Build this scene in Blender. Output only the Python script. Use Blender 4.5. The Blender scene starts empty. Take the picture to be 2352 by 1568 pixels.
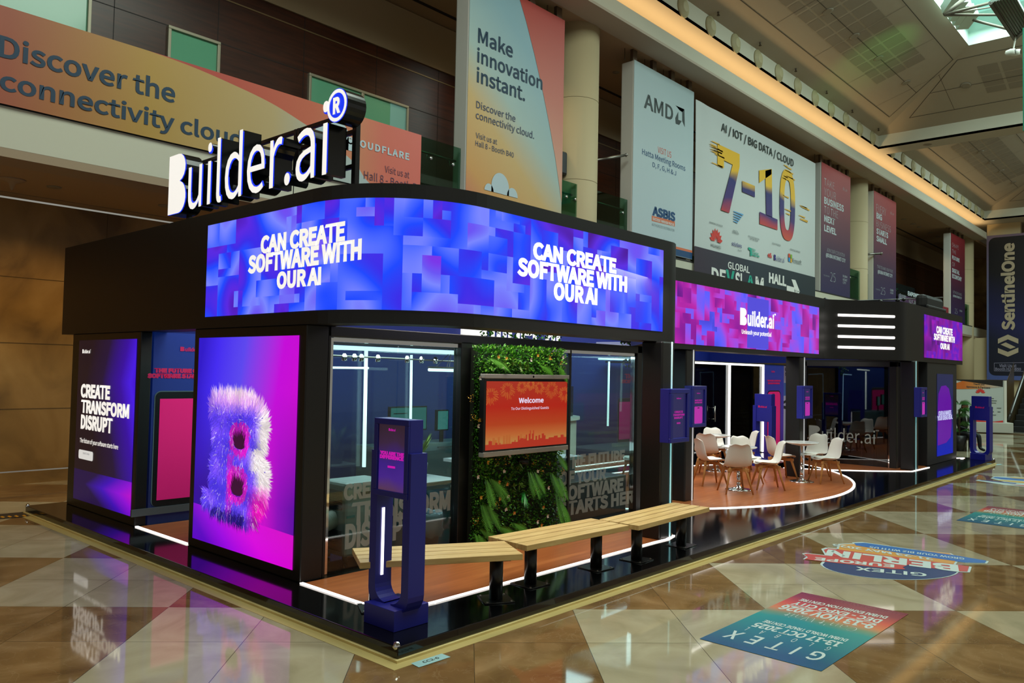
import bpy, math, random, os
from mathutils import Vector, Matrix
random.seed(7)
SC = bpy.context.scene
COL = SC.collection
PI = math.pi

# ------------------------------------------------------------------ camera
F_PX, W_PX, H_PX = 1832.69, 2352, 1568
YAW, PITCH, ROLL = math.radians(42.0117), math.radians(2.1283), math.radians(1.1575)
CAM = Vector((-3.68448, -4.34959, 2.05))
_f = Vector((math.cos(PITCH)*math.cos(YAW), math.cos(PITCH)*math.sin(YAW), math.sin(PITCH)))
_r = Vector((math.sin(YAW), -math.cos(YAW), 0)); _u = _r.cross(_f)
_r2 = math.cos(ROLL)*_r + math.sin(ROLL)*_u
_u2 = -math.sin(ROLL)*_r + math.cos(ROLL)*_u
cam_data = bpy.data.cameras.new('camera')
cam_data.sensor_width = 36.0
cam_data.lens = F_PX/W_PX*36.0
cam_data.clip_end = 300
cam = bpy.data.objects.new('camera', cam_data)
COL.objects.link(cam)
m = Matrix((_r2, _u2, -_f)).transposed().to_4x4()
m.translation = CAM
cam.matrix_world = m
SC.camera = cam

def ray(px, py):
    return _r2*((px-W_PX/2)/F_PX) + _u2*(-(py-H_PX/2)/F_PX) + _f
def AZ(px, py, z):          # the point of the horizontal plane z seen at that place of the photo
    d = ray(px, py); return CAM + d*((z-CAM.z)/d.z)
def AY(px, py, y):
    d = ray(px, py); return CAM + d*((y-CAM.y)/d.y)
def AX(px, py, x):
    d = ray(px, py); return CAM + d*((x-CAM.x)/d.x)

# ------------------------------------------------------------------ world, exposure, large lights
w = bpy.data.worlds.new('world'); SC.world = w; w.use_nodes = True
bg = w.node_tree.nodes['Background']
bg.inputs[0].default_value = (0.80, 0.78, 0.68, 1)
bg.inputs[1].default_value = 0.34
vs = SC.view_settings
vs.view_transform = 'Standard'; vs.look = 'None'; vs.gamma = 1.0; vs.use_curve_mapping = False
vs.exposure = 0.0
SC.cycles.max_bounces = 8
SC.cycles.diffuse_bounces = 3
SC.cycles.glossy_bounces = 3
SC.cycles.transparent_max_bounces = 16
SC.cycles.caustics_reflective = False
SC.cycles.caustics_refractive = False
SC.cycles.sample_clamp_indirect = 3.0
SC.cycles.use_denoising = True

def lamp(name, kind, loc, energy, color, target=None, parent=None, **kw):
    d = bpy.data.lights.new(name, kind); d.energy = energy; d.color = color
    for k, v in kw.items(): setattr(d, k, v)
    o = bpy.data.objects.new(name, d); COL.objects.link(o)
    o.location = loc
    if target is not None:
        o.rotation_euler = (Vector(target)-Vector(loc)).to_track_quat('-Z', 'Y').to_euler()
    if parent is not None: o.parent = parent; o.location = Vector(loc)-parent.location
    return o
# daylight falling through the two roof skylights
for i, (sx, sy) in enumerate(((22.5, -2.6), (42.5, -2.6))):
    lamp('skylight_daylight', 'AREA', (sx, sy, 14.3), 1900, (0.80, 1.0, 0.93), (sx, sy, 0), shape='RECTANGLE', size=9.5, size_y=9.5)
lamp('skylight_daylight', 'AREA', (2.5, -2.6, 14.3), 1700, (0.92, 1.0, 0.88), (2.5, -2.6, 0), shape='RECTANGLE', size=9.5, size_y=9.5)
# warm strip lamps lying in the cove trough
lamp('cove_lamp', 'AREA', (22.0, 7.30, 11.20), 420, (1.0, 0.66, 0.30), (22.0, 7.40, 13), shape='RECTANGLE', size=62, size_y=0.15)

# ------------------------------------------------------------------ colour helpers and materials
def L(h):
    h = h.lstrip('#')
    out = []
    for i in (0, 2, 4):
        c = int(h[i:i+2], 16)/255
        out.append(c/12.92 if c <= 0.04045 else ((c+0.055)/1.055)**2.4)
    return tuple(out)+(1.0,)
MATS = {}
def mat(name, color='#808080', rough=0.5, metal=0.0, emit=0.0, ecol=None, coat=0.0, spec=0.5):
    if name in MATS: return MATS[name]
    m = bpy.data.materials.new(name); m.use_nodes = True
    b = m.node_tree.nodes['Principled BSDF']
    c = L(color) if isinstance(color, str) else color
    b.inputs['Base Color'].default_value = c
    b.inputs['Roughness'].default_value = rough
    b.inputs['Metallic'].default_value = metal
    b.inputs['Specular IOR Level'].default_value = spec
    if coat: b.inputs['Coat Weight'].default_value = coat; b.inputs['Coat Roughness'].default_value = 0.05
    if emit:
        e = L(ecol) if isinstance(ecol, str) else (ecol or c)
        b.inputs['Emission Color'].default_value = e
        b.inputs['Emission Strength'].default_value = emit
    MATS[name] = m
    return m
def nt(name):
    m = bpy.data.materials.new(name); m.use_nodes = True
    t = m.node_tree; b = t.nodes['Principled BSDF']
    MATS[name] = m
    return m, t, b
def N(t, typ, **kw):
    n = t.nodes.new(typ)
    for k, v in kw.items():
        if k.startswith('i_'):
            n.inputs[int(k[2:])].default_value = v
        else: setattr(n, k, v)
    return n
def ramp(t, stops, interp='LINEAR'):
    r = t.nodes.new('ShaderNodeValToRGB'); r.color_ramp.interpolation = interp
    e = r.color_ramp.elements
    while len(e) < len(stops): e.new(0.5)
    for el, (p, c) in zip(e, stops):
        el.position = p; el.color = L(c) if isinstance(c, str) else c
    return r
def screen_mat(name, hexcol, k=1.0):          # something that glows in its own flat colour
    return mat(name, '#050505', rough=0.35, emit=k, ecol=hexcol, spec=0.3)

M_white = mat('white_paint', '#d9d6cc', 0.6)
M_black = mat('black_paint', '#0c0c0d', 0.45)
M_blackgloss = mat('black_gloss', '#08090a', 0.12, spec=0.5)
M_blackframe = mat('black_frame', '#09090a', 0.38)
M_led = mat('led_strip', '#ffffff', 0.4, emit=2.6, ecol='#fff6ee')
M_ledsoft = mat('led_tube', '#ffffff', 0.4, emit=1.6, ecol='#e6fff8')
M_ledcyan = mat('led_strip_cyan', '#ffffff', 0.4, emit=0.55, ecol='#3fd0dc')
M_ledgrey = mat('led_strip_dim', '#ffffff', 0.4, emit=0.45, ecol='#d9dde6')
M_letter = mat('lit_letter_white', '#f4f2ee', 0.4, emit=0.9, ecol='#f0ede8')
M_chrome = mat('chrome', '#d8d8d8', 0.06, metal=1.0)
M_steel = mat('brushed_steel', '#8a8780', 0.3, metal=1.0)
M_bluepaint = mat('kiosk_blue_paint', '#1b1f84', 0.38)
M_bluewall = mat('blue_wall_glow_paint', '#0b1f74', 0.55, emit=0.35, ecol='#02104a')  # blue paint with a faint glow standing in for light on it
M_magenta = mat('magenta_print', '#c00058', 0.45, emit=0.30, ecol='#c4005a')
M_hall = mat('hall_white_paint', '#c9c6b4', 0.75)
M_ceil = mat('hall_ceiling_paint', '#bdb5a6', 0.8)
M_soffit = mat('soffit_brown_paint', '#a58a6c', 0.8)
M_cream = mat('cream_paint', '#c8b690', 0.7)
M_post = mat('bronze_post', '#7a6a5a', 0.3, metal=0.8)

# ------------------------------------------------------------------ object helpers
def tag(o, label=None, cat=None, group=None, kind=None):
    if label: o['label'] = label
    if cat: o['category'] = cat
    if group: o['group'] = group
    if kind: o['kind'] = kind
    return o
def empty(name, loc, label, cat, group=None, rz=0):
    o = bpy.data.objects.new(name, None); o.empty_display_size = 0.1
    o.location = loc; o.rotation_euler.z = rz
    COL.objects.link(o)
    return tag(o, label, cat, group)
def copy_tree(o, parent=None):
    c = o.copy(); COL.objects.link(c)
    if parent is not None: c.parent = parent
    for ch in list(o.children): copy_tree(ch, c)
    return c
class MB:
    """Collects shapes and links them as one mesh object."""
    def __init__(s): s.v = []; s.f = []; s.uv = {}
    def add(s, vs, fs):
        o = len(s.v); s.v += [Vector(p) for p in vs]; s.f += [tuple(i+o for i in f) for f in fs]
    def box(s, a, b):
        x0, y0, z0 = a; x1, y1, z1 = b
        if x0 > x1: x0, x1 = x1, x0
        if y0 > y1: y0, y1 = y1, y0
        if z0 > z1: z0, z1 = z1, z0
        s.add([(x0,y0,z0),(x1,y0,z0),(x1,y1,z0),(x0,y1,z0),(x0,y0,z1),(x1,y0,z1),(x1,y1,z1),(x0,y1,z1)],
              [(0,3,2,1),(4,5,6,7),(0,1,5,4),(1,2,6,5),(2,3,7,6),(3,0,4,7)])
        return s
    def obox(s, c, u, v, w):
        c, u, v, w = Vector(c), Vector(u)/2, Vector(v)/2, Vector(w)/2
        s.add([c-u-v-w, c+u-v-w, c+u+v-w, c-u+v-w, c-u-v+w, c+u-v+w, c+u+v+w, c-u+v+w],
              [(0,3,2,1),(4,5,6,7),(0,1,5,4),(1,2,6,5),(2,3,7,6),(3,0,4,7)])
        return s
    def quad(s, a, b, c, d): s.add([a, b, c, d], [(0,1,2,3)]); return s
    def poly(s, pts): s.add(pts, [tuple(range(len(pts)))]); return s
    def prism(s, pts, ext):        # polygon extruded along a vector
        n = len(pts); e = Vector(ext)
        vs = [Vector(p) for p in pts]+[Vector(p)+e for p in pts]
        s.add(vs, [tuple(range(n))[::-1], tuple(range(n, 2*n))]+[(i, (i+1) % n, (i+1) % n+n, i+n) for i in range(n)])
        return s
    def tube(s, path, r, n=8, cap=True):
        path = [Vector(p) for p in path]; rs = r if isinstance(r, (list, tuple)) else [r]*len(path)
        vs = []; fs = []
        for i, p in enumerate(path):
            d = (path[min(i+1, len(path)-1)]-path[max(i-1, 0)]).normalized()
            a = d.cross(Vector((0,0,1)))
            if a.length < 1e-3: a = d.cross(Vector((1,0,0)))
            a.normalize(); b = d.cross(a)
            for k in range(n):
                t = 2*PI*k/n; vs.append(p+(a*math.cos(t)+b*math.sin(t))*rs[i])
        for i in range(len(path)-1):
            for k in range(n):
                fs.append((i*n+k, i*n+(k+1) % n, (i+1)*n+(k+1) % n, (i+1)*n+k))
        if cap: fs.append(tuple(range(n))[::-1]); fs.append(tuple((len(path)-1)*n+k for k in range(n)))
        s.add(vs, fs); return s
    def lathe(s, prof, c=(0,0,0), n=24, axis='Z', cap=True):
        c = Vector(c); vs = []; fs = []
        for r, z in prof:
            for k in range(n):
                t = 2*PI*k/n
                p = Vector((r*math.cos(t), r*math.sin(t), z))
                if axis == 'Y': p = Vector((p.x, p.z, p.y))
                if axis == 'X': p = Vector((p.z, p.x, p.y))
                vs.append(c+p)
        for i in range(len(prof)-1):
            for k in range(n):
                fs.append((i*n+k, i*n+(k+1) % n, (i+1)*n+(k+1) % n, (i+1)*n+k))
        if cap and prof[0][0] > 1e-5: fs.append(tuple(range(n))[::-1])
        if cap and prof[-1][0] > 1e-5: fs.append(tuple((len(prof)-1)*n+k for k in range(n)))
        s.add(vs, fs); return s
    def build(s, name, material, parent=None, smooth=False, bevel=0, label=None, uvs=None):
        root = parent
        while root is not None and root.parent is not None: root = root.parent
        off = root.location if root is not None else Vector((0,0,0))
        me = bpy.data.meshes.new(name)
        me.from_pydata([p-off for p in s.v], [], s.f)
        if isinstance(material, (list, tuple)):
            for q in material: me.materials.append(q)
        else: me.materials.append(material)
        if uvs:
            ul = me.uv_layers.new(name='UVMap')
            for lp in me.loops: ul.data[lp.index].uv = uvs(s.v[lp.vertex_index])
        if smooth:
            for p in me.polygons: p.use_smooth = True
        me.update()
        o = bpy.data.objects.new(name, me); COL.objects.link(o)
        if parent is not None: o.parent = parent
        if bevel:
            b = o.modifiers.new('bevel', 'BEVEL'); b.width = bevel; b.segments = 2; b.limit_method = 'ANGLE'
        if label: o['label'] = label
        return o
def struct(name, mb, material, **kw):
    o = mb.build(name, material, **kw); o['kind'] = 'structure'; return o

# ------------------------------------------------------------------ lettering
FONT = None
try:
    fp = os.path.join(bpy.utils.system_resource('DATAFILES'), 'fonts', 'Noto Sans CJK Regular.woff2')
    if os.path.exists(fp): FONT = bpy.data.fonts.load(fp)
except Exception:
    FONT = None
_tc = {}
def glyphs(text, bold=0.0, depth=0.0, spacing=1.0, plain=False):
    key = (text, bold, depth, spacing, plain)
    if key in _tc: return _tc[key]
    cu = bpy.data.curves.new('lettering', 'FONT'); cu.body = text
    if FONT and not plain: cu.font = FONT
    cu.size = 1.0; cu.extrude = depth; cu.space_character = spacing
    cu.resolution_u = 4
    ob = bpy.data.objects.new('lettering', cu)
    me = ob.to_mesh()
    vs = [v.co.copy() for v in me.vertices]; fs = [tuple(p.vertices) for p in me.polygons]
    ob.to_mesh_clear(); bpy.data.objects.remove(ob); bpy.data.curves.remove(cu)
    if bold and not depth:                                # heavier strokes: push every outline outwards
        k = 0.75*bold; nrm = {}; cnt = {}
        for f in fs:
            ar = sum(vs[f[i-1]].x*vs[f[i]].y-vs[f[i]].x*vs[f[i-1]].y for i in range(len(f)))
            g = f if ar > 0 else f[::-1]
            for i in range(len(g)): cnt[(g[i-1], g[i])] = 1
        for (i, j) in cnt:
            if (j, i) in cnt: continue
            d = vs[j]-vs[i]
            if d.length < 1e-7: continue
            d.normalize(); q = Vector((d.y, -d.x, 0))
            nrm.setdefault(i, []).append(q); nrm.setdefault(j, []).append(q)
        for i, qs in nrm.items():
            q = sum(qs, Vector((0, 0, 0)))
            if q.length < 1e-4: continue
            q.normalize(); c = max(0.5, sum(q.dot(p) for p in qs)/len(qs)); vs[i] = vs[i]+q*(k/c)
    _tc[key] = (vs, fs)
    return _tc[key]
def capheight(bold, plain=False):
    vs, _ = glyphs('H', bold, plain=plain); return max(v.y for v in vs), min(v.y for v in vs)
def text3(mb, text, p0, p1, ptop, bold=0.0, lift=0.0, depth=0.0, spacing=1.0, plain=False):
    """A line of lettering whose baseline runs p0-p1 and whose capitals reach ptop (above p0)."""
    p0, p1, ptop = Vector(p0), Vector(p1), Vector(ptop)
    vs, fs = glyphs(text, bold, 1.0 if depth else 0.0, spacing, plain)
    if not vs: return mb
    x0 = min(v.x for v in vs); x1 = max(v.x for v in vs)
    top, bot = capheight(bold, plain)
    ux = (p1-p0)/(x1-x0); uy = (ptop-p0)/(top-bot)
    n = ux.cross(uy).normalized()
    mb.add([p0+ux*(v.x-x0)+uy*(v.y-bot)+n*(lift+(v.z*depth/2 if depth else 0)) for v in vs], fs)
    return mb
def textY(mb, text, Y, l, base, r, top, bold=0.0, **kw):    # on a wall of constant y, from photo measures
    p0 = AY(l, base[0] if isinstance(base, tuple) else base, Y)
    b1 = base[1] if isinstance(base, tuple) else base
    p1 = AY(r, b1, Y); p1.z = p0.z
    pt = AY(l, top, Y); pt.x = p0.x
    return text3(mb, text, p0, p1, pt, bold, **kw)
def textX(mb, text, X, l, base, r, top, bold=0.0, **kw):
    p0 = AX(l, base, X); p1 = AX(r, base, X); p1.z = p0.z
    pt = AX(l, top, X); pt.y = p0.y
    return text3(mb, text, p0, p1, pt, bold, **kw)
def B_shape(mb, p0, w, h, lift=0.0, depth=0.0):             # the solid two-lobed initial
    p0, w, h = Vector(p0), Vector(w), Vector(h)
    pts = [(0, 0), (0, 1), (0.55, 1)]
    for k in range(1, 9):
        t = PI/2-PI*k/8*0.93; pts.append((0.55+0.40*math.cos(t), 0.765+0.235*math.sin(t)))
    for k in range(0, 11):
        t = PI*0.42-PI*0.92*k/10; pts.append((0.60+0.40*math.cos(t), 0.265+0.265*math.sin(t)))
    n = w.cross(h).normalized()
    P = [p0+w*a+h*b+n*(lift-depth/2) for a, b in pts]
    if depth: mb.prism(P, n*depth)
    else: mb.poly(P)
    return mb
def builder_logo(mb, p0, p1, ptop, bold=0.0, lift=0.0, depth=0.0, reg=True):
    """The wordmark on a baseline p0-p1 with the initial reaching ptop."""
    p0, p1, ptop = Vector(p0), Vector(p1), Vector(ptop)
    U = p1-p0; H = ptop-p0
    B_shape(mb, p0, U*0.175, H, lift, depth)
    text3(mb, 'uilder.ai', p0+U*0.195, p0+U*0.945, p0+U*0.195+H*0.86, bold, lift=lift, depth=depth)
    if reg: text3(mb, '®', p0+U*0.95+H*0.78, p0+U*1.0+H*0.78, p0+U*0.95+H*0.95, bold, lift=lift, depth=depth)
    return mb
# ================================================================== the hall
YB, YW, ZS, ZC = 7.675, 10.73, 4.75, 10.94      # balcony edge, rear wall, balcony underside, upper soffit
def floor_mat():
    m, t, b = nt('marble_floor')
    tc = N(t, 'ShaderNodeTexCoord'); sep = N(t, 'ShaderNodeSeparateXYZ')
    t.links.new(tc.outputs['Object'], sep.inputs[0])
    def M(op, a, bb=None, c=None):
        n = N(t, 'ShaderNodeMath', operation=op)
        for i, x in enumerate((a, bb, c)):
            if x is None: continue
            if isinstance(x, (int, float)): n.inputs[i].default_value = x
            else: t.links.new(x, n.inputs[i])
        return n.outputs[0]
    s = 1/math.sqrt(2)
    u = M('MULTIPLY', M('ADD', sep.outputs[0], sep.outputs[1]), s)
    v = M('MULTIPLY', M('SUBTRACT', sep.outputs[0], sep.outputs[1]), s)
    u = M('DIVIDE', M('SUBTRACT', u, 1.28), 1.715); v = M('DIVIDE', M('SUBTRACT', v, 3.12), 1.715)
    iu, iv = M('FLOOR', u), M('FLOOR', v)
    par = M('FLOORED_MODULO', M('ADD', iu, iv), 2.0)
    # four slabs to every square, each with its own veining
    u2, v2 = M('MULTIPLY', u, 2.0), M('MULTIPLY', v, 2.0)
    cell = N(t, 'ShaderNodeCombineXYZ'); t.links.new(M('FLOOR', u2), cell.inputs[0]); t.links.new(M('FLOOR', v2), cell.inputs[1])
    wn = N(t, 'ShaderNodeTexWhiteNoise', noise_dimensions='3D'); t.links.new(cell.outputs[0], wn.inputs[0])
    sh = N(t, 'ShaderNodeVectorMath', operation='SCALE'); sh.inputs['Scale'].default_value = 20.0
    t.links.new(wn.outputs['Color'], sh.inputs[0])
    ad = N(t, 'ShaderNodeVectorMath', operation='ADD'); t.links.new(tc.outputs['Object'], ad.inputs[0]); t.links.new(sh.outputs[0], ad.inputs[1])
    n1 = N(t, 'ShaderNodeTexNoise'); n1.inputs['Scale'].default_value = 1.6; n1.inputs['Detail'].default_value = 8; n1.inputs['Distortion'].default_value = 1.2
    t.links.new(ad.outputs[0], n1.inputs['Vector'])
    rl = ramp(t, [(0.25, '#8f8468'), (0.5, '#a5997d'), (0.75, '#b5ab8f')]); t.links.new(n1.outputs[0], rl.inputs[0])
    rd = ramp(t, [(0.28, '#64492c'), (0.5, '#7a5d3a'), (0.74, '#927450')]); t.links.new(n1.outputs[0], rd.inputs[0])
    mx = N(t, 'ShaderNodeMix', data_type='RGBA'); t.links.new(par, mx.inputs[0]); t.links.new(rl.outputs[0], mx.inputs[6]); t.links.new(rd.outputs[0], mx.inputs[7])
    # thin pale veins
    n2 = N(t, 'ShaderNodeTexNoise'); n2.inputs['Scale'].default_value = 2.2; n2.inputs['Detail'].default_value = 5; n2.inputs['Distortion'].default_value = 2.0
    t.links.new(ad.outputs[0], n2.inputs['Vector'])
    ve = M('SUBTRACT', 1.0, M('MULTIPLY', M('ABSOLUTE', M('SUBTRACT', n2.outputs[0], 0.5)), 90.0))
    ve = M('MULTIPLY', M('MAXIMUM', ve, 0.0), 0.10)
    mv = N(t, 'ShaderNodeMix', data_type='RGBA'); t.links.new(ve, mv.inputs[0]); t.links.new(mx.outputs[2], mv.inputs[6])
    mv.inputs[7].default_value = L('#b8a88a')
    # joints
    fu = M('ABSOLUTE', M('SUBTRACT', M('FRACT', M('ADD', u2, 0.5)), 0.5)); fv = M('ABSOLUTE', M('SUBTRACT', M('FRACT', M('ADD', v2, 0.5)), 0.5))
    g = M('LESS_THAN', M('MINIMUM', fu, fv), 0.0035)
    mg = N(t, 'ShaderNodeMix', data_type='RGBA'); t.links.new(M('MULTIPLY', g, 0.75), mg.inputs[0]); t.links.new(mv.outputs[2], mg.inputs[6])
    mg.inputs[7].default_value = L('#3a2f22')
    t.links.new(mg.outputs[2], b.inputs['Base Color'])
    b.inputs['Roughness'].default_value = 0.05
    b.inputs['Specular IOR Level'].default_value = 0.5
    return m
def noise_mat(name, stops, scale, rough=0.6, detail=6, dist=0.5, stretch=(1,1,1), spec=0.5, emit=0):
    m, t, b = nt(name)
    tc = N(t, 'ShaderNodeTexCoord'); mp = N(t, 'ShaderNodeMapping'); mp.inputs['Scale'].default_value = stretch
    n = N(t, 'ShaderNodeTexNoise'); n.inputs['Scale'].default_value = scale; n.inputs['Detail'].default_value = detail; n.inputs['Distortion'].default_value = dist
    r = ramp(t, stops)
    t.links.new(tc.outputs['Object'], mp.inputs[0]); t.links.new(mp.outputs[0], n.inputs['Vector']); t.links.new(n.outputs[0], r.inputs[0])
    t.links.new(r.outputs[0], b.inputs['Base Color']); b.inputs['Roughness'].default_value = rough; b.inputs['Specular IOR Level'].default_value = spec
    return m
M_floor = floor_mat()
M_stone = noise_mat('stone_cladding', [(0.3, '#6e5228'), (0.5, '#98753f'), (0.72, '#b08d55')], 0.9, 0.45, 8, 0.8)
M_darkwood = noise_mat('dark_wood_panel', [(0.3, '#30150a'), (0.7, '#4a2312')], 1.2, 0.32, 5, 0.3, (1, 1, 12))
M_glassgreen = mat('green_window_glass', '#6fb894', 0.12, spec=0.6)
M_windowframe = mat('window_frame_metal', '#a9a48e', 0.4, metal=0.3)

struct('floor', MB().quad((-14, -22, 0), (62, -22, 0), (62, 14, 0), (-14, 14, 0)), M_floor)
b = MB(); b.box((-14, YW, 0.22), (62, YW+0.3, ZS)); struct('wall_back', b, M_stone)
b = MB()
b.box((-14, YW-0.03, 0.0), (62, YW, 0.20)); struct('baseboard_back', b, M_stone)
b = MB()                                                     # cladding joints
for zz in (1.25, 2.35, 3.45): b.box((-14, YW-0.006, zz), (62, YW, zz+0.008))
for xx in range(-12, 60, 2): b.box((xx+0.05, YW-0.004, 0.22), (xx+0.058, YW, ZS))
struct('trim_1', b, mat('stone_joint', '#5a4424', 0.8))
# balcony: slab front, soffit, air slot
b = MB(); b.box((-14, YB, ZS+0.12), (62, YB+0.3, 5.42)); struct('wall_balcony_front', b, M_hall)
b = MB(); b.box((-14, YB+0.002, ZS), (62, YB+0.55, ZS+0.12)); struct('trim_balcony_edge', b, mat('edge_brown_paint', '#a08a72', 0.8))
b = MB(); b.box((-14, YB+0.55, ZS+0.03), (62, YW-0.42, 5.4)); struct('ceiling_under_balcony', b, M_soffit)
b = MB(); b.box((-14, YW-0.36, ZS+0.03), (62, YW, 5.4)); struct('trim_2', b, M_soffit)
b = MB(); b.box((-14, YW-0.42, ZS+0.10), (62, YW-0.36, 5.4)); struct('trim_3', b, mat('slot_dark', '#140d07', 0.9))
b = MB(); b.box((-14, YB-0.012, 5.42), (62, YB+0.3, 5.46)); struct('trim_4', b, mat('channel_dark', '#1c1c1a', 0.5))
b = MB(); b.box((-14, YB+0.3, 5.40), (62, YW, 5.44)); struct('floor_balcony', b, mat('balcony_floor', '#6a5a44', 0.5))
# upper wall: dark wood, reveal, bulkhead, ceiling
b = MB(); b.box((-14, YW, 5.44), (62, YW+0.3, 9.74)); struct('wall_upper', b, M_darkwood)
b = MB()
for xx in range(-12, 62): 
    if xx % 2 == 0: b.box((xx+0.02, YW-0.003, 5.44), (xx+0.035, YW, 9.74))
for zz in (8.53, 6.5): b.box((-14, YW-0.003, zz), (62, YW, zz+0.018))
struct('trim_5', b, mat('wood_joint', '#140603', 0.6))
b = MB(); b.box((-14, YW-0.012, 9.445), (62, YW, 9.475)); struct('trim_6', b, mat('brass_reveal', '#8a7454', 0.35, metal=0.6))
b = MB(); b.box((-14, YW-0.05, 9.74), (62, YW+0.3, 10.9)); struct('wall_bulkhead', b, mat('bulkhead_paint', '#9a876a', 0.8))
b = MB(); b.box((-14, YB-0.02, 10.94), (62, YW+0.3, 11.1)); struct('ceiling_upper_soffit', b, M_soffit)
b = MB(); b.box((-14, YW-0.62, 10.925), (62, YW-0.52, 10.94)); struct('trim_7', b, mat('slot_dark2', '#20160e', 0.9))
b = MB(); b.box((-14, 6.96, 10.93), (53.3, YB-0.02, 11.0)); struct('ceiling_edge', b, mat('edge_soffit_paint', '#b5a897', 0.8))
b = MB(); b.box((-14, 6.96, 11.0), (53.3, 7.06, 11.36)); struct('trim_cove_lip', b, M_hall)
b = MB(); b.box((-14, 8.0, 11.0), (62, 8.15, 11.9)); struct('wall_cove_back', b, M_ceil)
b = MB()
# flat ceiling between the coffers (two coffers and part of a third)
YF = 6.80; YN = -12.0
CX = [(-6.9, 12.0), (13.0, 31.98), (33.02, 51.9)]
b.box((-14, YF, 11.9), (62, 8.15, 12.0))
xs = [-14]+[q for c in CX for q in c]+[62]
for i in range(0, len(xs), 2): b.box((xs[i], YN, 11.9), (xs[i+1], YF, 12.0))
b.box((-14, -22, 11.9), (62, YN, 12.0))
struct('ceiling', b, M_ceil)
def coffer_mat():
    m, t, bs = nt('coffer_panel')
    bs.inputs['Base Color'].default_value = L('#a89c8a'); bs.inputs['Roughness'].default_value = 0.85
    return m
M_coffer = coffer_mat(); M_perf = mat('perforated_panel', '#8f8474', 0.9); M_joint = mat('panel_joint', '#4a4238', 0.9)
ZR = 12.475; KK = 4.4; ZT = 13.86
def lerp(a, b_, t): return Vector(a)*(1-t)+Vector(b_)*t
for ci, (xa, xb) in enumerate(CX):
    b = MB()
    b.quad((xa, YF, 11.9), (xb, YF, 11.9), (xb, YF, ZR), (xa, YF, ZR)); b.quad((xa, YN, 11.9), (xa, YN, ZR), (xb, YN, ZR), (xb, YN, 11.9))
    b.quad((xa, YN, 11.9), (xa, YF, 11.9), (xa, YF, ZR), (xa, YN, ZR)); b.quad((xb, YN, 11.9), (xb, YN, ZR), (xb, YF, ZR), (xb, YF, 11.9))
    struct('wall_coffer_rim', b, M_hall)
    o4 = [(xa, YF, ZR), (xb, YF, ZR), (xb, YN, ZR), (xa, YN, ZR)]
    i4 = [(xa+KK, YF-KK, ZT), (xb-KK, YF-KK, ZT), (xb-KK, YN+KK, ZT), (xa+KK, YN+KK, ZT)]
    b = MB()
    for k in range(4): b.quad(o4[k], o4[(k+1) % 4], i4[(k+1) % 4], i4[k])
    struct('ceiling_coffer', b, M_coffer)
    b = MB()
    for k in range(4): b.quad(i4[k], i4[(k+1) % 4], Vector(i4[(k+1) % 4])+Vector((0,0,1.1)), Vector(i4[k])+Vector((0,0,1.1)))
    struct('wall_skylight_well', b, mat('skylight_reveal', '#dff3ea', 0.7))
    b = MB()                                                # skylight glazing, lit by the sky behind it
    b.quad(*[Vector(p)+Vector((0,0,1.1)) for p in i4]); q = struct('window_skylight', b, mat('skylight_glass', '#9fd8cf', 0.2, emit=0.62, ecol='#9fe0d4'))
    # joints and perforated panels on the near slope and the right slope
    jm = MB(); pm = MB()
    def slope(k, s_, t_, dz=-0.012):
        a, c = lerp(o4[k], o4[(k+1) % 4], s_), lerp(i4[k], i4[(k+1) % 4], s_)
        # keep lines square to the rim
        base = lerp(o4[k], o4[(k+1) % 4], s_)
        inn = {0: Vector((0, -1, 0)), 1: Vector((-1, 0, 0))}[k]
        return base+inn*(KK*t_)+Vector((0, 0, (ZT-ZR)*t_+dz))
    for k in (0, 1):
        ln = (Vector(o4[(k+1) % 4])-Vector(o4[k])).length
        def strip(s0, t0, s1, t1, wd):
            A, B_ = slope(k, s0/ln, t0), slope(k, s1/ln, t1)
            n = (slope(k, 0, 1)-slope(k, 0, 0)).normalized() if abs(t1-t0) < 1e-6 else (Vector(o4[(k+1) % 4])-Vector(o4[k])).normalized()
            jm.quad(A-n*wd, A+n*wd, B_+n*wd, B_-n*wd)
        d0 = 0.20*KK
        strip(d0+0.6, 0.20, ln-d0-0.6, 0.20, 0.012); strip(3.9, 0.86, ln-3.9, 0.86, 0.012)
        strip(d0+0.6, 0.20, 3.9, 0.86, 0.014); strip(ln-d0-0.6, 0.20, ln-3.9, 0.86, 0.014)
        strip(2.6, 0.5, ln-2.6, 0.5, 0.010)
        for q in range(1, 6):
            xx = ln*q/6; strip(xx, 0.20, xx, 0.86, 0.006)
        s0, s1 = (4.4, ln-4.6)
        nn = int((s1-s0)/0.74)
        for c in range(nn):
            for r0, r1 in ((0.345, 0.42), (0.435, 0.575), (0.59, 0.72)):
                x0 = s0+c*0.74; x1 = x0+0.64
                A, B_, C, D = slope(k, x0/ln, r0, -0.006), slope(k, x1/ln, r0, -0.006), slope(k, x1/ln, r1, -0.006), slope(k, x0/ln, r1, -0.006)
                pm.quad(A, B_, C, D)
    struct('trim_panel_joint', jm, M_joint); struct('trim_perforated_panel', pm, M_perf)
b = MB(); b.box((62, -22, 0), (62.3, 14, 12)); struct('wall_right', b, M_stone)
b = MB(); b.box((53.6, 5.2, 0), (54.0, YW, 4.75)); b.box((53.6, 5.2, 4.75), (54.0, 7.0, 12)); struct('wall_right_return', b, M_cream)

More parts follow.
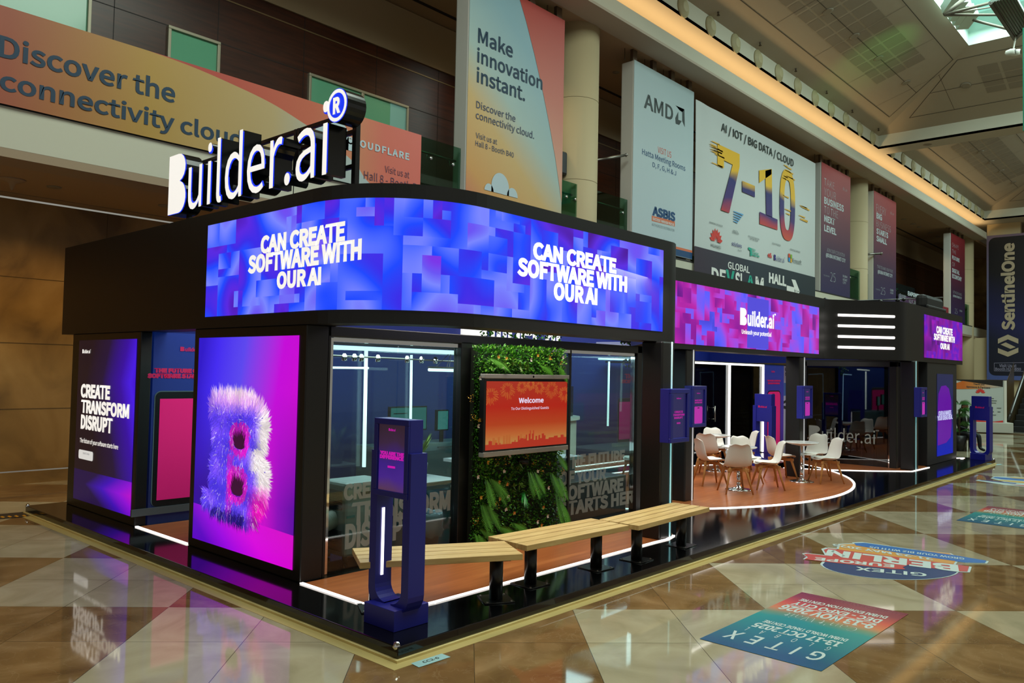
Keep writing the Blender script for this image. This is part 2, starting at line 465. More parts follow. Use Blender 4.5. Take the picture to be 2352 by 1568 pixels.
# round columns along the balcony edge
for i, (px, lab) in enumerate(((12.55, 'cream round column between the tall orange banner and the pale grey banner'), (33.15, 'cream round column right of the first dark red banner'), (53.0, 'cream round column at the far end of the balcony'))):
    c = empty('column', (px, 8.25, 0), lab, 'column', 'round columns along the balcony')
    b = MB(); b.lathe([(0.62, 0), (0.62, 10.94)], (px, 8.25, 0), 32); b.build('shaft', M_cream, c, smooth=True)
    b = MB()
    for zz in (6.9, 9.0): b.lathe([(0.622, zz), (0.623, zz+0.012)], (px, 8.25, 0), 32)
    b.build('joint', mat('column_joint', '#8a7a5a', 0.8), c, smooth=True)

# windows in the wood wall
def window(x0, x1, z0, z1, label, panes=(), clear=None):
    c = empty('window', ((x0+x1)/2, YW, z0), label, 'window', 'green glazed windows in the wood wall')
    b = MB(); f = 0.06
    b.box((x0, YW-0.08, z1-f), (x1, YW+0.02, z1)); b.box((x0, YW-0.08, z0), (x1, YW+0.02, z0+f))
    b.box((x0, YW-0.08, z0+f), (x0+f, YW+0.02, z1-f)); b.box((x1-f, YW-0.08, z0+f), (x1, YW+0.02, z1-f))
    for p in panes: b.box((p-0.04, YW-0.08, z0+f), (p+0.04, YW+0.02, z1-f))
    b.build('frame', M_windowframe, c, bevel=0.008)
    b = MB(); b.box((x0+f, YW-0.03, z0+f), (x1-f, YW-0.01, z1-f)); b.build('pane', M_glassgreen, c)
    if clear:
        b = MB(); b.box((clear[0], YW-0.034, z0+f), (clear[1], YW-0.0305, z1-f)); b.build('clear_pane', mat('clear_window_glass', '#7fb8ae', 0.06, emit=0.10, ecol='#9fd8cf'), c, label='clear pane showing the bright roof light')
window(-2.6, 1.62, 6.3, 8.9, 'green window behind the left end of the long banner')
window(3.0, 4.06, 6.3, 8.53, 'single square green window above the long orange banner')
window(6.14, 9.0, 6.3, 8.53, 'double green window with a clear right pane above the lit roof sign', (7.6,), (8.45, 8.94))
window(36.5, 38.2, 5.9, 7.4, 'small green window behind the second dark red banner')
b = MB(); b.box((40.2, YW-0.05, 5.44), (41.4, YW-0.01, 7.9)); tag(b.build('door', mat('dark_door', '#160a06', 0.5)), 'dark doorway in the wood wall behind the second red banner', 'door')
window(42.3, 43.9, 6.0, 7.6, 'bright framed window near the far red banner')

# glass balustrade, one panel at a time
def glass_mat(name, tint, gloss=0.06, fres=1.45, mixmin=0.0):
    m = bpy.data.materials.new(name); m.use_nodes = True; t = m.node_tree
    for n in list(t.nodes): t.nodes.remove(n)
    o = N(t, 'ShaderNodeOutputMaterial'); tr = N(t, 'ShaderNodeBsdfTransparent'); gl = N(t, 'ShaderNodeBsdfGlossy')
    tr.inputs[0].default_value = L(tint); gl.inputs['Roughness'].default_value = 0.02; gl.inputs[0].default_value = (0.9, 0.95, 0.95, 1)
    lw = N(t, 'ShaderNodeLayerWeight'); lw.inputs[0].default_value = 0.5      # facing term, alike from both sides of a thin pane
    pw = N(t, 'ShaderNodeMath', operation='POWER'); pw.inputs[1].default_value = 4.0; t.links.new(lw.outputs['Facing'], pw.inputs[0])
    ad = N(t, 'ShaderNodeMath', operation='MULTIPLY_ADD'); ad.inputs[1].default_value = 0.55; ad.inputs[2].default_value = 0.022+mixmin; t.links.new(pw.outputs[0], ad.inputs[0])
    mx = N(t, 'ShaderNodeMixShader'); t.links.new(ad.outputs[0], mx.inputs[0]); t.links.new(tr.outputs[0], mx.inputs[1]); t.links.new(gl.outputs[0], mx.inputs[2])
    t.links.new(mx.outputs[0], o.inputs[0]); MATS[name] = m
    return m
M_balglass = glass_mat('balustrade_glass', '#a9cdbd', mixmin=0.03)
M_glass = glass_mat('clear_glass', '#dfeeee', mixmin=0.02)
M_darkglass = glass_mat('smoked_glass', '#77828e', mixmin=0.05)
for (x0, x1, lab) in ((6.9, 8.05, 'glass balustrade panel right of the long orange banner'), (11.40, 12.28, 'glass balustrade panel between the tall orange banner and the column'), (12.6, 14.38, 'glass balustrade panel left of the pale grey banner'),
                      (31.2, 33.8, 'glass balustrade panel between the first two dark red banners'), (37.5, 41.0, 'glass balustrade panel right of the second dark red banner'), (51.0, 53.2, 'glass balustrade panel beyond the last dark red banner')):
    c = empty('glass_balustrade', ((x0+x1)/2, 7.82, 5.46), lab, 'balustrade', 'glass balustrade panels on the balcony')
    b = MB(); b.box((x0, 7.80, 5.46), (x1, 7.82, 6.77)); b.build('pane', M_balglass, c)
    b = MB(); b.tube([(x0+0.02, 7.90, 6.50), (x1-0.05, 7.90, 6.50)], 0.025); b.build('handrail', M_steel, c, smooth=True)
    for q in (x0+0.3, x1-0.22):
        b = MB(); b.tube([(q, 7.82, 6.38), (q, 7.90, 6.38), (q, 7.90, 6.48)], 0.012, 6); b.lathe([(0, -0.01), (0.035, -0.01), (0.035, 0.01), (0, 0.01)], (q, 7.79, 6.38), 12, 'Y')
        b.build('bracket', M_chrome, c, smooth=True)
b = MB(); b.box((-14, 9.4, 5.44), (34, 9.42, 6.15)); tag(b.build('corridor_glass_screen', glass_mat('teal_glass', '#3a9a86', mixmin=0.04)), 'teal glass screen along the balcony corridor', 'glass screen')

# ------------------------------------------------------------------ ceiling fittings
def downlight(p, label, group, r=0.09, warm='#ffd9a0', k=3.0, ring=True, tilt=None):
    c = empty('downlight', p, label, 'downlight', group)
    b = MB(); b.lathe([(r*0.62, -0.012), (r, -0.014), (r*1.08, 0.0), (r*0.62, 0.0)], p, 20); o = b.build('trim_ring', mat('downlight_ring', '#8a8070', 0.5), c, smooth=True)
    b = MB(); b.lathe([(0, -0.008), (r*0.66, -0.008)], p, 20); o2 = b.build('lamp', mat('downlight_lamp_'+warm.strip('#'), '#ffffff', 0.4, emit=k, ecol=warm), c)
    if tilt is not None: c.rotation_euler.x = tilt
    return c
GL = 'downlights under the balcony'
for i, px in enumerate((0.69, 2.43, 4.17, 5.91, 7.65, 9.4, 12.9, 16.4, 19.9, -1.05, -2.8)):
    lab = {0: 'left of the two bright round downlights in the balcony underside', 1: 'round downlight in the balcony underside beside the lit roof sign'}.get(i, 'round downlight recessed in the balcony underside behind the booth')
    c = downlight((px, 9.28, ZS+0.03), lab, GL, 0.10)
    lamp('downlight_beam', 'SPOT', (px, 9.28, ZS-0.02), 72, (1.0, 0.66, 0.28), (px, 9.85, 0), parent=c, spot_size=math.radians(125), spot_blend=0.7, shadow_soft_size=0.06)
b = MB(); p = AZ(28, 412, ZS+0.03); b.lathe([(0.0, -0.17), (0.02, -0.15), (0.05, -0.06), (0.16, -0.02), (0.19, 0.0)], p, 20)
tag(b.build('ceiling_speaker', M_soffit, smooth=True), 'cone shaped fitting in the balcony underside left of the downlights', 'ceiling fitting')
GU = 'downlights in the upper soffit'
ulist = [((1415, 166), 'round downlight in the upper soffit left of the pale grey banner'), ((1972, 449), 'round downlight in the upper soffit behind the dark red banners, leftmost of its row'),
         ((2076, 503), 'first small downlight right of the second dark red banner'), ((2097, 514), 'second small downlight right of the second dark red banner'), ((2112, 521), 'third small downlight right of the second dark red banner'),
         ((2137, 534), 'fourth small downlight right of the second dark red banner'), ((2155, 543), 'fifth small downlight right of the second dark red banner'), ((2151, 558), 'lowest but one small downlight before the last red banner'), ((2168, 567), 'small downlight just left of the last red banner'), ((2228, 596), 'small downlight beside the far column')]
for (q, lab) in ulist:
    p = AZ(q[0], q[1], ZC); c = downlight(tuple(p), lab, GU, 0.10 if q[0] < 2000 else 0.14)
for xx in (10.0, 16.0, 22.0, 28.0, 34.5, 40.0, 46.0):
    lamp('downlight_beam', 'SPOT', (xx, 9.1, ZC-0.05), 130, (1.0, 0.74, 0.42), (xx, 9.1, 0), spot_size=math.radians(115), spot_blend=0.6, shadow_soft_size=0.1)
# downlights in the coffer slope and beam
S0 = math.atan2(ZT-ZR, KK)
def slope_pt(px, py):      # on the near slope of a coffer
    d = ray(px, py); k = (ZT-ZR)/KK
    t = (ZR+k*(YF-CAM.y)-CAM.z)/(d.z+k*d.y); return CAM+d*t
for q, wc, lab in (((1902, 25), '#ffd79a', 'coffer downlight nearest the top edge of the picture'), ((1963, 82), '#fff6f0', 'white coffer downlight left of the green light patch'), ((2018, 133), '#fff6f0', 'white coffer downlight in the green light patch'), ((2081, 189), '#ffd79a', 'coffer downlight near the corner joint of the ceiling'),
                   ((2252, 348), '#ffd79a', 'first downlight of the far coffer row'), ((2276, 371), '#ffd79a', 'second downlight of the far coffer row'), ((2299, 392), '#ffd79a', 'third downlight of the far coffer row'), ((2327, 418), '#ffd79a', 'fourth downlight of the far coffer row')):
    p = slope_pt(*q); downlight(tuple(p-Vector((0, 0, 0.015))), lab, 'downlights in the sloping coffers', 0.15, wc, 3.0, tilt=-S0)
p = AX(2218, 195, 31.98-2.6); kx = (ZT-ZR)/KK
d = ray(2218, 195); tt = (ZR+kx*(31.98-CAM.x)-CAM.z)/(d.z+kx*d.x); p = CAM+d*tt
c = downlight(tuple(p-Vector((0, 0, 0.02))), 'downlight on the far slope of the near coffer', 'downlights in the sloping coffers', 0.17, '#ffd79a'); c.rotation_euler = (0, S0, 0)
p = AZ(2130, 332, 11.9); downlight(tuple(p), 'downlight in the flat beam between the two coffers', 'downlights in the flat ceiling beams', 0.16)
p = AZ(2312, 516, 11.9); downlight(tuple(p), 'small downlight in the far beam above the tall blue banner', 'downlights in the flat ceiling beams', 0.16)
lamp('green_spot', 'SPOT', (22.5, 1.0, 11.3), 260, (0.25, 1.0, 0.25), tuple(slope_pt(2010, 130)), spot_size=math.radians(42), spot_blend=1.0, shadow_soft_size=0.1)
# jet nozzles along the coffer rims
NZ = MB(); NZ.lathe([(0.30, 0.0), (0.29, -0.03), (0.20, -0.045), (0.16, -0.10), (0.115, -0.11)], (0, 0, 0), 24, 'Y')
ND = MB(); ND.lathe([(0, -0.085), (0.12, -0.10)], (0, 0, 0), 24, 'Y')
first = None
allx = [13.9+1.571*i for i in range(0, 12)]+[33.85+1.571*i for i in range(0, 12)]
for i, xx in enumerate(allx):
    near = xx < 32; n_ = (i+1 if near else i-11)
    words = ['first', 'second', 'third', 'fourth', 'fifth', 'sixth', 'seventh', 'eighth', 'ninth', 'tenth', 'eleventh', 'twelfth']
    lab = 'round air nozzle, %s from the left on the %s coffer rim' % (words[n_-1], 'near' if near else 'far')
    if first is None:
        first = empty('air_nozzle', (0, 0, 0), lab, 'air nozzle', 'round jet nozzles along the coffer rim')
        NZ.build('flange', mat('nozzle_cream', '#b5ab85', 0.6), first, smooth=True); ND.build('throat', mat('nozzle_dark', '#1c180e', 0.8), first)
        c = first
    else: c = copy_tree(first)
    c.location = (xx, YF, 12.19); c['label'] = lab
# small sprinkler heads
sp0 = None
for q in ((1650, 27), (1746, 97), (1828, 157), (1899, 208), (1958, 252), (2018, 294), (2065, 296), (2243, 264)):
    p = slope_pt(*q)
    if q[0] > 2060: d = ray(*q); p = CAM+d*((12.62-CAM.z)/d.z)
    b = MB(); b.lathe([(0, -0.12), (0.05, -0.10), (0.02, -0.06), (0.03, 0.0)], p-Vector((0, 0, 0.01)), 10)
    tag(b.build('sprinkler_head', mat('sprinkler_dark', '#4a3a28', 0.6)), 'small dark sprinkler head on the sloping ceiling', 'sprinkler', 'sprinkler heads along the coffer')
# roof truss below the near skylight, and its panel edge
c = empty('roof_truss', (28, -1, 12.6), 'grey steel lattice truss and ribbed panel below the skylight', 'truss')
b = MB(); A = AZ(2169, 34, 12.6); B2 = AZ(2296, 34, 12.6); C2 = AZ(2331, 80, 12.6); D2 = AZ(2280, 2, 12.6); E2 = AZ(2215, -6, 13.2)
for a_, e_, r_ in ((A, B2, 0.04), (A, AZ(2280, 5, 12.75), 0.045), (A, AZ(2222, -8, 13.1), 0.06), (A, AZ(2290, 14, 12.9), 0.025), (AZ(2235, 46, 13.4), AZ(2320, 68, 12.7), 0.04)): b.tube([a_, e_], r_, 8)
b.build('lattice_bars', mat('truss_steel', '#6f6a5e', 0.4, metal=0.5), c, smooth=True)
b = MB(); P_ = [AZ(2275, -4, 12.6), AZ(2331, 80, 12.6), AZ(2365, 45, 12.6), AZ(2330, -20, 12.6)]; b.prism(P_, (0, 0, -0.12)); b.build('ribbed_panel', mat('truss_panel', '#6f8074', 0.5), c)
b = MB()
for k in range(9):
    t_ = k/8; b.tube([lerp(P_[0], P_[3], t_)+Vector((0, 0, -0.13)), lerp(P_[1], P_[2], t_)+Vector((0, 0, -0.13))], 0.018, 6)
b.tube([P_[0]+Vector((0, 0, -0.13)), P_[1]+Vector((0, 0, -0.13))], 0.06); b.tube([P_[1]+Vector((0, 0, -0.13)), P_[2]+Vector((0, 0, -0.13))], 0.06); b.build('rib', mat('truss_rib', '#4f4a40', 0.5), c)
b = MB()
for k in range(5):
    a_ = AZ(2188+8*k, 4+10*k, 13.6); b.obox(a_, (0.9, 0.5, 0), (0.0, 0.06, 0.25), (0.2, -0.3, 0.02))
b.build('louvre', mat('louvre_white', '#cfe6da', 0.6), c)
# camera hanging under the truss
c = empty('security_camera', AZ(2326, 120, 12.0), 'pair of small white cameras hanging from a thin rod under the truss', 'camera')
b = MB(); b.tube([AZ(2333, 84, 12.45), AZ(2327, 118, 12.0)], 0.02, 6); b.build('rod', M_white, c)
for q in ((2321, 120), (2333, 121)):
    b = MB(); p = AZ(q[0], q[1], 12.0); b.lathe([(0.0, -0.13), (0.085, -0.12), (0.10, 0.0), (0.07, 0.12), (0, 0.15)], p, 14, 'Y'); o = b.build('camera_head', M_white, c, smooth=True)
    b = MB(); b.lathe([(0, -0.14), (0.075, -0.135)], p, 14, 'Y'); b.build('lens', M_blackgloss, o)
# ================================================================== banners
def grad_mat(name, stops, ang=0.0, rough=0.6, emit=0.0, wob=0.0, wscale=2.0, only_emit=False):
    """A printed colour run across the unit square of the UV map, at an angle."""
    m, t, b = nt(name)
    uv = N(t, 'ShaderNodeUVMap'); mp = N(t, 'ShaderNodeMapping'); mp.inputs['Rotation'].default_value = (0, 0, -ang)
    t.links.new(uv.outputs[0], mp.inputs[0])
    sp = N(t, 'ShaderNodeSeparateXYZ'); t.links.new(mp.outputs[0], sp.inputs[0])
    val = sp.outputs[0]
    if wob:
        n = N(t, 'ShaderNodeTexNoise'); n.inputs['Scale'].default_value = wscale; n.inputs['Detail'].default_value = 1.0; t.links.new(uv.outputs[0], n.inputs['Vector'])
        a = N(t, 'ShaderNodeMath', operation='MULTIPLY_ADD'); a.inputs[1].default_value = wob; t.links.new(n.outputs[0], a.inputs[0]); t.links.new(val, a.inputs[2]); val = a.outputs[0]
    r = ramp(t, stops); t.links.new(val, r.inputs[0])
    if only_emit: b.inputs['Base Color'].default_value = (0.004, 0.004, 0.004, 1)
    else: t.links.new(r.outputs[0], b.inputs['Base Color'])
    b.inputs['Roughness'].default_value = rough
    if emit: t.links.new(r.outputs[0], b.inputs['Emission Color']); b.inputs['Emission Strength'].default_value = emit
    return m
M_side = mat('banner_side_white', '#d2d0ca', 0.6)
M_navy = mat('navy_print', '#12354f', 0.6)
M_ltprint = mat('pale_blue_print', '#b9cdd6', 0.6)
M_whiteprint = mat('white_print', '#e3e3e0', 0.6)
M_darkprint = mat('charcoal_print', '#2a3536', 0.6)

def hang(label, name, x0, x1, z0, z1, front, depth=0.42, posts=True, group=None):
    c = empty(name, ((x0+x1)/2, YB, z0), label, 'banner', group)
    b = MB(); b.box((x0, YB, z0), (x1, YB+depth, z1)); b.build('banner_box', M_side, c, bevel=0.04)
    b = MB(); y = YB-0.004; b.quad((x0+0.004, y, z0), (x1, y, z0), (x1, y, z1), (x0+0.004, y, z1))
    b.build('printed_face', front, c, uvs=lambda p: ((p.x-x0)/(x1-x0), (p.z-z0)/(z1-z0)))
    if posts:
        for k in range(4):
            xx = x0+0.12+(x1-x0-0.26)*k/3
            b = MB(); b.box((xx-0.10, YB+0.05, z1-0.02), (xx+0.10, YB+0.14, ZC)); b.build('hanging_post', M_post, c)
            b = MB(); b.box((xx-0.28, YB+0.20, z1), (xx-0.26, YB+0.22, ZC)); b.build('hanging_rod', M_post, c)
            b = MB(); b.box((xx-0.13, YB+0.05, z0-0.35), (xx+0.13, YB+0.30, z0)); b.build('foot_bracket', M_hall, c)
    return c
# ---- long banner on the balcony front
def disc_z(x, f): return 5.43+f*1.29
x0, x1, z0, z1 = -9.0, 6.78, 5.43, 6.725
c = empty('balcony_banner', (0, YB, z0), 'long orange and red fabric banner across the balcony front with two lines of navy lettering', 'banner')
b = MB(); n = 90
for i in range(n+1):
    for k in range(9):
        x = x0+(x1-x0)*i/n; f = k/8
        wv = 0.003*math.sin(x*2.3+f*2.2)*(1-f)+0.003*math.sin(x*5.1-f*5.0)*(1-f)**1.5
        sag = 0.03*math.sin(x*0.9)*(1-f)
        b.v.append(Vector((x, YB-0.05+wv, z0+(z1-z0)*f)))
for i in range(n):
    for k in range(8): b.f.append((i*9+k, (i+1)*9+k, (i+1)*9+k+1, i*9+k+1))
# the printed design: pale swoosh left of a curve, red run right of it
def discover_mat():
    m, t, bs = nt('long_banner_print')
    uv = N(t, 'ShaderNodeUVMap'); sp = N(t, 'ShaderNodeSeparateXYZ'); t.links.new(uv.outputs[0], sp.inputs[0])
    ra = ramp(t, [(0.0, '#a5553a'), (0.54, '#9c4a2c'), (0.66, '#b08a3e'), (0.79, '#b9a274'), (0.86, '#a9b3ae'), (1.0, '#a5bcc6')]); t.links.new(sp.outputs[0], ra.inputs[0])
    rb = ramp(t, [(0.70, '#b04038'), (0.84, '#c4664c'), (0.90, '#c9805c'), (0.94, '#d06a58'), (1.0, '#d4685a')]); t.links.new(sp.outputs[0], rb.inputs[0])
    # curve: v = edge(u)
    cv = N(t, 'ShaderNodeFloatCurve'); mapping = cv.mapping; pts = mapping.curves[0].points
    P_ = [(0.0, 1.0), (0.655, 1.0), (0.745, 0.90), (0.83, 0.66), (0.90, 0.30), (0.945, 0.0)]
    pts[0].location = P_[0]; pts[1].location = (1.0, 0.0)
    for p in P_[1:]: pts.new(*p)
    mapping.update(); t.links.new(sp.outputs[0], cv.inputs['Value'])
    g = N(t, 'ShaderNodeMath', operation='GREATER_THAN'); t.links.new(sp.outputs[1], g.inputs[0]); t.links.new(cv.outputs[0], g.inputs[1])
    # the lower left warms to gold and red
    n_ = N(t, 'ShaderNodeTexNoise'); n_.inputs['Scale'].default_value = 3.0; n_.inputs['Detail'].default_value = 0.0; t.links.new(uv.outputs[0], n_.inputs['Vector'])
    mx = N(t, 'ShaderNodeMix', data_type='RGBA'); t.links.new(g.outputs[0], mx.inputs[0]); t.links.new(ra.outputs[0], mx.inputs[6]); t.links.new(rb.outputs[0], mx.inputs[7])
    t.links.new(mx.outputs[2], bs.inputs['Base Color']); bs.inputs['Roughness'].default_value = 0.45
    return m
b.build('fabric', discover_mat(), c, smooth=True, uvs=lambda p: ((p.x-x0)/(x1-x0), (p.z-z0)/(z1-z0)))
YD = YB-0.0575
b = MB()
textY(b, 'Discover the', YD, -3, (129, 236), 402, 79, 0.012)
textY(b, 'connectivity cloud.', YD, -1, (205, 346), 571, 160, 0.012)
b.build('lettering', M_navy, c)
b = MB(); textY(b, 'CLOUDFLARE', YD, 797, (329, 366), 940, 312, 0.02, spacing=1.1)
def cloud(mb, pts3, o, ux, uz):      # three overlapping lobes with a flat foot
    for cx, cz, r in pts3:
        P_ = []
        for k in range(25):
            t_ = PI*k/24; P_.append(Vector(o)+Vector(ux)*(cx+r*math.cos(t_))+Vector(uz)*max(0.0, cz+r*math.sin(t_)))
        if cz > 0.02: P_.append(Vector(o)+Vector(ux)*(cx-r)+Vector(uz)*0); P_.append(Vector(o)+Vector(ux)*(cx+r)+Vector(uz)*0)
        mb.poly(P_)
o_ = AY(722, 306, YD); o_.z = 6.03
cloud(b, [(0.28, 0.16, 0.28), (0.62, 0.30, 0.30), (0.98, 0.05, 0.22), (0.10, 0.02, 0.12)], o_, (0.8, 0, 0), (0, 0, 0.8))
b.build('pale_lettering', M_ltprint, c, label='pale blue cloud symbol and lettering')
b = MB(); textY(b, 'Visit us at', YD, 884, (395, 414), 940, 380, 0.0); textY(b, 'Hall 8 - Booth B40', YD, 836, (410, 440), 975, 392, 0.0)
b.build('small_lettering', mat('purple_print', '#5a3a52', 0.6), c)
# ---- tall orange banner
ga = grad_mat('tall_orange_print', [(0.02, '#c87a5a'), (0.15, '#d09a56'), (0.42, '#cfae72'), (0.62, '#a9c0bc'), (0.95, '#8fb6c4')], math.radians(62), 0.55)
c = hang('tall banner fading from orange to pale blue, with a red upper corner', 'tall_banner', 8.09, 11.35, 5.66, 10.64, ga)
b = MB(); y = YB-0.010
cv = [(0.475, 1.0), (0.56, 0.90), (0.66, 0.76), (0.75, 0.62), (0.84, 0.46), (0.92, 0.30), (1.0, 0.10)]
P_ = [(8.09+3.26*a, y, 5.66+4.98*z) for a, z in cv]+[(11.35, y, 10.64)]
cc = (11.35, y, 10.64)
for i in range(len(cv)-1): b.poly([P_[i], P_[i+1], cc])
b.build('red_corner_print', grad_mat('red_corner_print', [(0.25, '#d8a088'), (0.6, '#c9705f'), (1.0, '#b5382c')], math.radians(90), 0.55), c, uvs=lambda p: ((p.x-8.09)/3.26, (p.z-5.66)/4.98))
b = MB(); Y = YB-0.013
textY(b, 'Make', Y, 1098, (97, 128), 1178, 63, 0.010); textY(b, 'innovation', Y, 1096, (142, 203), 1246, 109, 0.010); textY(b, 'instant.', Y, 1095, (188, 232), 1206, 154, 0.010)
b.build('lettering', M_navy, c)
b = MB()
textY(b, 'Discover the', Y, 1094, (247, 273), 1184, 231, 0.004); textY(b, 'connectivity cloud.', Y, 1093, (271.5, 313), 1227, 255, 0.004)
textY(b, 'Visit us at', Y, 1093, (316, 330), 1142, 303.6, 0.002); textY(b, 'Hall 8 - Booth B40', Y, 1092, (334, 358), 1180, 322, 0.002)
b.build('small_lettering', mat('slate_print', '#46506a', 0.6), c)
b = MB(); cloud(b, [(0.20, 0.0, 0.16), (0.60, 0.14, 0.32), (1.05, 0.0, 0.20)], (8.62, Y, 5.98), (0.9, 0, 0), (0, 0, 1.0)); textY(b, 'CLOUDFLARE', Y, 1163, (471, 500), 1274, 459, 0.02, spacing=1.1)
b.build('pale_lettering', M_ltprint, c)
# ---- pale grey banner
gw = grad_mat('pale_banner_print', [(0.0, '#bccbd2'), (0.5, '#b9cad0'), (1.0, '#a5b9be')], math.radians(90), 0.55)
c = hang('tall pale grey banner with a dark square arrow logo at the top', 'tall_banner', 14.42, 17.69, 5.52, 10.62, gw)
b = MB(); Y = YB-0.007
textY(b, 'AMD', Y, 1479, (247, 270), 1546, 212, 0.012)
def F(px, py): return AY(px, py, Y)
for P_ in (((1552, 242), (1572, 251), (1573, 292), (1567, 278), (1567, 258), (1561, 253)), ((1558, 256), (1551, 271), (1552, 284), (1560, 287), (1566, 278), (1558, 275)), ((1552, 242), (1561, 253), (1568, 257), (1572, 251))):
    b.poly([F(*q) for q in P_])
b.build('lettering', M_darkprint, c)
b = MB(); textY(b, 'VISIT US', Y, 1511, (350, 357), 1542, 336, 0.0); b.build('red_lettering', mat('orange_red_print', '#d2563a', 0.6), c)
b = MB(); textY(b, 'Hatta Meeting Rooms', Y, 1475, (354, 391), 1574, 341, 0.006); textY(b, 'D, F, G, H & J', Y, 1499, (383, 402), 1553, 372, 0.006)
textY(b, 'ASBIS', Y, 1498, (494, 507), 1551, 472, 0.035); b.build('blue_lettering', mat('blue_print', '#0e4474', 0.6), c)
b = MB(); b.quad(F(1497, 495), F(1550, 508), F(1550, 520), F(1497, 507)); b.build('orange_bar', mat('orange_bar_print', '#d9724a', 0.6), c)
b = MB(); textY(b, 'SUCCESS THROUGH FOCUS', Y-0.004, 1499, (505, 517), 1548, 499, 0.02); b.build('white_lettering', M_whiteprint, c)
b = MB(); textY(b, 'AUTHORIZED DISTRIBUTOR', Y, 1497, (518, 531), 1549, 512, 0.0); textY(b, 'www.asbisme.ae', Y, 1500, (549, 560), 1550, 542, 0.0); b.build('grey_lettering', mat('grey_print', '#7d8f96', 0.6), c)
b = MB(); b.box((14.43, Y, 5.53), (17.69, Y+0.006, 5.72)); b.build('blue_stripe', mat('blue_print', '#0e4474', 0.6), c)
b = MB(); b.box((14.43, Y, 5.72), (17.69, Y+0.006, 5.79)); b.build('orange_stripe', mat('orange_bar_print', '#d9724a', 0.6), c)
# ---- wide white hall banner
c = empty('wide_banner', (22.4, YB, 5.0), 'wide white banner with big multicoloured hall numbers and a row of sponsor logos', 'banner')
xa, xb = 17.72, 27.13
b = MB(); n = 40
for i in range(n+1):
    for k in range(9):
        x = xa+(xb-xa)*i/n; f = k/8
        b.v.append(Vector((x, YB-0.045+0.02*math.sin((x-xa)*5-f*3)*math.exp(-(x-xa)/1.6), 5.0+5.40*f)))
for i in range(n):
    for k in range(8): b.f.append((i*9+k, (i+1)*9+k, (i+1)*9+k+1, i*9+k+1))
b.build('fabric', mat('white_banner_cloth', '#c3c9c9', 0.55), c, smooth=True)
Y = YB-0.07
b = MB(); b.quad((xa, Y+0.004, 5.0), (xb, Y+0.004, 5.0), (xb, Y+0.004, 5.93), (xa, Y+0.004, 5.93)); b.build('dark_band', grad_mat('dark_band_print', [(0, '#2f1c33'), (0.4, '#1b2836'), (1, '#19262e')], 0), c, uvs=lambda p: ((p.x-xa)/(xb-xa), (p.z-5)/0.93))
b = MB(); textY(b, 'AI / IOT / BIG DATA / CLOUD', Y, 1657, (300, 382), 1823, 281, 0.008); b.build('lettering', M_darkprint, c)
gnum = grad_mat('number_print', [(0.05, '#e8b522'), (0.30, '#e0662c'), (0.52, '#b2343f'), (0.66, '#3a1f6c'), (0.86, '#23246a'), (0.97, '#e6b324')], math.radians(90), 0.6, wob=0.35, wscale=3.2)
def unum(p): return ((p.x-19.0)/6.0, (p.z-6.35)/2.9)
b = MB()
P_ = [(1648, 330), (1699, 354), (1699, 382), (1675, 489), (1656, 482), (1683, 378), (1663, 368), (1663, 386), (1648, 381)]
Q_ = [F(*q) for q in P_]
for tri in ((0, 1, 2), (0, 2, 6), (2, 5, 6), (2, 3, 5), (3, 4, 5), (0, 6, 7), (0, 7, 8)): b.poly([AY(*P_[k], Y) for k in tri])
b.poly([AY(*q, Y) for q in ((1705, 415), (1734, 427), (1734, 453), (1705, 440))])
for P2 in (((1744, 391), (1772, 388), (1772, 400), (1744, 420)), ((1758, 392), (1773, 388), (1774, 500), (1760, 494)), ((1745, 486), (1786, 504), (1786, 528), (1745, 514))): b.poly([AY(*q, Y) for q in P2])
oc = AY(1809, 471, Y)
for k in range(40):
    t0, t1 = 2*PI*k/40, 2*PI*(k+1)/40
    def E_(t_, a_, c_): 
        cx, sx = math.cos(t_), math.sin(t_)
        return oc+Vector((a_*math.copysign(abs(cx)**0.7, cx), 0, c_*math.copysign(abs(sx)**0.85, sx)))
    b.poly([E_(t0, 0.68, 1.30), E_(t1, 0.68, 1.30), E_(t1, 0.30, 0.92), E_(t0, 0.30, 0.92)])
b.build('big_numbers', gnum, c, uvs=unum)
b = MB(); random.seed(3)
for (px, py, n_) in ((1636, 350, 9), (1802, 400, 3), (1800, 470, 3), (1835, 488, 6), (1795, 398, 3)):
    for k in range(n_):
        o_ = AY(px, py, Y)+Vector((random.uniform(-0.15, 0.25), 0, random.uniform(-0.35, 0.35))); l_ = random.uniform(0.3, 0.8)
        b.quad(o_, o_+Vector((l_, 0, -0.02)), o_+Vector((l_, 0, 0.03)), o_+Vector((0, 0, 0.02)))
b.build('speed_streaks', mat('yellow_print', '#e5ad2c', 0.6), c)
b = MB(); o_ = AY(1685, 486, Y)
for k in range(5): b.quad(o_+Vector((0, 0, -0.08*k)), o_+Vector((0.7-0.1*k, 0, -0.08*k-0.02)), o_+Vector((0.7-0.1*k, 0, -0.08*k+0.03)), o_+Vector((0, 0, -0.08*k+0.03)))
b.build('blue_streaks', mat('sky_blue_print', '#5f9fd0', 0.6), c)
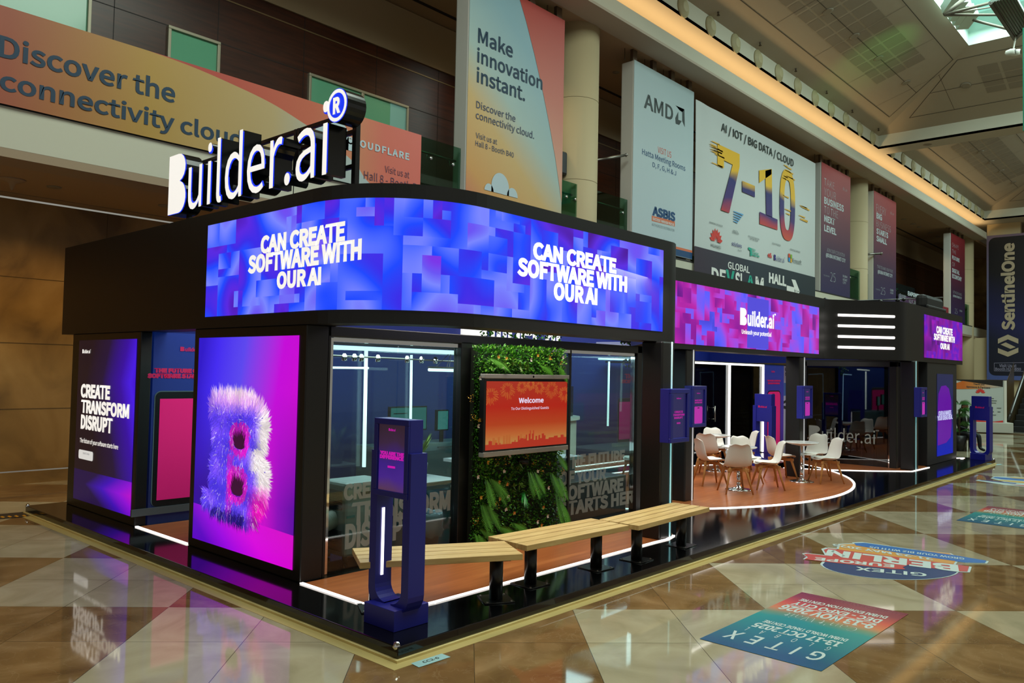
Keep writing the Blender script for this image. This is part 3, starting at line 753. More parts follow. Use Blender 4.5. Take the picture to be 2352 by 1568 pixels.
# sponsor logos
b = MB(); o_ = AY(1645, 555, Y)
for k in range(8):
    t_ = PI*(k+0.5)/8; d_ = Vector((math.cos(t_), 0, math.sin(t_))); nn_ = Vector((-d_.z, 0, d_.x))
    b.poly([o_+d_*0.06, o_+d_*0.30-nn_*0.065, o_+d_*0.43, o_+d_*0.30+nn_*0.065])
textY(b, 'e&', Y, 1764, (590, 594), 1773, 579, 0.02)
b.build('red_logos', mat('red_logo_print', '#d1372e', 0.6), c)
b = MB(); textY(b, 'HUAWEI', Y, 1633, (566, 572), 1656, 559, 0.0); textY(b, 'DIAMOND SPONSOR', Y, 1630, (512, 519), 1660, 508, 0.0)
for (s_, l_, y0, y1, r_, tp) in (('DIGITAL', 1684, 531, 534, 1696, 527), ('ENABLER', 1683, 535, 538, 1697, 531), ('TECH DESTINATION', 1719, 544, 552, 1744, 540), ('OF THE YEAR', 1723, 550, 556, 1741, 546), ('GOLD SPONSOR', 1774, 560, 566, 1793, 556), ('STRATEGIC PARTNER', 1815, 574, 580, 1838, 570)): textY(b, s_, Y, l_, (y0, y1), r_, tp, 0.0)
textY(b, 'Microsoft', Y, 1819, (602, 611), 1841, 592, 0.0); textY(b, 'by stc', Y, 1695, (575, 579), 1704, 572, 0.0)
b.build('small_lettering', M_darkprint, c)
b = MB(); textY(b, 'solutions', Y, 1681, (563, 573), 1704, 554, 0.008); builder_logo(b, AY(1778, 597, Y), Vector((AY(1803, 602, Y).x, Y, AY(1778, 597, Y).z)), AY(1778, 584, Y)); b.build('purple_logos', mat('indigo_print', '#33297a', 0.6), c)
b = MB(); textY(b, 'TECH', Y, 1727, (575, 578), 1735, 570, 0.02); textY(b, 'DESTINATION', Y, 1727, (581, 586), 1742, 577, 0.02); textY(b, 'PAKISTAN', Y, 1727, (587, 592), 1744, 582, 0.03); b.poly([AY(*q, Y) for q in ((1719, 567), (1727, 570), (1727, 587), (1723, 588), (1723, 575), (1719, 573))]); b.build('teal_logo', mat('teal_print', '#12a08a', 0.6), c)
for nm, hx, q in (('red_square', '#d8502c', (1811, 591)), ('green_square', '#7aa522', (1815.5, 593)), ('blue_square', '#2f8fd0', (1811, 600)), ('yellow_square', '#e0a52a', (1815.5, 602))):
    b = MB(); p = AY(q[0], q[1], Y); b.quad(p, p+Vector((0.15, 0, 0)), p+Vector((0.15, 0, 0.15)), p+Vector((0, 0, 0.15))); b.build(nm, mat(nm+'_print', hx, 0.6), c)
Yd = Y-0.004
b = MB(); textY(b, 'GLOBAL', Yd, 1672, (616, 629), 1722, 600, 0.012); textY(b, 'HALL', Yd, 1766, (649, 658), 1806, 625, 0.025); textY(b, '24', Yd, 1788, (690, 696), 1807, 664, 0.03)
textY(b, 'DE', Yd, 1634, (652, 658), 1667, 613, 0.02); textY(b, 'SL', Yd, 1688, (662, 667), 1710, 624, 0.02); textY(b, 'M', Yd, 1735, (669, 673), 1754, 634, 0.02)
b.poly([AY(*q, Yd) for q in ((1807, 655), (1825, 660), (1825, 672), (1807, 667))]); b.poly([AY(*q, Yd) for q in ((1818, 641), (1827, 643), (1837, 669), (1828, 672))]); b.poly([AY(*q, Yd) for q in ((1837, 669), (1830, 685), (1821, 683), (1828, 665))])
b.build('white_lettering', M_whiteprint, c)
b = MB(); textY(b, 'V', Yd, 1667, (658, 660), 1687, 618, 0.02); textY(b, 'A', Yd, 1714, (664, 667), 1733, 630, 0.02); b.build('teal_lettering', mat('teal_print', '#12a08a', 0.6), c)
# ---- three dark red banners
gr = grad_mat('red_banner_print', [(0.02, '#2b2150'), (0.30, '#3a2244'), (0.60, '#6c2a3c'), (0.98, '#a83838')], math.radians(90), 0.6)
gr2 = grad_mat('deep_red_banner_print', [(0.02, '#2a1f4c'), (0.35, '#3c1a38'), (0.70, '#6c1c2a'), (0.98, '#8a2028')], math.radians(90), 0.6)
def red_banner(x0, x1, label, fr, lines, s1, s2, px0, foot):
    c = hang(label, 'tall_banner', x0, x1, 5.42, 10.63, fr, group='dark red tall banners')
    Yr = YB-0.007; b = MB()
    for (s_, l_, y0, y1, r_, tp, bd) in lines: textY(b, s_, Yr, l_, (y0, y1), r_, tp, bd)
    for (s_, l_, y0, y1, r_, tp, bd) in foot: textY(b, s_, Yr, l_, (y0, y1), r_, tp, bd)
    b.build('lettering', mat('pale_grey_print', '#b9c3c9', 0.6), c)
    return c
red_banner(27.86, 31.12, 'dark red tall banner just right of the wide hall banner', gr,
  [('TAKE', 1893, 424, 434, 1917, 408, -0.012), ('YOUR', 1893, 447, 455, 1920, 430, -0.012), ('BUSINESS', 1893, 467, 485, 1938, 451, 0.02), ('TO THE', 1893, 488, 500, 1925, 472, -0.012), ('NEXT', 1893, 508, 517, 1918, 493, 0.025), ('LEVEL', 1893, 530, 540, 1921, 515, 0.025)], '', '', 0,
  [('JOIN OUR ECOSYSTEM', 1899, 577, 587, 1940, 569, -0.01), ('@DUBAI INTERNET CITY', 1897, 589, 601, 1942, 580, 0.015), ('25', 1907, 645, 648, 1919, 625, -0.012), ('CELEBRATING', 1892, 633, 637, 1905, 630, -0.01), ('DUBAI', 1936, 636, 639, 1946, 631, 0.0), ('INTERNET', 1936, 644, 647, 1946, 639, 0.0), ('CITY', 1936, 651, 653, 1943, 646, 0.0), ('dic.ae', 1936, 436, 440, 1946, 429, -0.01)])
red_banner(34.15, 37.42, 'dark red tall banner between the two right round columns, nearer one', gr,
  [('EVERY', 2013, 485, 493, 2035, 468, -0.012), ('BIG', 2013, 501, 507, 2026, 487, 0.025), ('BUSINESS', 2013, 519, 532, 2046, 505, -0.012), ('STARTS', 2013, 536, 546, 2040, 523, 0.025), ('SMALL', 2013, 553, 563, 2037, 540, 0.025)], '', '', 0,
  [('TIME TO MAKE YOUR MOVE', 2015, 615, 624, 2051, 608, -0.01), ('@DUBAI INTERNET CITY', 2016, 627, 635, 2050, 619, 0.015), ('25', 2023, 675, 678, 2033, 659, -0.012), ('CELEBRATING', 2012, 665, 668, 2022, 662, -0.01), ('DUBAI', 2045, 668, 670, 2052, 663, 0.0), ('INTERNET', 2045, 674, 676, 2052, 670, 0.0), ('dic.ae', 2045, 491, 495, 2053, 485, -0.01)])
red_banner(47.7, 50.95, 'darkest and farthest red tall banner near the far column', gr2,
  [('SHAPE', 2187, 566, 571, 2202, 557, -0.012), ('THE', 2187, 580, 584, 2196, 572, -0.012), ('FUTURE', 2187, 595, 602, 2204, 586, 0.025), ('OF', 2187, 610, 613, 2194, 601, -0.012), ('DIGITAL', 2187, 625, 632, 2204, 615, 0.025), ('ECONOMY', 2187, 638, 648, 2209, 628, 0.025)], '', '', 0,
  [('GET IN YOUR BUSINESS', 2189, 673, 678, 2209, 667, -0.01), ('@DUBAI INTERNET CITY', 2189, 681, 687, 2209, 676, 0.012), ('25', 2193, 719, 721, 2199, 708, -0.012), ('DUBAI', 2204, 715, 717, 2210, 711, 0.0)])
c = empty('balcony_banner', (40, YB-0.05, 5.0), 'purple to red balcony banner with white capitals behind the lighting bar', 'banner', None)
b = MB(); xa2, xb2 = 37.6, 46.9
b.box((xa2, YB-0.06, 4.95), (xb2, YB-0.04, 6.18)); b.build('fabric', grad_mat('balcony_red_print', [(0, '#35244e'), (0.45, '#5a2444'), (1, '#8a2c30')], 0), c, uvs=lambda p: ((p.x-xa2)/(xb2-xa2), 0.5))
b = MB(); Yq = YB-0.068
textY(b, 'EMPOWERING', Yq, 2085, (678, 691), 2123, 668, 0.025); textY(b, 'BUSINESSES TO', Yq, 2088, (697, 711), 2126, 687, -0.01); textY(b, 'MAKE IT BIG', Yq, 2092, (714, 726), 2122, 704, 0.02)
textY(b, 'DUBAI', Yq, 2071, (681, 684), 2081, 676, 0.0); textY(b, 'INTERNET', Yq, 2071, (687, 690), 2082, 682, 0.0); textY(b, '@', Yq, 2065, (686, 687), 2070, 673, 0.0); b.build('lettering', mat('pale_grey_print', '#b9c3c9', 0.6), c)
# brace rods from column to banner
b = MB(); b.tube([AY(1362, 369, 8.0), AY(1438, 356, 7.72)], 0.035, 8); b.lathe([(0, -0.06), (0.06, 0), (0, 0.06)], AY(1438, 356, 7.72), 12)
tag(b.build('brace_rod', M_steel, smooth=True), 'thin steel rod from the column to the pale grey banner', 'brace rod', 'brace rods')
b = MB(); b.tube([AY(1971, 585, 8.0), AY(2024, 582, 7.4)], 0.05, 8); b.lathe([(0, -0.09), (0.09, 0), (0, 0.09)], AY(2024, 582, 7.4), 12)
tag(b.build('brace_rod', M_steel, smooth=True), 'thin steel rod crossing the second dark red banner', 'brace rod', 'brace rods')
c = empty('loudspeaker', AY(1296, 378, 7.9), 'black loudspeaker behind the right edge of the tall orange banner', 'loudspeaker')
b = MB(); p = AY(1289, 345, 8.0); q = AY(1302, 404, 8.0); b.box((p.x-0.1, 7.98, q.z), (q.x, 8.4, p.z)); b.build('cabinet', mat('speaker_black', '#15171a', 0.4), c, bevel=0.05)
b = MB(); b.box((p.x-0.05, 7.97, q.z+0.05), (q.x-0.05, 7.985, p.z-0.05)); b.build('grille', mat('speaker_grille', '#24282c', 0.6), c)
# ---- tall navy banner on the far wall
XS = 53.3
c = empty('tall_wall_banner', (XS, 2.0, 2.3), 'tall navy banner with sideways beige lettering on the far wall above the escalator', 'banner')
yl = 6.97; y0_ = -1.0
b = MB(); b.box((XS, y0_, 2.12), (XS+0.15, yl, 11.15)); b.build('border_panel', grad_mat('violet_border_print', [(0, '#4a5a9a'), (0.4, '#5a6a98'), (1, '#7a6478')], math.radians(90)), c, uvs=lambda p: (0.5, (p.z-2.12)/9.0))
b = MB()
def rr(y0, z0, y1, z1, r, x):
    P_ = []
    for (cy, cz, a0) in ((y1-r, z1-r, 0), (y0+r, z1-r, 90), (y0+r, z0+r, 180), (y1-r, z0+r, 270)):
        for k in range(7):
            t_ = math.radians(a0+15*k); P_.append((x, cy+r*math.cos(t_), cz+r*math.sin(t_)))
    return P_[::-1]
b.poly(rr(y0_, 2.39, 6.85, 11.0, 0.35, XS-0.01)); b.build('printed_face', grad_mat('navy_banner_print', [(0.05, '#05061a'), (0.38, '#070c2a'), (0.55, '#16164e'), (0.72, '#100f38'), (0.9, '#0c060c')], math.radians(70), wob=0.3), c, uvs=lambda p: ((6.85-p.y)/7.85, (p.z-2.39)/8.6))
b = MB(); Xq = XS-0.03
def GX(px, py): return AX(px, py, Xq)
A_, B2, T_ = GX(2331, 758), GX(2331, 557), GX(2301, 758)
B2.y = A_.y; T_.z = A_.z
text3(b, 'SentinelOne', A_, B2, T_, 0.025)
for P_ in (((2292, 789), (2292, 778), (2315, 768), (2339, 778), (2339, 789), (2315, 779)), ((2292, 799), (2292, 810), (2315, 819), (2339, 809), (2339, 798), (2315, 808)), ((2298, 791), (2310, 786), (2333, 797), (2321, 801))):
    Q_ = [GX(*q) for q in P_]
    if len(Q_) == 6: b.poly([Q_[0], Q_[1], Q_[2], Q_[5]]); b.poly([Q_[2], Q_[3], Q_[4], Q_[5]])
    else: b.poly(Q_)
b.build('lettering', mat('beige_print', '#b9a78c', 0.6), c)
b = MB(); textX(b, 'Visit Us at', Xq, 2295, (843), 2335, 836, 0.015); textX(b, 'Booth H24-B50', Xq, 2286, (850), 2345, 844, 0.015)
for q in (((2283, 833), (2352, 832), (2352, 833), (2283, 834)), ((2283, 851), (2352, 852), (2352, 853), (2283, 852)), ((2283, 833), (2284, 833), (2284, 852), (2283, 852))): b.poly([GX(*k) for k in q])
b.build('small_lettering', mat('grey_violet_print', '#8a86a0', 0.6), c)
# green banner at the right edge
b = MB(); p = AX(2349, 146, 22.0); q = AX(2352, 300, 22.0)
b.box((22.0, p.y-1.4, q.z), (22.06, p.y, 11.9)); tag(b.build('hanging_green_banner', mat('green_banner_cloth', '#0f7a5c', 0.5)), 'emerald green hanging banner cut by the right edge of the picture', 'banner')
# ================================================================== the booth
PT = 0.105                                  # top of the platform
BX1, BY1 = 19.12, 7.76
def wood_floor():
    m, t, b = nt('orange_wood_floor')
    tc = N(t, 'ShaderNodeTexCoord'); mp = N(t, 'ShaderNodeMapping'); mp.inputs['Scale'].default_value = (0.7, 9, 1)
    n = N(t, 'ShaderNodeTexNoise'); n.inputs['Scale'].default_value = 1.6; n.inputs['Detail'].default_value = 6; n.inputs['Distortion'].default_value = 0.6
    t.links.new(tc.outputs['Object'], mp.inputs[0]); t.links.new(mp.outputs[0], n.inputs['Vector'])
    r = ramp(t, [(0.3, '#94512b'), (0.55, '#a65f34'), (0.75, '#b5703f')]); t.links.new(n.outputs[0], r.inputs[0])
    t.links.new(r.outputs[0], b.inputs['Base Color']); b.inputs['Roughness'].default_value = 0.28; b.inputs['Specular IOR Level'].default_value = 0.35
    return m
M_wood = wood_floor()
plat = empty('platform', (0, 0, 0), 'glossy black exhibition platform edged with pale timber and lit orange wood inlays', 'platform')
b = MB(); b.prism([(0.015, 0.0, 0.022), (BX1, 0.0, 0.022), (BX1, BY1, 0.022), (0.015, BY1, 0.022)], (0, 0, PT-0.022)); b.build('deck', mat('platform_black_gloss', '#060708', 0.09, spec=0.6), plat, bevel=0.006)
b = MB(); b.box((-0.008, -0.022, 0), (BX1+0.02, -0.001, 0.020)); b.box((-0.008, -0.001, 0), (0.013, BY1+0.02, 0.020)); b.box((BX1, -0.001, 0), (BX1+0.02, BY1, 0.020))
b.box((0.013, 0, 0), (BX1, BY1, 0.021)); b.build('timber_edge', noise_mat('pale_timber', [(0.3, '#c2ac70'), (0.7, '#dcc88a')], 3, 0.5, 4, 0.3, (1, 1, 8)), plat)
b = MB(); b.box((-0.10, -0.105, 0.0), (BX1, -0.022, 0.0025)); b.box((-0.10, -0.022, 0.0), (-0.008, BY1-0.1, 0.0025)); b.build('edge_tape', mat('edge_tape_yellow', '#b5a268', 0.3), plat)
for (cx, cy) in ((0.05, 0.05), (0.05, BY1-0.05), (BX1-0.05, 0.05)):
    b = MB(); b.lathe([(0.0, 0.028), (0.018, 0.022), (0.026, 0.0), (0.03, -0.012), (0.018, -0.03)], (cx-0.02*(1 if cx < 1 else -1), cy-0.02*(1 if cy < 1 else -1), PT+0.003), 12)
    b.build('corner_cap', M_chrome, plat, smooth=True)
ZWD = PT+0.003
def inlay(name, pts, strip_pts, w=0.03):
    b = MB(); b.poly([(x, y, ZWD) for x, y in pts]); o = b.build(name, M_wood, plat)
    for seg in strip_pts:
        b = MB()
        for i in range(len(seg)-1):
            a, c_ = Vector((seg[i][0], seg[i][1], ZWD)), Vector((seg[i+1][0], seg[i+1][1], ZWD)); d = (c_-a).normalized(); n_ = Vector((-d.y, d.x, 0))*w/2
            b.prism([a-n_-d*0.004, c_-n_+d*0.004, c_+n_+d*0.004, a+n_-d*0.004], (0, 0, 0.008))
        b.build('light_strip', M_led, o)
    return o
# front left inlay under the benches, around the corner
fl = [(0.462, 1.87), (0.462, 1.06)]
for k in range(1, 8):
    t_ = PI+PI/2*k/8; fl.append((0.92+0.458*math.cos(t_), 1.06+0.45*math.sin(t_)))
fl += [(0.92, 0.61), (4.35, 0.61), (4.62, 0.60), (4.86, 0.66)]
inlay('wood_inlay', fl+[(5.6, 1.25), (6.05, 1.87)], [fl, [(5.2, 0.98), (5.45, 1.13)]], 0.034)
# the rounded cafe inlay
def arc(cx, cy, r, a0, a1, n): return [(cx+r*math.cos(math.radians(a0+(a1-a0)*k/n)), cy+r*math.sin(math.radians(a0+(a1-a0)*k/n))) for k in range(n+1)]
cf = arc(9.75, 5.55, 5.06, 203, 337, 40)
cb = [(13.9, 3.6), (13.2, 3.75), (12.4, 3.95), (11.4, 4.30), (10.2, 4.55), (8.5, 4.6), (6.6, 4.5), (5.3, 4.2)]
inlay('wood_inlay', cf+cb, [cf+[(13.9, 3.6)]+cb], 0.04)
rt = [(12.93, 2.75), (13.24, 2.12), (13.93, 1.29), (14.59, 0.665), (15.72, 0.63)]
inlay('wood_inlay', rt+[(16.0, 0.8), (16.0, 1.04), (14.9, 1.06), (14.9, 3.2), (13.0, 3.2)], [rt], 0.03)
inlay('wood_inlay', [(0.475, 4.06), (0.475, 5.36), (3.2, 5.36), (3.2, 4.06)], [[(0.475, 4.06), (0.475, 5.36)]], 0.034)
inlay('wood_inlay', [(7.0, 5.2), (12.3, 5.2), (12.3, 6.9), (7.0, 6.9)], [[(7.0, 5.2), (12.3, 5.2)], [(7.0, 5.7), (12.3, 5.7)]], 0.03)
inlay('wood_inlay', [(18.62, 0.75), (18.9, 0.62), (18.62, 0.55)], [[(18.55, 0.62), (18.78, 0.62), (18.62, 0.80)]], 0.05)

# ------------------------------------------------------------------ canopy band with LED walls
ZB0, ZB1 = 2.44, 3.67
def fillet(pts, rads, n=10):
    out = []
    for i, p in enumerate(pts):
        r = rads[i]
        if not r: out.append(Vector((p[0], p[1], 0))); continue
        P = Vector((p[0], p[1], 0)); A = Vector((*pts[i-1], 0)); B_ = Vector((*pts[(i+1) % len(pts)], 0))
        d1 = (A-P).normalized(); d2 = (B_-P).normalized(); ang = d1.angle(d2); t_ = r/math.tan(ang/2)
        s = P+d1*t_; e = P+d2*t_; c_ = P+(d1+d2).normalized()*(r/math.sin(ang/2))
        a0 = math.atan2(s.y-c_.y, s.x-c_.x); a1 = math.atan2(e.y-c_.y, e.x-c_.x)
        da = (a1-a0+PI) % (2*PI)-PI
        for k in range(n+1): out.append(c_+Vector((math.cos(a0+da*k/n), math.sin(a0+da*k/n), 0))*r)
    return out
OUT = [(0.44, 7.95), (0.44, 0.72), (4.98, 0.72), (6.25, 1.85), (12.95, 1.85), (14.22, 0.72), (19.10, 0.72), (19.10, 7.95)]
path = fillet(OUT, [0, 1.12, 0.45, 0.45, 0.55, 0.45, 0, 0], 14)
def offset(path, d):
    n = len(path); out = []
    for i in range(n):
        a, p, c_ = path[i-1], path[i], path[(i+1) % n]
        t1 = (p-a).normalized(); t2 = (c_-p).normalized()
        n1 = Vector((-t1.y, t1.x, 0)); n2 = Vector((-t2.y, t2.x, 0)); b_ = (n1+n2)
        b_ = b_.normalized()/max(0.3, math.sqrt((1+n1.dot(n2))/2)); out.append(p+b_*d)
    return out
inn = offset(path, 0.34)
can = empty('booth_canopy', (9.6, 4.3, ZB0), 'black band canopy with curved glowing LED walls running round the top of the booth', 'canopy')
b = MB(); n = len(path)
for i in range(n):
    j = (i+1) % n
    po, pj, qo, qj = path[i], path[j], inn[i], inn[j]
    z = Vector((0, 0, 1))
    b.quad(po+z*ZB0, pj+z*ZB0, pj+z*ZB1, po+z*ZB1); b.quad(po+z*ZB1, pj+z*ZB1, qj+z*ZB1, qo+z*ZB1); b.quad(qo+z*ZB0, qj+z*ZB0, pj+z*ZB0, po+z*ZB0)
b.build('band', M_black, can)
b = MB()
for i in range(n):
    j = (i+1) % n; b.quad(inn[j]+z*ZB0, inn[i]+z*ZB0, inn[i]+z*ZB1, inn[j]+z*ZB1)
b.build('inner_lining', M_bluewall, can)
def led_mat(name, stops, nsc=1.0):
    """A picture of blurred colour cut into shifted rectangles; each rectangle carries its own offset in the UV map."""
    m, t, bs = nt(name)
    uv = N(t, 'ShaderNodeUVMap')
    nz = N(t, 'ShaderNodeTexNoise'); nz.inputs['Scale'].default_value = nsc; nz.inputs['Detail'].default_value = 0.3; nz.inputs['Distortion'].default_value = 0.25
    t.links.new(uv.outputs[0], nz.inputs['Vector'])
    r = ramp(t, stops); t.links.new(nz.outputs[0], r.inputs[0])
    bs.inputs['Base Color'].default_value = (0.002, 0.002, 0.004, 1); bs.inputs['Roughness'].default_value = 0.5; bs.inputs['Specular IOR Level'].default_value = 0.15
    t.links.new(r.outputs[0], bs.inputs['Emission Color']); bs.inputs['Emission Strength'].default_value = 1.0
    return m
M_ledblue = led_mat('led_wall_blue', [(0.20, '#4a0a98'), (0.30, '#5a28e0'), (0.40, '#3a2ce8'), (0.48, '#1c48ff'), (0.55, '#4a68ff'), (0.64, '#7a86ff'), (0.74, '#6a54f4'), (0.84, '#7a34e8')], nsc=1.5)
M_ledmag = led_mat('led_wall_magenta', [(0.22, '#4a0a80'), (0.34, '#8a1098'), (0.44, '#b81fa8'), (0.52, '#b040d8'), (0.60, '#7a58f4'), (0.70, '#5a5cff'), (0.82, '#3a38c8')], nsc=1.1)
M_ledpur = led_mat('led_wall_purple', [(0.22, '#30085c'), (0.36, '#6a0a8c'), (0.48, '#8a10a0'), (0.58, '#5a14c0'), (0.70, '#a012b0'), (0.82, '#4a10a0')], nsc=1.3)
def cut(path, start, end, closed=False):
    """The stretch of the band's outer line between two points on it."""
    L_ = []; acc = [0.0]
    for i in range(len(path)-1): acc.append(acc[-1]+(path[i+1]-path[i]).length)
    def par(q):
        best = (9e9, 0)
        for i in range(len(path)-1):
            a, c_ = path[i], path[i+1]; d = c_-a; t_ = max(0, min(1, (Vector((*q, 0))-a).dot(d)/max(d.dot(d), 1e-9))); e = (a+d*t_-Vector((*q, 0))).length
            if e < best[0]: best = (e, acc[i]+t_*d.length)
        return best[1]
    s0, s1 = par(start), par(end); res = []
    def at(s):
        for i in range(len(path)-1):
            if acc[i] <= s <= acc[i+1]+1e-9: return path[i]+(path[i+1]-path[i])*((s-acc[i])/max(acc[i+1]-acc[i], 1e-9))
        return path[-1]
    ss = [s0]+[a for a in acc if s0+1e-4 < a < s1-1e-4]+[s1]
    return [(at(s), s-s0) for s in ss]
def led_screen(start, end, z0, z1, material, seed):
    st = cut(path, start, end); tot = st[-1][1]; rnd = random.Random(seed)
    def at(sv):
        for i in range(len(st)-1):
            if sv <= st[i+1][1]+1e-9:
                k = (sv-st[i][1])/max(st[i+1][1]-st[i][1], 1e-9); p = st[i][0].lerp(st[i+1][0], k); d = (st[i+1][0]-st[i][0]).normalized(); return p, d
        return st[-1][0], (st[-1][0]-st[-2][0]).normalized()
    nu = max(8, round(tot/0.085)); nv = 12; own = [[0]*nv for _ in range(nu)]; offs = [(0.0, 0.0)]
    for k in range(int(nu*1.1)):                                  # overlapping rectangles, large ones first
        f = k/(nu*1.1); wd = max(1, int(rnd.uniform(3, 9)*(1-0.65*f))); hg = max(1, int(rnd.uniform(3, 10)*(1-0.6*f)))
        i0, j0 = rnd.randint(-1, nu-1), rnd.randint(-3, nv-1); offs.append((rnd.uniform(-9, 9), rnd.uniform(-9, 9)))
        for i in range(max(0, i0), min(nu, i0+wd)):
            for j in range(max(0, j0), min(nv, j0+hg)): own[i][j] = len(offs)-1
    b = MB(); uv = []
    for i in range(nu):
        (pa, da), (pb, db) = at(tot*i/nu), at(tot*(i+1)/nu); na, nb = Vector((da.y, -da.x, 0))*0.008, Vector((db.y, -db.x, 0))*0.008
        for j in range(nv):
            za, zb_ = z0+(z1-z0)*j/nv, z0+(z1-z0)*(j+1)/nv; o = offs[own[i][j]]
            b.quad(pa+na+z*za, pb+nb+z*za, pb+nb+z*zb_, pa+na+z*zb_)
            uv += [(tot*(i+q[0])/nu+o[0], (z1-z0)*(j+q[1])/nv+o[1]) for q in ((0, 0), (1, 0), (1, 1), (0, 1))]
    o = b.build('led_screen', material, can)
    ul = o.data.uv_layers.new(name='UVMap')
    for lp in o.data.loops: ul.data[lp.index].uv = uv[lp.vertex_index]
    return o
s1 = led_screen((0.44, 3.77), (4.63, 0.72), 2.56, 3.54, M_ledblue, 5); s1['label'] = 'long blue LED wall wrapping the rounded corner'
s2 = led_screen((6.72, 1.85), (12.48, 1.85), 2.52, 3.465, M_ledmag, 6); s2['label'] = 'magenta and violet LED wall in the middle'
s3 = led_screen((15.65, 0.72), (19.06, 0.72), 2.54, 3.505, M_ledpur, 7); s3['label'] = 'small purple LED wall at the far end'
Xs = 0.44-0.016; Ys = 0.72-0.016
b = MB()
for s_, l_, ba, r_, ra, tp in (('CAN CREATE', 598, 583, 792, 556, 543), ('SOFTWARE WITH', 569, 629, 830, 596, 588), ('OUR AI', 635, 664, 737, 654, 625)):
    p0 = AX(l_, ba, Xs); p1 = AX(r_, ra, Xs); p1.z = p0.z; pt = AX(l_, tp, Xs); pt.y = p0.y; text3(b, s_, p0, p1, pt, 0.030, spacing=1.0)
for s_, l_, ba, r_, ra, tp in (('CAN CREATE', 1224, 594, 1415.5, 628, 554), ('SOFTWARE WITH', 1188, 632.5, 1440, 670, 590), ('OUR AI', 1271.5, 688, 1372, 699, 647)):
    p0 = AY(l_, ba, Ys); p1 = AY(r_, ra, Ys); p1.z = p0.z; pt = AY(l_, tp, Ys); pt.x = p0.x; text3(b, s_, p0, p1, pt, 0.030, spacing=1.0)
b.build('lettering', M_letter, s1)
Y2 = 1.85-0.018
b = MB(); p0 = AY(1700, 745.5, Y2); p1 = AY(1782, 755, Y2); p1.z = p0.z; pt = AY(1700, 706, Y2); pt.x = p0.x
builder_logo(b, p0, p1, pt, 0.022); textY(b, 'Unleash your potential', Y2, 1703.5, (766, 772), 1772, 756, 0.012)
b.build('lettering', M_letter, s2)
q_ = MB(); a_ = AY(1717, 690, 1.85-0.012); c_ = AY(1765, 800, 1.85-0.012)
q_.quad((a_.x, 1.838, 2.535), (c_.x, 1.838, 2.535), (c_.x, 1.838, 3.42), (a_.x, 1.838, 3.42)); q_.build('plain_block', screen_mat('led_plain_indigo', '#5048d8', 1.0), s2)
b = MB()
for s_, l_, ba, r_, ra, tp in (('CAN CREATE', 2151, 764.5, 2188, 769, 748), ('SOFTWARE WITH', 2145, 780, 2193, 790, 765), ('OUR AI', 2160, 801, 2181, 805, 787)):
    p0 = AY(l_, ba, Ys); p1 = AY(r_, ra, Ys); p1.z = p0.z; pt = AY(l_, tp, Ys); pt.x = p0.x; text3(b, s_, p0, p1, pt, 0.030, spacing=1.0)
b.build('lettering', M_letter, s3)
# four glowing bars on the slanted face
A_, B2 = Vector((12.95, 1.85, 0)), Vector((14.22, 0.72, 0)); d = (B2-A_).normalized(); nn_ = Vector((d.y, -d.x, 0)); mid = (A_+B2)/2
for k in range(4):
    zz = 2.685+0.222*k; b = MB(); b.tube([mid-d*0.62+nn_*0.012+z*zz, mid+d*0.62+nn_*0.012+z*zz], 0.026, 8); b.build('light_bar', M_led, can, smooth=True)
# white plate and big letters on the blue inner lining at the back
b = MB(); Yi = 7.58
p0 = Vector((7.95, Yi, 2.60)); builder_logo(b, p0, p0+Vector((3.45, 0, 0)), p0+Vector((0, 0, 0.85)), 0.03, lift=0.03, depth=0.06, reg=False); b.build('rear_lettering', M_letter, can, label='white wordmark on the blue inner face, mostly hidden')

# ------------------------------------------------------------------ lit roof sign
sg = empty('roof_sign', (0.6, 4.4, 3.67), 'large white illuminated wordmark on a black frame standing on the left canopy edge', 'roof sign')
Xl = 0.55
b = MB(); p0 = AX(407, 498, Xl); p1 = AX(786, 418, Xl); p0.z = 3.80; p1.z = 3.80; 
p0y = p0.y
def P(y, zz): return Vector((Xl, y, zz))
y0 = AX(409, 430, Xl).y; y1 = AX(776, 340, Xl).y
zt = AX(412, 365, Xl).z; zb = AX(407, 498, Xl).z
bs_ = MB(); bf = MB()
def addB(mb, lift, depth): B_shape(mb, P(y0, zb), Vector((0, (y1-y0)*0.135, 0)), Vector((0, 0, zt-zb)), lift, depth)
def addT(mb, lift, depth, bold): text3(mb, 'uilder.ai', P(y0+(y1-y0)*0.155, zb+0.01), P(y1, zb+0.01), P(y0+(y1-y0)*0.155, zb+0.01+(zt-zb)*0.93), bold, lift=lift, depth=depth)
addB(bs_, 0.0, 0.20); addT(bs_, 0.0, 0.20, 0.004); bs_.build('letter_returns', mat('letter_return_black', '#0c0f10', 0.18, spec=0.6), sg)
bh = MB(); addB(bh, 0.100, 0.012); addT(bh, 0.100, 0.012, 0.010); bh.build('halo_edge', screen_mat('letter_halo_blue', '#1a3cff', 0.9), sg)
addB(bf, 0.110, 0); addT(bf, 0.110, 0, 0.0); bf.build('letter_faces', M_letter, sg)
cR = AX(797, 249, Xl); b = MB(); b.lathe([(0.0, -0.10), (0.15, -0.10), (0.15, 0.10), (0.0, 0.10)], cR, 28, 'X'); b.build('mark_return', MATS['letter_return_black'], sg)
b = MB(); b.lathe([(0.0, -0.106), (0.152, -0.106)], cR, 28, 'X', cap=False); b.build('mark_halo', MATS['letter_halo_blue'], sg)
b = MB(); b.lathe([(0.112, -0.110), (0.145, -0.110)], cR, 28, 'X', cap=False); text3(b, 'R', cR+Vector((-0.112, 0.055, -0.075)), cR+Vector((-0.112, -0.055, -0.075)), cR+Vector((-0.112, 0.055, 0.075)), 0.03); b.build('mark_face', M_letter, sg)
b = MB()
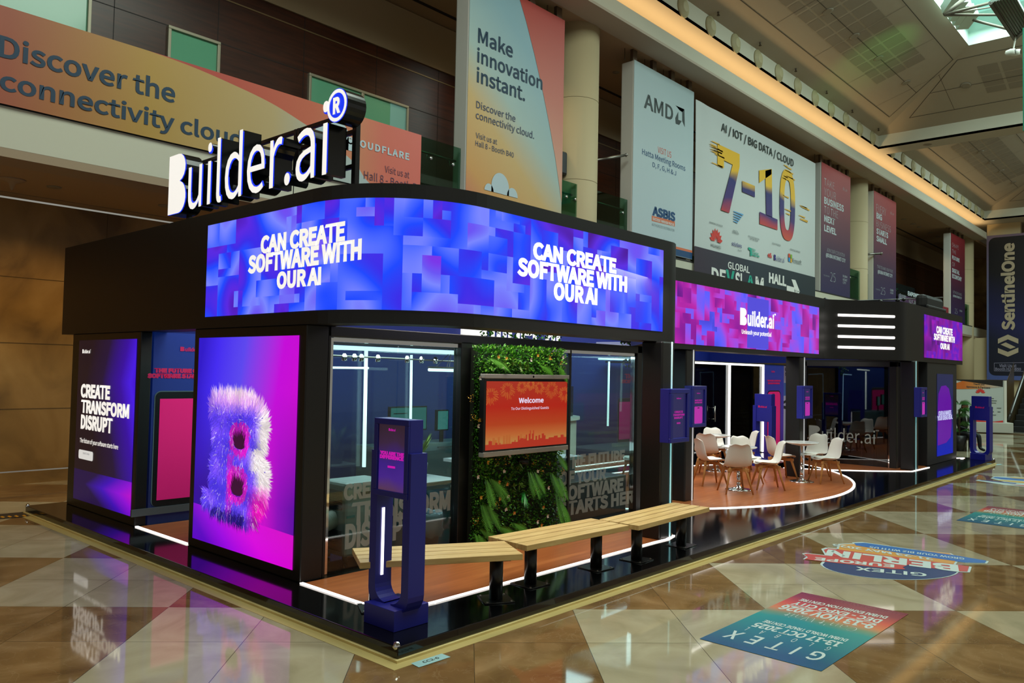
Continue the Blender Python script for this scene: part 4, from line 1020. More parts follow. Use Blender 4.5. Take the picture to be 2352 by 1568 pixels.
yr = AX(818, 330, 0.72).y; yl = AX(436, 470, 0.72).y; zr = AX(818, 240, 0.72).z
xf = 0.72
b.box((xf-0.025, yr-0.03, 3.66), (xf+0.025, yr+0.03, zr)); b.box((xf-0.025, yl-0.03, 3.66), (xf+0.025, yl+0.03, zb+0.5)); ym = (yr+yl)/2
for zz in (3.90, 4.22, 4.40): b.box((xf-0.02, yr, zz-0.02), (xf+0.02, yl, zz+0.02))
b.box((xf-0.025, ym-0.7, 3.9), (xf+0.025, ym-0.66, 4.42)); b.box((xf-0.025, 2.55, 3.9), (xf+0.025, 2.59, 4.42)); b.box((xf-0.004, ym-0.6, 3.66), (xf+0.004, ym-0.59, 3.92))
b.build('frame', M_blackframe, sg, bevel=0.004)

# ------------------------------------------------------------------ side screens
def box_panel(name, x0, y0, x1, y1, z0, z1, label, cat):
    c = empty(name, ((x0+x1)/2, (y0+y1)/2, z0), label, cat)
    b = MB(); b.box((x0, y0, z0), (x1, y1, z1)); b.build('cabinet', M_blackframe, c, bevel=0.01)
    return c
c = box_panel('screen_panel', 0.462, 1.90, 0.70, 4.04, PT, 2.44, 'big portrait screen showing a furry violet letter by the rounded corner', 'screen')
def furry_bg():
    m, t, bs = nt('furry_screen_picture')
    uv = N(t, 'ShaderNodeUVMap'); sp = N(t, 'ShaderNodeSeparateXYZ'); t.links.new(uv.outputs[0], sp.inputs[0])
    def M(op, a, bb=None, c_=None):
        q = N(t, 'ShaderNodeMath', operation=op)
        for i, x in enumerate((a, bb, c_)):
            if x is None: continue
            if isinstance(x, (int, float)): q.inputs[i].default_value = x
            else: t.links.new(x, q.inputs[i])
        return q.outputs[0]
    u, v = sp.outputs[0], sp.outputs[1]
    top = ramp(t, [(0.0, '#2a12c8'), (0.18, '#4028f0'), (0.45, '#5a46ee'), (0.66, '#9a30e0'), (0.82, '#c400d8'), (1.0, '#c800d0')]); t.links.new(M('ADD', u, M('MULTIPLY', M('SUBTRACT', v, 0.75), -0.25)), top.inputs[0])
    low = ramp(t, [(0.0, '#2f009a'), (0.35, '#2a0880'), (0.62, '#7a12c8'), (0.74, '#c400c8'), (0.86, '#8a00b8'), (1.0, '#5a00a0')]); t.links.new(u, low.inputs[0])
    mx = N(t, 'ShaderNodeMix', data_type='RGBA'); k = M('MINIMUM', M('MAXIMUM', M('MULTIPLY', M('SUBTRACT', v, 0.25), 2.0), 0.0), 1.0)
    t.links.new(k, mx.inputs[0]); t.links.new(low.outputs[0], mx.inputs[6]); t.links.new(top.outputs[0], mx.inputs[7])
    fl_ = ramp(t, [(0.0, '#5a00c0'), (0.25, '#9a00e0'), (0.6, '#d800dc'), (1.0, '#d400c8')]); t.links.new(M('ADD', u, M('MULTIPLY', M('SUBTRACT', v, 0.1), 1.6)), fl_.inputs[0])
    g = M('LESS_THAN', v, M('MULTIPLY_ADD', u, -0.03, 0.175))
    m2 = N(t, 'ShaderNodeMix', data_type='RGBA'); t.links.new(g, m2.inputs[0]); t.links.new(mx.outputs[2], m2.inputs[6]); t.links.new(fl_.outputs[0], m2.inputs[7])
    bs.inputs['Base Color'].default_value = (0.003, 0.003, 0.003, 1); bs.inputs['Roughness'].default_value = 0.4
    t.links.new(m2.outputs[2], bs.inputs['Emission Color']); bs.inputs['Emission Strength'].default_value = 1.0
    return m
Xp = 0.46; ya, yb_, za, zb_ = 3.93, 2.015, 0.20, 2.34
def SP(u, v, lift=0.0): return Vector((Xp-0.003-lift, ya+(yb_-ya)*u, za+(zb_-za)*v))
b = MB(); b.quad(SP(0, 0), SP(1, 0), SP(1, 1), SP(0, 1)); scr = b.build('screen', furry_bg(), c, uvs=lambda p: ((p.y-ya)/(yb_-ya), (p.z-za)/(zb_-za)))
# the furry letter, drawn as thousands of short strands on the screen
random.seed(11)
def ell(u, v, cu, cv, a, c_, p=2.4): return (abs((u-cu)/a)**p+abs((v-cv)/c_)**p) < 1
HOLES = ((0.478, 0.530, 0.070, 0.055), (0.470, 0.318, 0.073, 0.060))
def inB(u, v):
    return (0.22 < u < 0.46 and 0.16 < v < 0.70) or ell(u, v, 0.47, 0.565, 0.265, 0.150) or ell(u, v, 0.475, 0.335, 0.280, 0.180) or (0.12 < u < 0.4 and 0.185 < v < 0.255) or (0.18 < u < 0.4 and 0.62 < v < 0.715) or ell(u, v, 0.22, 0.66, 0.06, 0.05, 2) or (0.5 < u < 0.66 and 0.15 < v < 0.25)
def hole(u, v):
    for cu, cv, a, c_ in HOLES:
        q = abs((u-cu)/a)**2.6+abs((v-cv)/c_)**2.6
        if q < 1: return 1
        if q < 2.4: return 2
    return 0
from mathutils import noise as _ns
def colour(u, v):
    h = hole(u, v); nz_ = _ns.noise(Vector((u*10, v*16, 1.7)))*0.5+0.5
    A_ = Vector((0.24, 0.16, 0.96)); V_ = Vector((0.52, 0.34, 0.97)); K = Vector((0.93, 0.66, 0.95)); Wt = Vector((0.97, 0.93, 0.90)); Mg = Vector((0.90, 0.05, 0.72)); Dk = Vector((0.10, 0.02, 0.42))
    col = A_.lerp(V_, nz_)
    edge = 0.73-(0.05 if abs(v-0.44) < 0.05 else 0)
    e = max(0, min(1, (u-(edge-0.12))/0.07))
    if v > 0.26: col = col.lerp(Wt, e*0.95)
    if v > 0.62: col = col.lerp(K.lerp(Wt, max(0, min(1, (v-0.68)/0.04))), min(1, (v-0.62)/0.06)*(0.35+0.65*min(1, u/0.4)))
    if u > 0.56 and v < 0.34: col = col.lerp(Mg, min(1, (u-0.56)/0.08)*min(1, (0.34-v)/0.09))
    if 0.36 < u < 0.42 and 0.18 < v < 0.45: col = col.lerp(Mg, 0.5)
    if h == 2: col = col.lerp(Mg, 0.8)
    if v < 0.20: col = col.lerp(Dk, min(1, (0.20-v)/0.035)*(0.9 if u < 0.55 else 0.35))
    s = 0.80+0.45*random.random()*nz_+0.12*nz_
    if random.random() < 0.06: col = col.lerp(Wt, 0.55)
    return Vector((min(1, col.x*s), min(1, col.y*s), min(1, col.z*s)))
fur = MB(); fcol = []
cand = []
while len(cand) < 12000:
    u, v = random.uniform(0.08, 0.80), random.uniform(0.13, 0.76)
    if inB(u, v) and hole(u, v) != 1: cand.append((u, v))
cand.sort(key=lambda q: q[1])
for (u, v) in cand:
    # direction: outwards from the stroke centre, falling
    gu = sum(du for du in (-0.06, 0.06) if not inB(u+du, v))*1.0; gv = sum(dv for dv in (-0.05, 0.05) if not inB(u, v+dv))
    du, dv = gu*14+random.uniform(-0.35, 0.35), gv*14-0.55+random.uniform(-0.3, 0.3)
    if v > 0.58: dv += 1.6*min(1, (v-0.58)/0.10)*random.uniform(0.6, 1.2)
    if u > 0.62: du += 0.6
    ln = math.hypot(du, dv); du, dv = du/ln, dv/ln
    l_ = random.uniform(0.025, 0.06)*(1.25 if (gu or gv) else 1); w_ = random.uniform(0.0016, 0.0034)
    eu, ev = u+du*l_*0.9, v+dv*l_
    lift = 0.0012+0.006*(0.80-v)+random.uniform(0, 0.0008)
    pu, pv = -dv*w_, du*w_
    mu, mv = u+du*l_*0.5+dv*l_*0.12, v+dv*l_*0.5
    fur.add([SP(u-pu, v-pv, lift), SP(u+pu, v+pv, lift), SP(mu+pu*0.8, mv+pv*0.8, lift), SP(mu-pu*0.8, mv-pv*0.8, lift), SP(eu, ev, lift)], [(0, 1, 2, 3), (3, 2, 4)])
    fcol += [colour(u, v)]*5
o = fur.build('furry_letter', None if False else mat('tmp', '#000000'), scr)
def attr_mat(name, attr, k=1.0):
    m, t, bs = nt(name); a = N(t, 'ShaderNodeAttribute', attribute_name=attr)
    bs.inputs['Base Color'].default_value = (0.003, 0.003, 0.003, 1); t.links.new(a.outputs['Color'], bs.inputs['Emission Color']); bs.inputs['Emission Strength'].default_value = k
    return m
def lin(x): return x/12.92 if x <= 0.04045 else ((x+0.055)/1.055)**2.4
def set_cols(o, cols, name):
    at = o.data.color_attributes.new(name, 'FLOAT_COLOR', 'POINT')
    for i, c_ in enumerate(cols): at.data[i].color = (lin(c_[0]), lin(c_[1]), lin(c_[2]), 1)
set_cols(o, fcol, 'strand'); o.data.materials[0] = attr_mat('fur_strand', 'strand')
b = MB(); P_ = []
for k in range(24):
    t_ = 2*PI*k/24
for (cu, cv, a_, c_) in HOLES:
    b = MB(); b.poly([SP(cu+a_*math.copysign(abs(math.cos(t_))**0.8, math.cos(t_)), cv+c_*math.copysign(abs(math.sin(t_))**0.8, math.sin(t_)), 0.0009) for t_ in [2*PI*k/28 for k in range(28)]]); b.build('letter_hole', screen_mat('hole_dark_plum', '#3a0a34', 1.0), scr)
b = MB(); P_ = []          # dark base of fur so that the screen does not show between the strands
g_ = 60
for i in range(g_):
    for j in range(g_):
        u, v = 0.10+0.68*(i+0.5)/g_, 0.15+0.62*(j+0.5)/g_
        if inB(u, v) and hole(u, v) == 0:
            b.quad(SP(u-0.006, v-0.006, 0.0006), SP(u+0.006, v-0.006, 0.0006), SP(u+0.006, v+0.006, 0.0006), SP(u-0.006, v+0.006, 0.0006))
b.build('fur_base', screen_mat('fur_base_violet', '#4a22c8', 1.0), scr)
# text screen
c = box_panel('screen_panel', 0.462, 5.40, 0.60, 7.58, PT, 2.44, 'portrait screen with three lines of white capitals at the left end of the booth', 'screen')
def text_bg():
    m, t, bs = nt('text_screen_picture')
    uv = N(t, 'ShaderNodeUVMap'); sp = N(t, 'ShaderNodeSeparateXYZ'); t.links.new(uv.outputs[0], sp.inputs[0])
    def M(op, a, bb=None, c_=None):
        q = N(t, 'ShaderNodeMath', operation=op)
        for i, x in enumerate((a, bb, c_)):
            if x is None: continue
            if isinstance(x, (int, float)): q.inputs[i].default_value = x
            else: t.links.new(x, q.inputs[i])
        return q.outputs[0]
    u, v = sp.outputs[0], sp.outputs[1]
    a = ramp(t, [(0.15, '#170a18'), (0.45, '#1c0a34'), (0.75, '#32009a'), (0.92, '#4414e0'), (1.0, '#3c00d0')]); t.links.new(M('ADD', u, M('MULTIPLY', M('ABSOLUTE', M('SUBTRACT', v, 0.75)), -0.5)), a.inputs[0])
    f = ramp(t, [(0.2, '#1c0840'), (0.5, '#3a00b0'), (0.78, '#8a00d0'), (1.0, '#b800c8')]); t.links.new(M('ADD', u, M('MULTIPLY', M('ABSOLUTE', M('SUBTRACT', v, 0.11)), -3.0)), f.inputs[0])
    g = M('LESS_THAN', v, 0.19)
    mx = N(t, 'ShaderNodeMix', data_type='RGBA'); t.links.new(g, mx.inputs[0]); t.links.new(a.outputs[0], mx.inputs[6]); t.links.new(f.outputs[0], mx.inputs[7])
    bs.inputs['Base Color'].default_value = (0.003, 0.003, 0.003, 1); bs.inputs['Roughness'].default_value = 0.4
    t.links.new(mx.outputs[2], bs.inputs['Emission Color']); bs.inputs['Emission Strength'].default_value = 1.0
    return m
b = MB(); b.quad((Xp-0.002, 7.335, 0.213), (Xp-0.002, 5.50, 0.213), (Xp-0.002, 5.50, 2.35), (Xp-0.002, 7.335, 2.35)); scr = b.build('screen', text_bg(), c, uvs=lambda p: ((7.335-p.y)/1.835, (p.z-0.213)/2.137))
Xt = Xp-0.006; b = MB()
for s_, l_, ba, r_, ra, tp, bd in (('CREATE', 185, 912, 252, 920, 881, 0.04), ('TRANSFORM', 185, 947, 296, 962, 917, 0.04), ('DISRUPT', 185, 984, 258, 995, 951, 0.04), ('The future of your software starts here', 183, 1015, 271, 1030, 1005, 0.012)):
    p0 = AX(l_, ba, Xt); p1 = AX(r_, ra, Xt); p1.z = p0.z; pt = AX(l_, tp, Xt); pt.y = p0.y; text3(b, s_, p0, p1, pt, bd*0.75, spacing=1.0)
p0 = AX(189, 811, Xt); p1 = AX(208, 812, Xt); p1.z = p0.z; pt = AX(189, 802, Xt); pt.y = p0.y; builder_logo(b, p0, p1, pt, 0.02)
b.build('lettering', M_letter, scr)
b = MB(); p = AX(181, 1030, Xt); q = AX(213, 1054, Xt); zlo, zhi = AX(181, 1052, Xt).z, AX(181, 1031, Xt).z; b.poly([Vector((Xt, y_, z_)) for (x_, y_, z_) in rr(q.y, zlo, p.y, zhi, 0.03, Xt)][::-1]); b.build('button', screen_mat('button_white', '#d5d2cc', 1.0), scr)
b = MB(); p0 = AX(190, 1042, Xt-0.002); p1 = AX(205, 1044, Xt-0.002); p1.z = p0.z; pt = AX(190, 1038, Xt-0.002); pt.y = p0.y; text3(b, 'CREATE NOW', p0, p1, pt, 0.0); b.build('button_lettering', mat('button_print', '#3a4a8a', 0.5), scr)
# right end screen pillar
c = empty('screen_pillar', (17.3, 1.2, PT), 'dark pillar with a tall purple screen at the right end of the booth', 'screen')
b = MB(); b.box((16.0, 0.735, PT), (18.58, 2.4, 2.44)); b.build('cabinet', mat('pillar_charcoal', '#1d1e20', 0.5), c, bevel=0.01)
b = MB(); b.quad((16.76, 0.728, 0.27), (18.2, 0.728, 0.27), (18.2, 0.728, 2.19), (16.76, 0.728, 2.19)); scr = b.build('screen', grad_mat('pillar_screen_picture', [(0.0, '#0018b0'), (0.25, '#0014a0'), (0.4, '#101860'), (1.0, '#151848')], math.radians(90), emit=0.9, only_emit=True), c, uvs=lambda p: ((p.x-16.76)/1.44, (p.z-0.27)/1.92))
b = MB(); P_ = [(16.80, 0.52), (17.55, 0.55), (17.95, 0.66), (18.05, 0.95), (18.02, 1.55), (17.80, 1.84), (17.5, 1.92), (17.1, 1.90), (16.86, 1.72), (16.80, 1.4)]
b.poly([(x, 0.722, zz) for x, zz in P_]); b.build('blob_picture', screen_mat('blob_purple', '#5c0096', 1.0), scr)
b = MB(); textY(b, 'OUR AI MAKES', 0.715, 2156, (954.5, 956), 2185, 944, 0.025); textY(b, 'YOUR IDEAS REAL', 0.715, 2153, (966, 966), 2188, 955, 0.025); b.build('lettering', screen_mat('pillar_letter', '#c9cdf6', 1.0), scr)

# ------------------------------------------------------------------ posts with small portrait displays
def display(c, cx, cy, w, d, z0, z1, big=None, phone=True, face=-1):
    b = MB(); f = 0.055
    y0, y1 = cy-d/2, cy+d/2; x0, x1 = cx-w/2, cx+w/2
    b.box((x0, y0+0.03, z0), (x1, y1, z1)); b.box((x0, y0, z0), (x1, y0+0.03, z0+f)); b.box((x0, y0, z1-f), (x1, y0+0.03, z1)); b.box((x0, y0, z0+f), (x0+f, y0+0.03, z1-f)); b.box((x1-f, y0, z0+f), (x1, y0+0.03, z1-f))
    o = b.build('display_box', M_bluepaint, c, bevel=0.006)
    b = MB(); ys = y0+0.027; b.quad((x0+f, ys, z0+f), (x1-f, ys, z0+f), (x1-f, ys, z1-f), (x0+f, ys, z1-f)); b.build('screen', screen_mat('display_slate', '#262452', 1.0), o)
    b = MB(); xm = cx; h = z1-z0; wi = w-2*f
    text3(b, 'Builder.ai', (xm-wi*0.16, ys-0.003, z1-h*0.19), (xm+wi*0.16, ys-0.003, z1-h*0.19), (xm-wi*0.16, ys-0.003, z1-h*0.165), 0.03)
    if phone:
        for i, s_ in enumerate(('MAKE IDEAS', 'HAPPEN NOW')): text3(b, s_, (xm-wi*0.36, ys-0.003, z1-h*(0.37+0.055*i)), (xm+wi*0.36, ys-0.003, z1-h*(0.37+0.055*i)), (xm-wi*0.36, ys-0.003, z1-h*(0.33+0.055*i)), 0.04)
    else:
        for i, s_ in enumerate(('CREATE', 'TRANSFORM', 'DISRUPT')):
            k = (0.30, 0.42, 0.32)[i]; text3(b, s_, (xm-wi*k, ys-0.003, z1-h*(0.45+0.055*i)), (xm+wi*k, ys-0.003, z1-h*(0.45+0.055*i)), (xm-wi*k, ys-0.003, z1-h*(0.41+0.055*i)), 0.04)
        b.quad((xm-wi*0.13, ys-0.003, z0+h*0.345), (xm+wi*0.13, ys-0.003, z0+h*0.345), (xm+wi*0.13, ys-0.003, z0+h*0.375), (xm-wi*0.13, ys-0.003, z0+h*0.375))
    b.build('screen_lettering', screen_mat('display_pink', '#a01c8c', 1.0), o)
    if phone:
        b = MB(); b.poly([(x_, ys-0.002, z_) for (q_, x_, z_) in rr(xm-wi*0.40, z0+f, xm+wi*0.40, z0+h*0.50, 0.03, 0)]); b.build('phone_picture', screen_mat('phone_magenta', '#b02aa0', 1.0), o)
        b = MB(); b.quad((xm-0.03, ys-0.004, z0+h*0.455), (xm+0.03, ys-0.004, z0+h*0.455), (xm+0.03, ys-0.004, z0+h*0.475), (xm-0.03, ys-0.004, z0+h*0.475)); b.build('phone_notch', M_blackframe, o)
    return o
def post(x0, x1, y0, y1, label, strip, phone, sx, dx):
    c = empty('post', ((x0+x1)/2, (y0+y1)/2, PT), label, 'post', 'black posts under the canopy')
    b = MB(); b.box((x0, y0, PT), (x1, y1, 2.44)); b.build('shaft', M_blackframe, c, bevel=0.02)
    b = MB(); b.box((sx, y0-0.008, PT+0.002), (sx+0.022, y0, 2.44)); b.build('light_strip', strip, c)
    display(c, dx, y0-0.075, 0.43, 0.15, 1.25, 1.88, phone=phone)
    return c
post(4.50, 4.78, 0.63, 0.92, 'black post nearest the benches, with a display of three pink text lines', M_ledcyan, False, 4.70, 4.675)
post(7.24, 7.52, 1.87, 2.16, 'black post in front of the cafe chairs, with a pink phone display', M_ledgrey, True, 7.44, 7.40)
post(11.60, 11.88, 1.87, 2.16, 'black post behind the right bistro table, with a small pink phone display', M_ledgrey, True, 11.80, 11.66)
post(14.74, 15.02, 0.66, 0.95, 'black post at the right end, with a blue display seen edge on', M_ledcyan, True, 14.82, 14.90)
# ================================================================== glass rooms
def room(label, x0, x1, y0, y1, mull, side_left=True):
    c = empty('glass_room', ((x0+x1)/2, (y0+y1)/2, PT), label, 'glass room', 'glass meeting rooms')
    b = MB()
    b.box((x0, y0, PT), (x0+0.03, y0+0.10, 2.44)); b.box((x1-0.12, y0, PT), (x1, y0+0.10, 2.44)); b.box((x0, y0, 2.34), (x1, y0+0.10, 2.44))
    b.box((x0, y1-0.1, PT), (x0+0.1, y1, 2.44)); b.box((x1-0.1, y1-0.1, PT), (x1, y1, 2.44)); b.box((x0, y1-0.1, 2.34), (x1, y1, 2.44))
    b.box((x1-0.1, y0+0.1, 2.34), (x1, y1-0.1, 2.44)); b.box((x0, y0+0.1, 2.34), (x0+0.1, y1-0.1, 2.44))
    b.build('frame', M_blackframe, c, bevel=0.006)
    return c
rm = room('glass walled room with white lettering on its panes behind the benches', 0.70, 6.05, 1.90, 4.02, None)
b = MB(); b.box((2.43, 1.90, PT), (2.60, 2.02, 2.36)); b.box((4.40, 1.93, PT), (4.44, 1.97, 2.34)); b.build('mullion', M_blackframe, rm, bevel=0.006)
b = MB(); b.box((0.74, 1.93, PT), (0.775, 2.0, 2.33)); b.box((0.775, 1.93, 2.295), (2.43, 2.0, 2.335)); b.box((2.60, 1.93, 2.295), (5.93, 2.0, 2.335)); b.box((5.90, 1.93, PT), (5.93, 2.0, 2.335)); b.build('mirror_trim', M_chrome, rm)
b = MB(); b.box((0.72, 1.98, 2.345), (6.03, 3.95, 2.40)); b.build('roof', mat('roof_black', '#0a0a0c', 0.7), rm)
b = MB(); b.box((0.78, 1.955, PT+0.0), (1.58, 1.965, 2.295)); p1_ = b.build('pane', M_glass, rm)
b = MB(); b.box((1.59, 1.955, PT), (2.42, 1.965, 2.295)); p2_ = b.build('pane', M_glass, rm)
b = MB(); b.box((2.61, 1.955, PT), (5.9, 1.965, 2.295)); p3_ = b.build('pane', M_glass, rm)
b = MB(); b.box((5.98, 2.05, PT), (5.99, 3.9, 2.34)); b.build('pane', M_glass, rm)
b = MB(); b.box((0.8, 3.96, PT), (5.9, 3.97, 2.34)); b.build('pane', M_glass, rm)
Yg = 1.948
M_frost = bpy.data.materials.new('frosted_lettering'); M_frost.use_nodes = True
_t = M_frost.node_tree; _b = _t.nodes['Principled BSDF']; _b.inputs['Base Color'].default_value = L('#c9d2cd'); _b.inputs['Roughness'].default_value = 0.7; _b.inputs['Alpha'].default_value = 0.42
b = MB()
for s_, l_, ba, r_, ra, tp in (('CREATE', 789, 1150, 905, 1153, 1112), ('TRANSFORM', 806, 1208, 1034, 1166, 1155), ('DISRUPT', 792, 1262, 946, 1238, 1204)):
    p0 = AY(l_, ba, Yg); p1 = AY(r_, ra, Yg); p1.z = p0.z; pt = AY(l_, tp, Yg); pt.x = p0.x; text3(b, s_, p0, p1, pt, 0.03)
b.build('glass_lettering', M_frost, p2_)
b = MB()
for s_, l_, ba, r_, ra, tp in (('THE FUTURE', 1296, 1079, 1435, 1064, 1047), ('OF YOUR', 1284, 1117, 1393, 1102, 1084), ('SOFTWARE', 1284, 1153, 1432, 1132, 1119), ('STARTS HERE', 1284, 1188, 1470, 1158, 1155)):
    p0 = AY(l_, ba, Yg); p1 = AY(r_, ra, Yg); p1.z = p0.z; pt = AY(l_, tp, Yg); pt.x = p0.x; text3(b, s_, p0, p1, pt, 0.03)
b.build('glass_lettering', M_frost, p3_)
# inside: lamps
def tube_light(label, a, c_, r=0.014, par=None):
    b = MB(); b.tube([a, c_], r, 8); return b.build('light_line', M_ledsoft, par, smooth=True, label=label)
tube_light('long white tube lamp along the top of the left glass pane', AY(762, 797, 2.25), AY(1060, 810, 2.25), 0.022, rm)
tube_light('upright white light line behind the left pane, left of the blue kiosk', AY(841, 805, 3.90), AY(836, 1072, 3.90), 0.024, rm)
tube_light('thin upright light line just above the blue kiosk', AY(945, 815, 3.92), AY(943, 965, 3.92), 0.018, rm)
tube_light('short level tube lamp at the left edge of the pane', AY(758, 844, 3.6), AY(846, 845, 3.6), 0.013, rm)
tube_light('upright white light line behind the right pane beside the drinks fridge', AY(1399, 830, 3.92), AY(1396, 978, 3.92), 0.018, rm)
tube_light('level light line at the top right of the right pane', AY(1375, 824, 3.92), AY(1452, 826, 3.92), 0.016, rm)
c = empty('pendant_lamp', AY(1020, 848, 3.2), 'white bar lamp hanging on thin wires beside the plant wall', 'lamp')
b = MB(); b.tube([AY(985, 849, 3.2), AY(1058, 851, 3.2)], 0.02, 8); b.build('tube', M_ledsoft, c, smooth=True)
b = MB(); b.box(tuple(AY(985, 845, 3.2)-Vector((0, 0.02, 0))), tuple(AY(1058, 843, 3.2)+Vector((0, 0.02, 0.0)))); b.build('housing', M_steel, c)
b = MB()
for q in ((1000, 1036), (1026, 1036), (1032, 1037)): b.tube([AY(q[0], 844, 3.2), AY(q[1], 808, 3.2)], 0.004, 5)
b.build('wire', M_steel, c)
lamp('room_lamp', 'AREA', (2.0, 3.0, 2.30), 45, (0.85, 1.0, 1.0), (2.0, 3.0, 0), shape='RECTANGLE', size=2.4, size_y=1.2)
lamp('room_lamp', 'AREA', (4.8, 3.0, 2.30), 40, (0.85, 1.0, 1.0), (4.8, 3.0, 0), shape='RECTANGLE', size=1.8, size_y=1.2)
c = empty('spot_track', AY(900, 825, 3.4), 'steel ceiling track with small spot heads inside the glass room', 'track light')
b = MB(); b.tube([AY(762, 816, 3.4), AY(1050, 830, 3.4)], 0.012, 6); b.build('rail', M_steel, c, smooth=True)
for px in (791, 814, 830, 868, 935, 968, 1000):
    p = AY(px, 821+(px-791)*0.035, 3.38); b = MB(); b.lathe([(0, -0.04), (0.03, -0.035), (0.035, 0.02), (0.015, 0.05)], p, 10); b.build('spot_head', M_chrome, c, smooth=True)
# air conditioner, hose
ac = empty('portable_air_conditioner', (1.05, 2.5, PT), 'grey portable air conditioner with a louvred side and a fat white hose', 'air conditioner')
q0 = AZ(790, 1235, PT+0.03)
ax0, ax1, ay0, ay1 = 1.16, 1.72, 2.20, 2.62
M_ac = mat('ac_grey_plastic', '#9aa8a2', 0.45)
b = MB(); b.box((ax0, ay0, PT+0.06), (ax1, ay1, 0.90)); b.build('body', M_ac, ac, bevel=0.03)
b = MB()
for k in range(16): b.box((ax0-0.006, ay0+0.05, 0.62+0.013*k), (ax0, ay1-0.05, 0.627+0.013*k))
for k in range(16): b.box((ax0-0.006, ay0+0.05, 0.22+0.013*k), (ax0, ay1-0.05, 0.227+0.013*k))
b.build('louvre', mat('ac_louvre_dark', '#2a3236', 0.5), ac)
b = MB(); b.box((ax0+0.16, ay0-0.005, 0.76), (ax0+0.34, ay0, 0.80)); b.build('grip', mat('ac_louvre_dark', '#2a3236', 0.5), ac)
b = MB(); b.box((ax0+0.02, ay0-0.005, 0.55), (ax0+0.12, ay0, 0.575)); b.build('teal_tab', mat('teal_tab', '#1f8f8f', 0.5), ac)
b = MB(); path_ = []; rs = []
for k in range(46):
    t_ = k/45; path_.append(Vector((ax0-0.28*math.sin(t_*1.5), 2.40-0.10*t_, 0.52-0.06*t_))); rs.append(0.085+(0.008 if k % 3 == 0 else 0))
b.tube(path_, rs, 16); b.build('hose', mat('hose_white', '#c3c2b2', 0.5), ac, smooth=True)
for (x_, y_) in ((ax0+0.06, ay0+0.06), (ax1-0.06, ay0+0.06), (ax0+0.06, ay1-0.06), (ax1-0.06, ay1-0.06)):
    b = MB(); b.lathe([(0, 0), (0.03, 0.01), (0.03, 0.05), (0, 0.06)], (x_, y_, PT+0.003), 12); b.build('castor', M_blackframe, ac, smooth=True)
# table with tissue box, bin, screens, sideboard, plant
tb = empty('side_table', (2.35, 3.3, PT), 'pale square table with chrome legs behind the blue kiosk', 'table')
tx0, tx1, ty0, ty1 = 2.02, 3.15, 2.62, 3.35
b = MB(); b.box((tx0, ty0, 0.70), (tx1, ty1, 0.735)); b.build('tabletop', mat('table_white', '#cdd4d2', 0.3), tb, bevel=0.008)
for (x_, y_) in ((tx0+0.05, ty0+0.05), (tx1-0.05, ty0+0.05), (tx0+0.05, ty1-0.05), (tx1-0.05, ty1-0.05)):
    b = MB(); b.box((x_-0.025, y_-0.025, PT), (x_+0.025, y_+0.025, 0.70)); b.build('leg', M_chrome, tb)
ts = empty('tissue_box', (2.25, 2.8, 0.735), 'teal tissue box with a white tissue standing up on the pale table', 'tissue box')
b = MB(); b.box((2.12, 2.74, 0.7352), (2.36, 2.88, 0.82)); b.build('box', mat('tissue_teal', '#2c5a5e', 0.5), ts, bevel=0.006)
b = MB(); b.lathe([(0.055, 0.822), (0.09, 0.87), (0.07, 0.92), (0.03, 0.955), (0, 0.965)], (2.23, 2.81, 0), 9); b.build('tissue', mat('tissue_white', '#dfe3e0', 0.8), ts, smooth=True)
bn = empty('waste_bin', (2.28, 2.28, PT), 'round waste bin lined with a clear plastic bag', 'bin')
b = MB(); b.lathe([(0.0, 0.003), (0.12, 0.003), (0.155, 0.36), (0.148, 0.36), (0.115, 0.01)], (2.28, 2.22, PT), 20); b.build('bucket', mat('bin_grey', '#5f666c', 0.5), bn, smooth=True)
M_bag = mat('plastic_bag', '#a9bcc6', 0.15); M_bag.node_tree.nodes['Principled BSDF'].inputs['Alpha'].default_value = 0.55
b = MB(); nn2 = 26; prof = [(0.142, 0.34), (0.152, 0.385), (0.17, 0.385), (0.172, 0.33), (0.168, 0.24), (0.175, 0.19), (0.15, 0.13)]
vs = []; fs = []
for i, (r_, zz) in enumerate(prof):
    for k in range(nn2): 
        t_ = 2*PI*k/nn2; rr_ = r_*(1+0.05*math.sin(5*t_+i)+0.03*math.sin(11*t_+2*i)); vs.append((2.28+rr_*math.cos(t_), 2.22+rr_*math.sin(t_), PT+zz+0.012*math.sin(7*t_+i)))
for i in range(len(prof)-1):
    for k in range(nn2): fs.append((i*nn2+k, i*nn2+(k+1) % nn2, (i+1)*nn2+(k+1) % nn2, (i+1)*nn2+k))
b.add(vs, fs); b.build('liner', M_bag, bn, smooth=True)
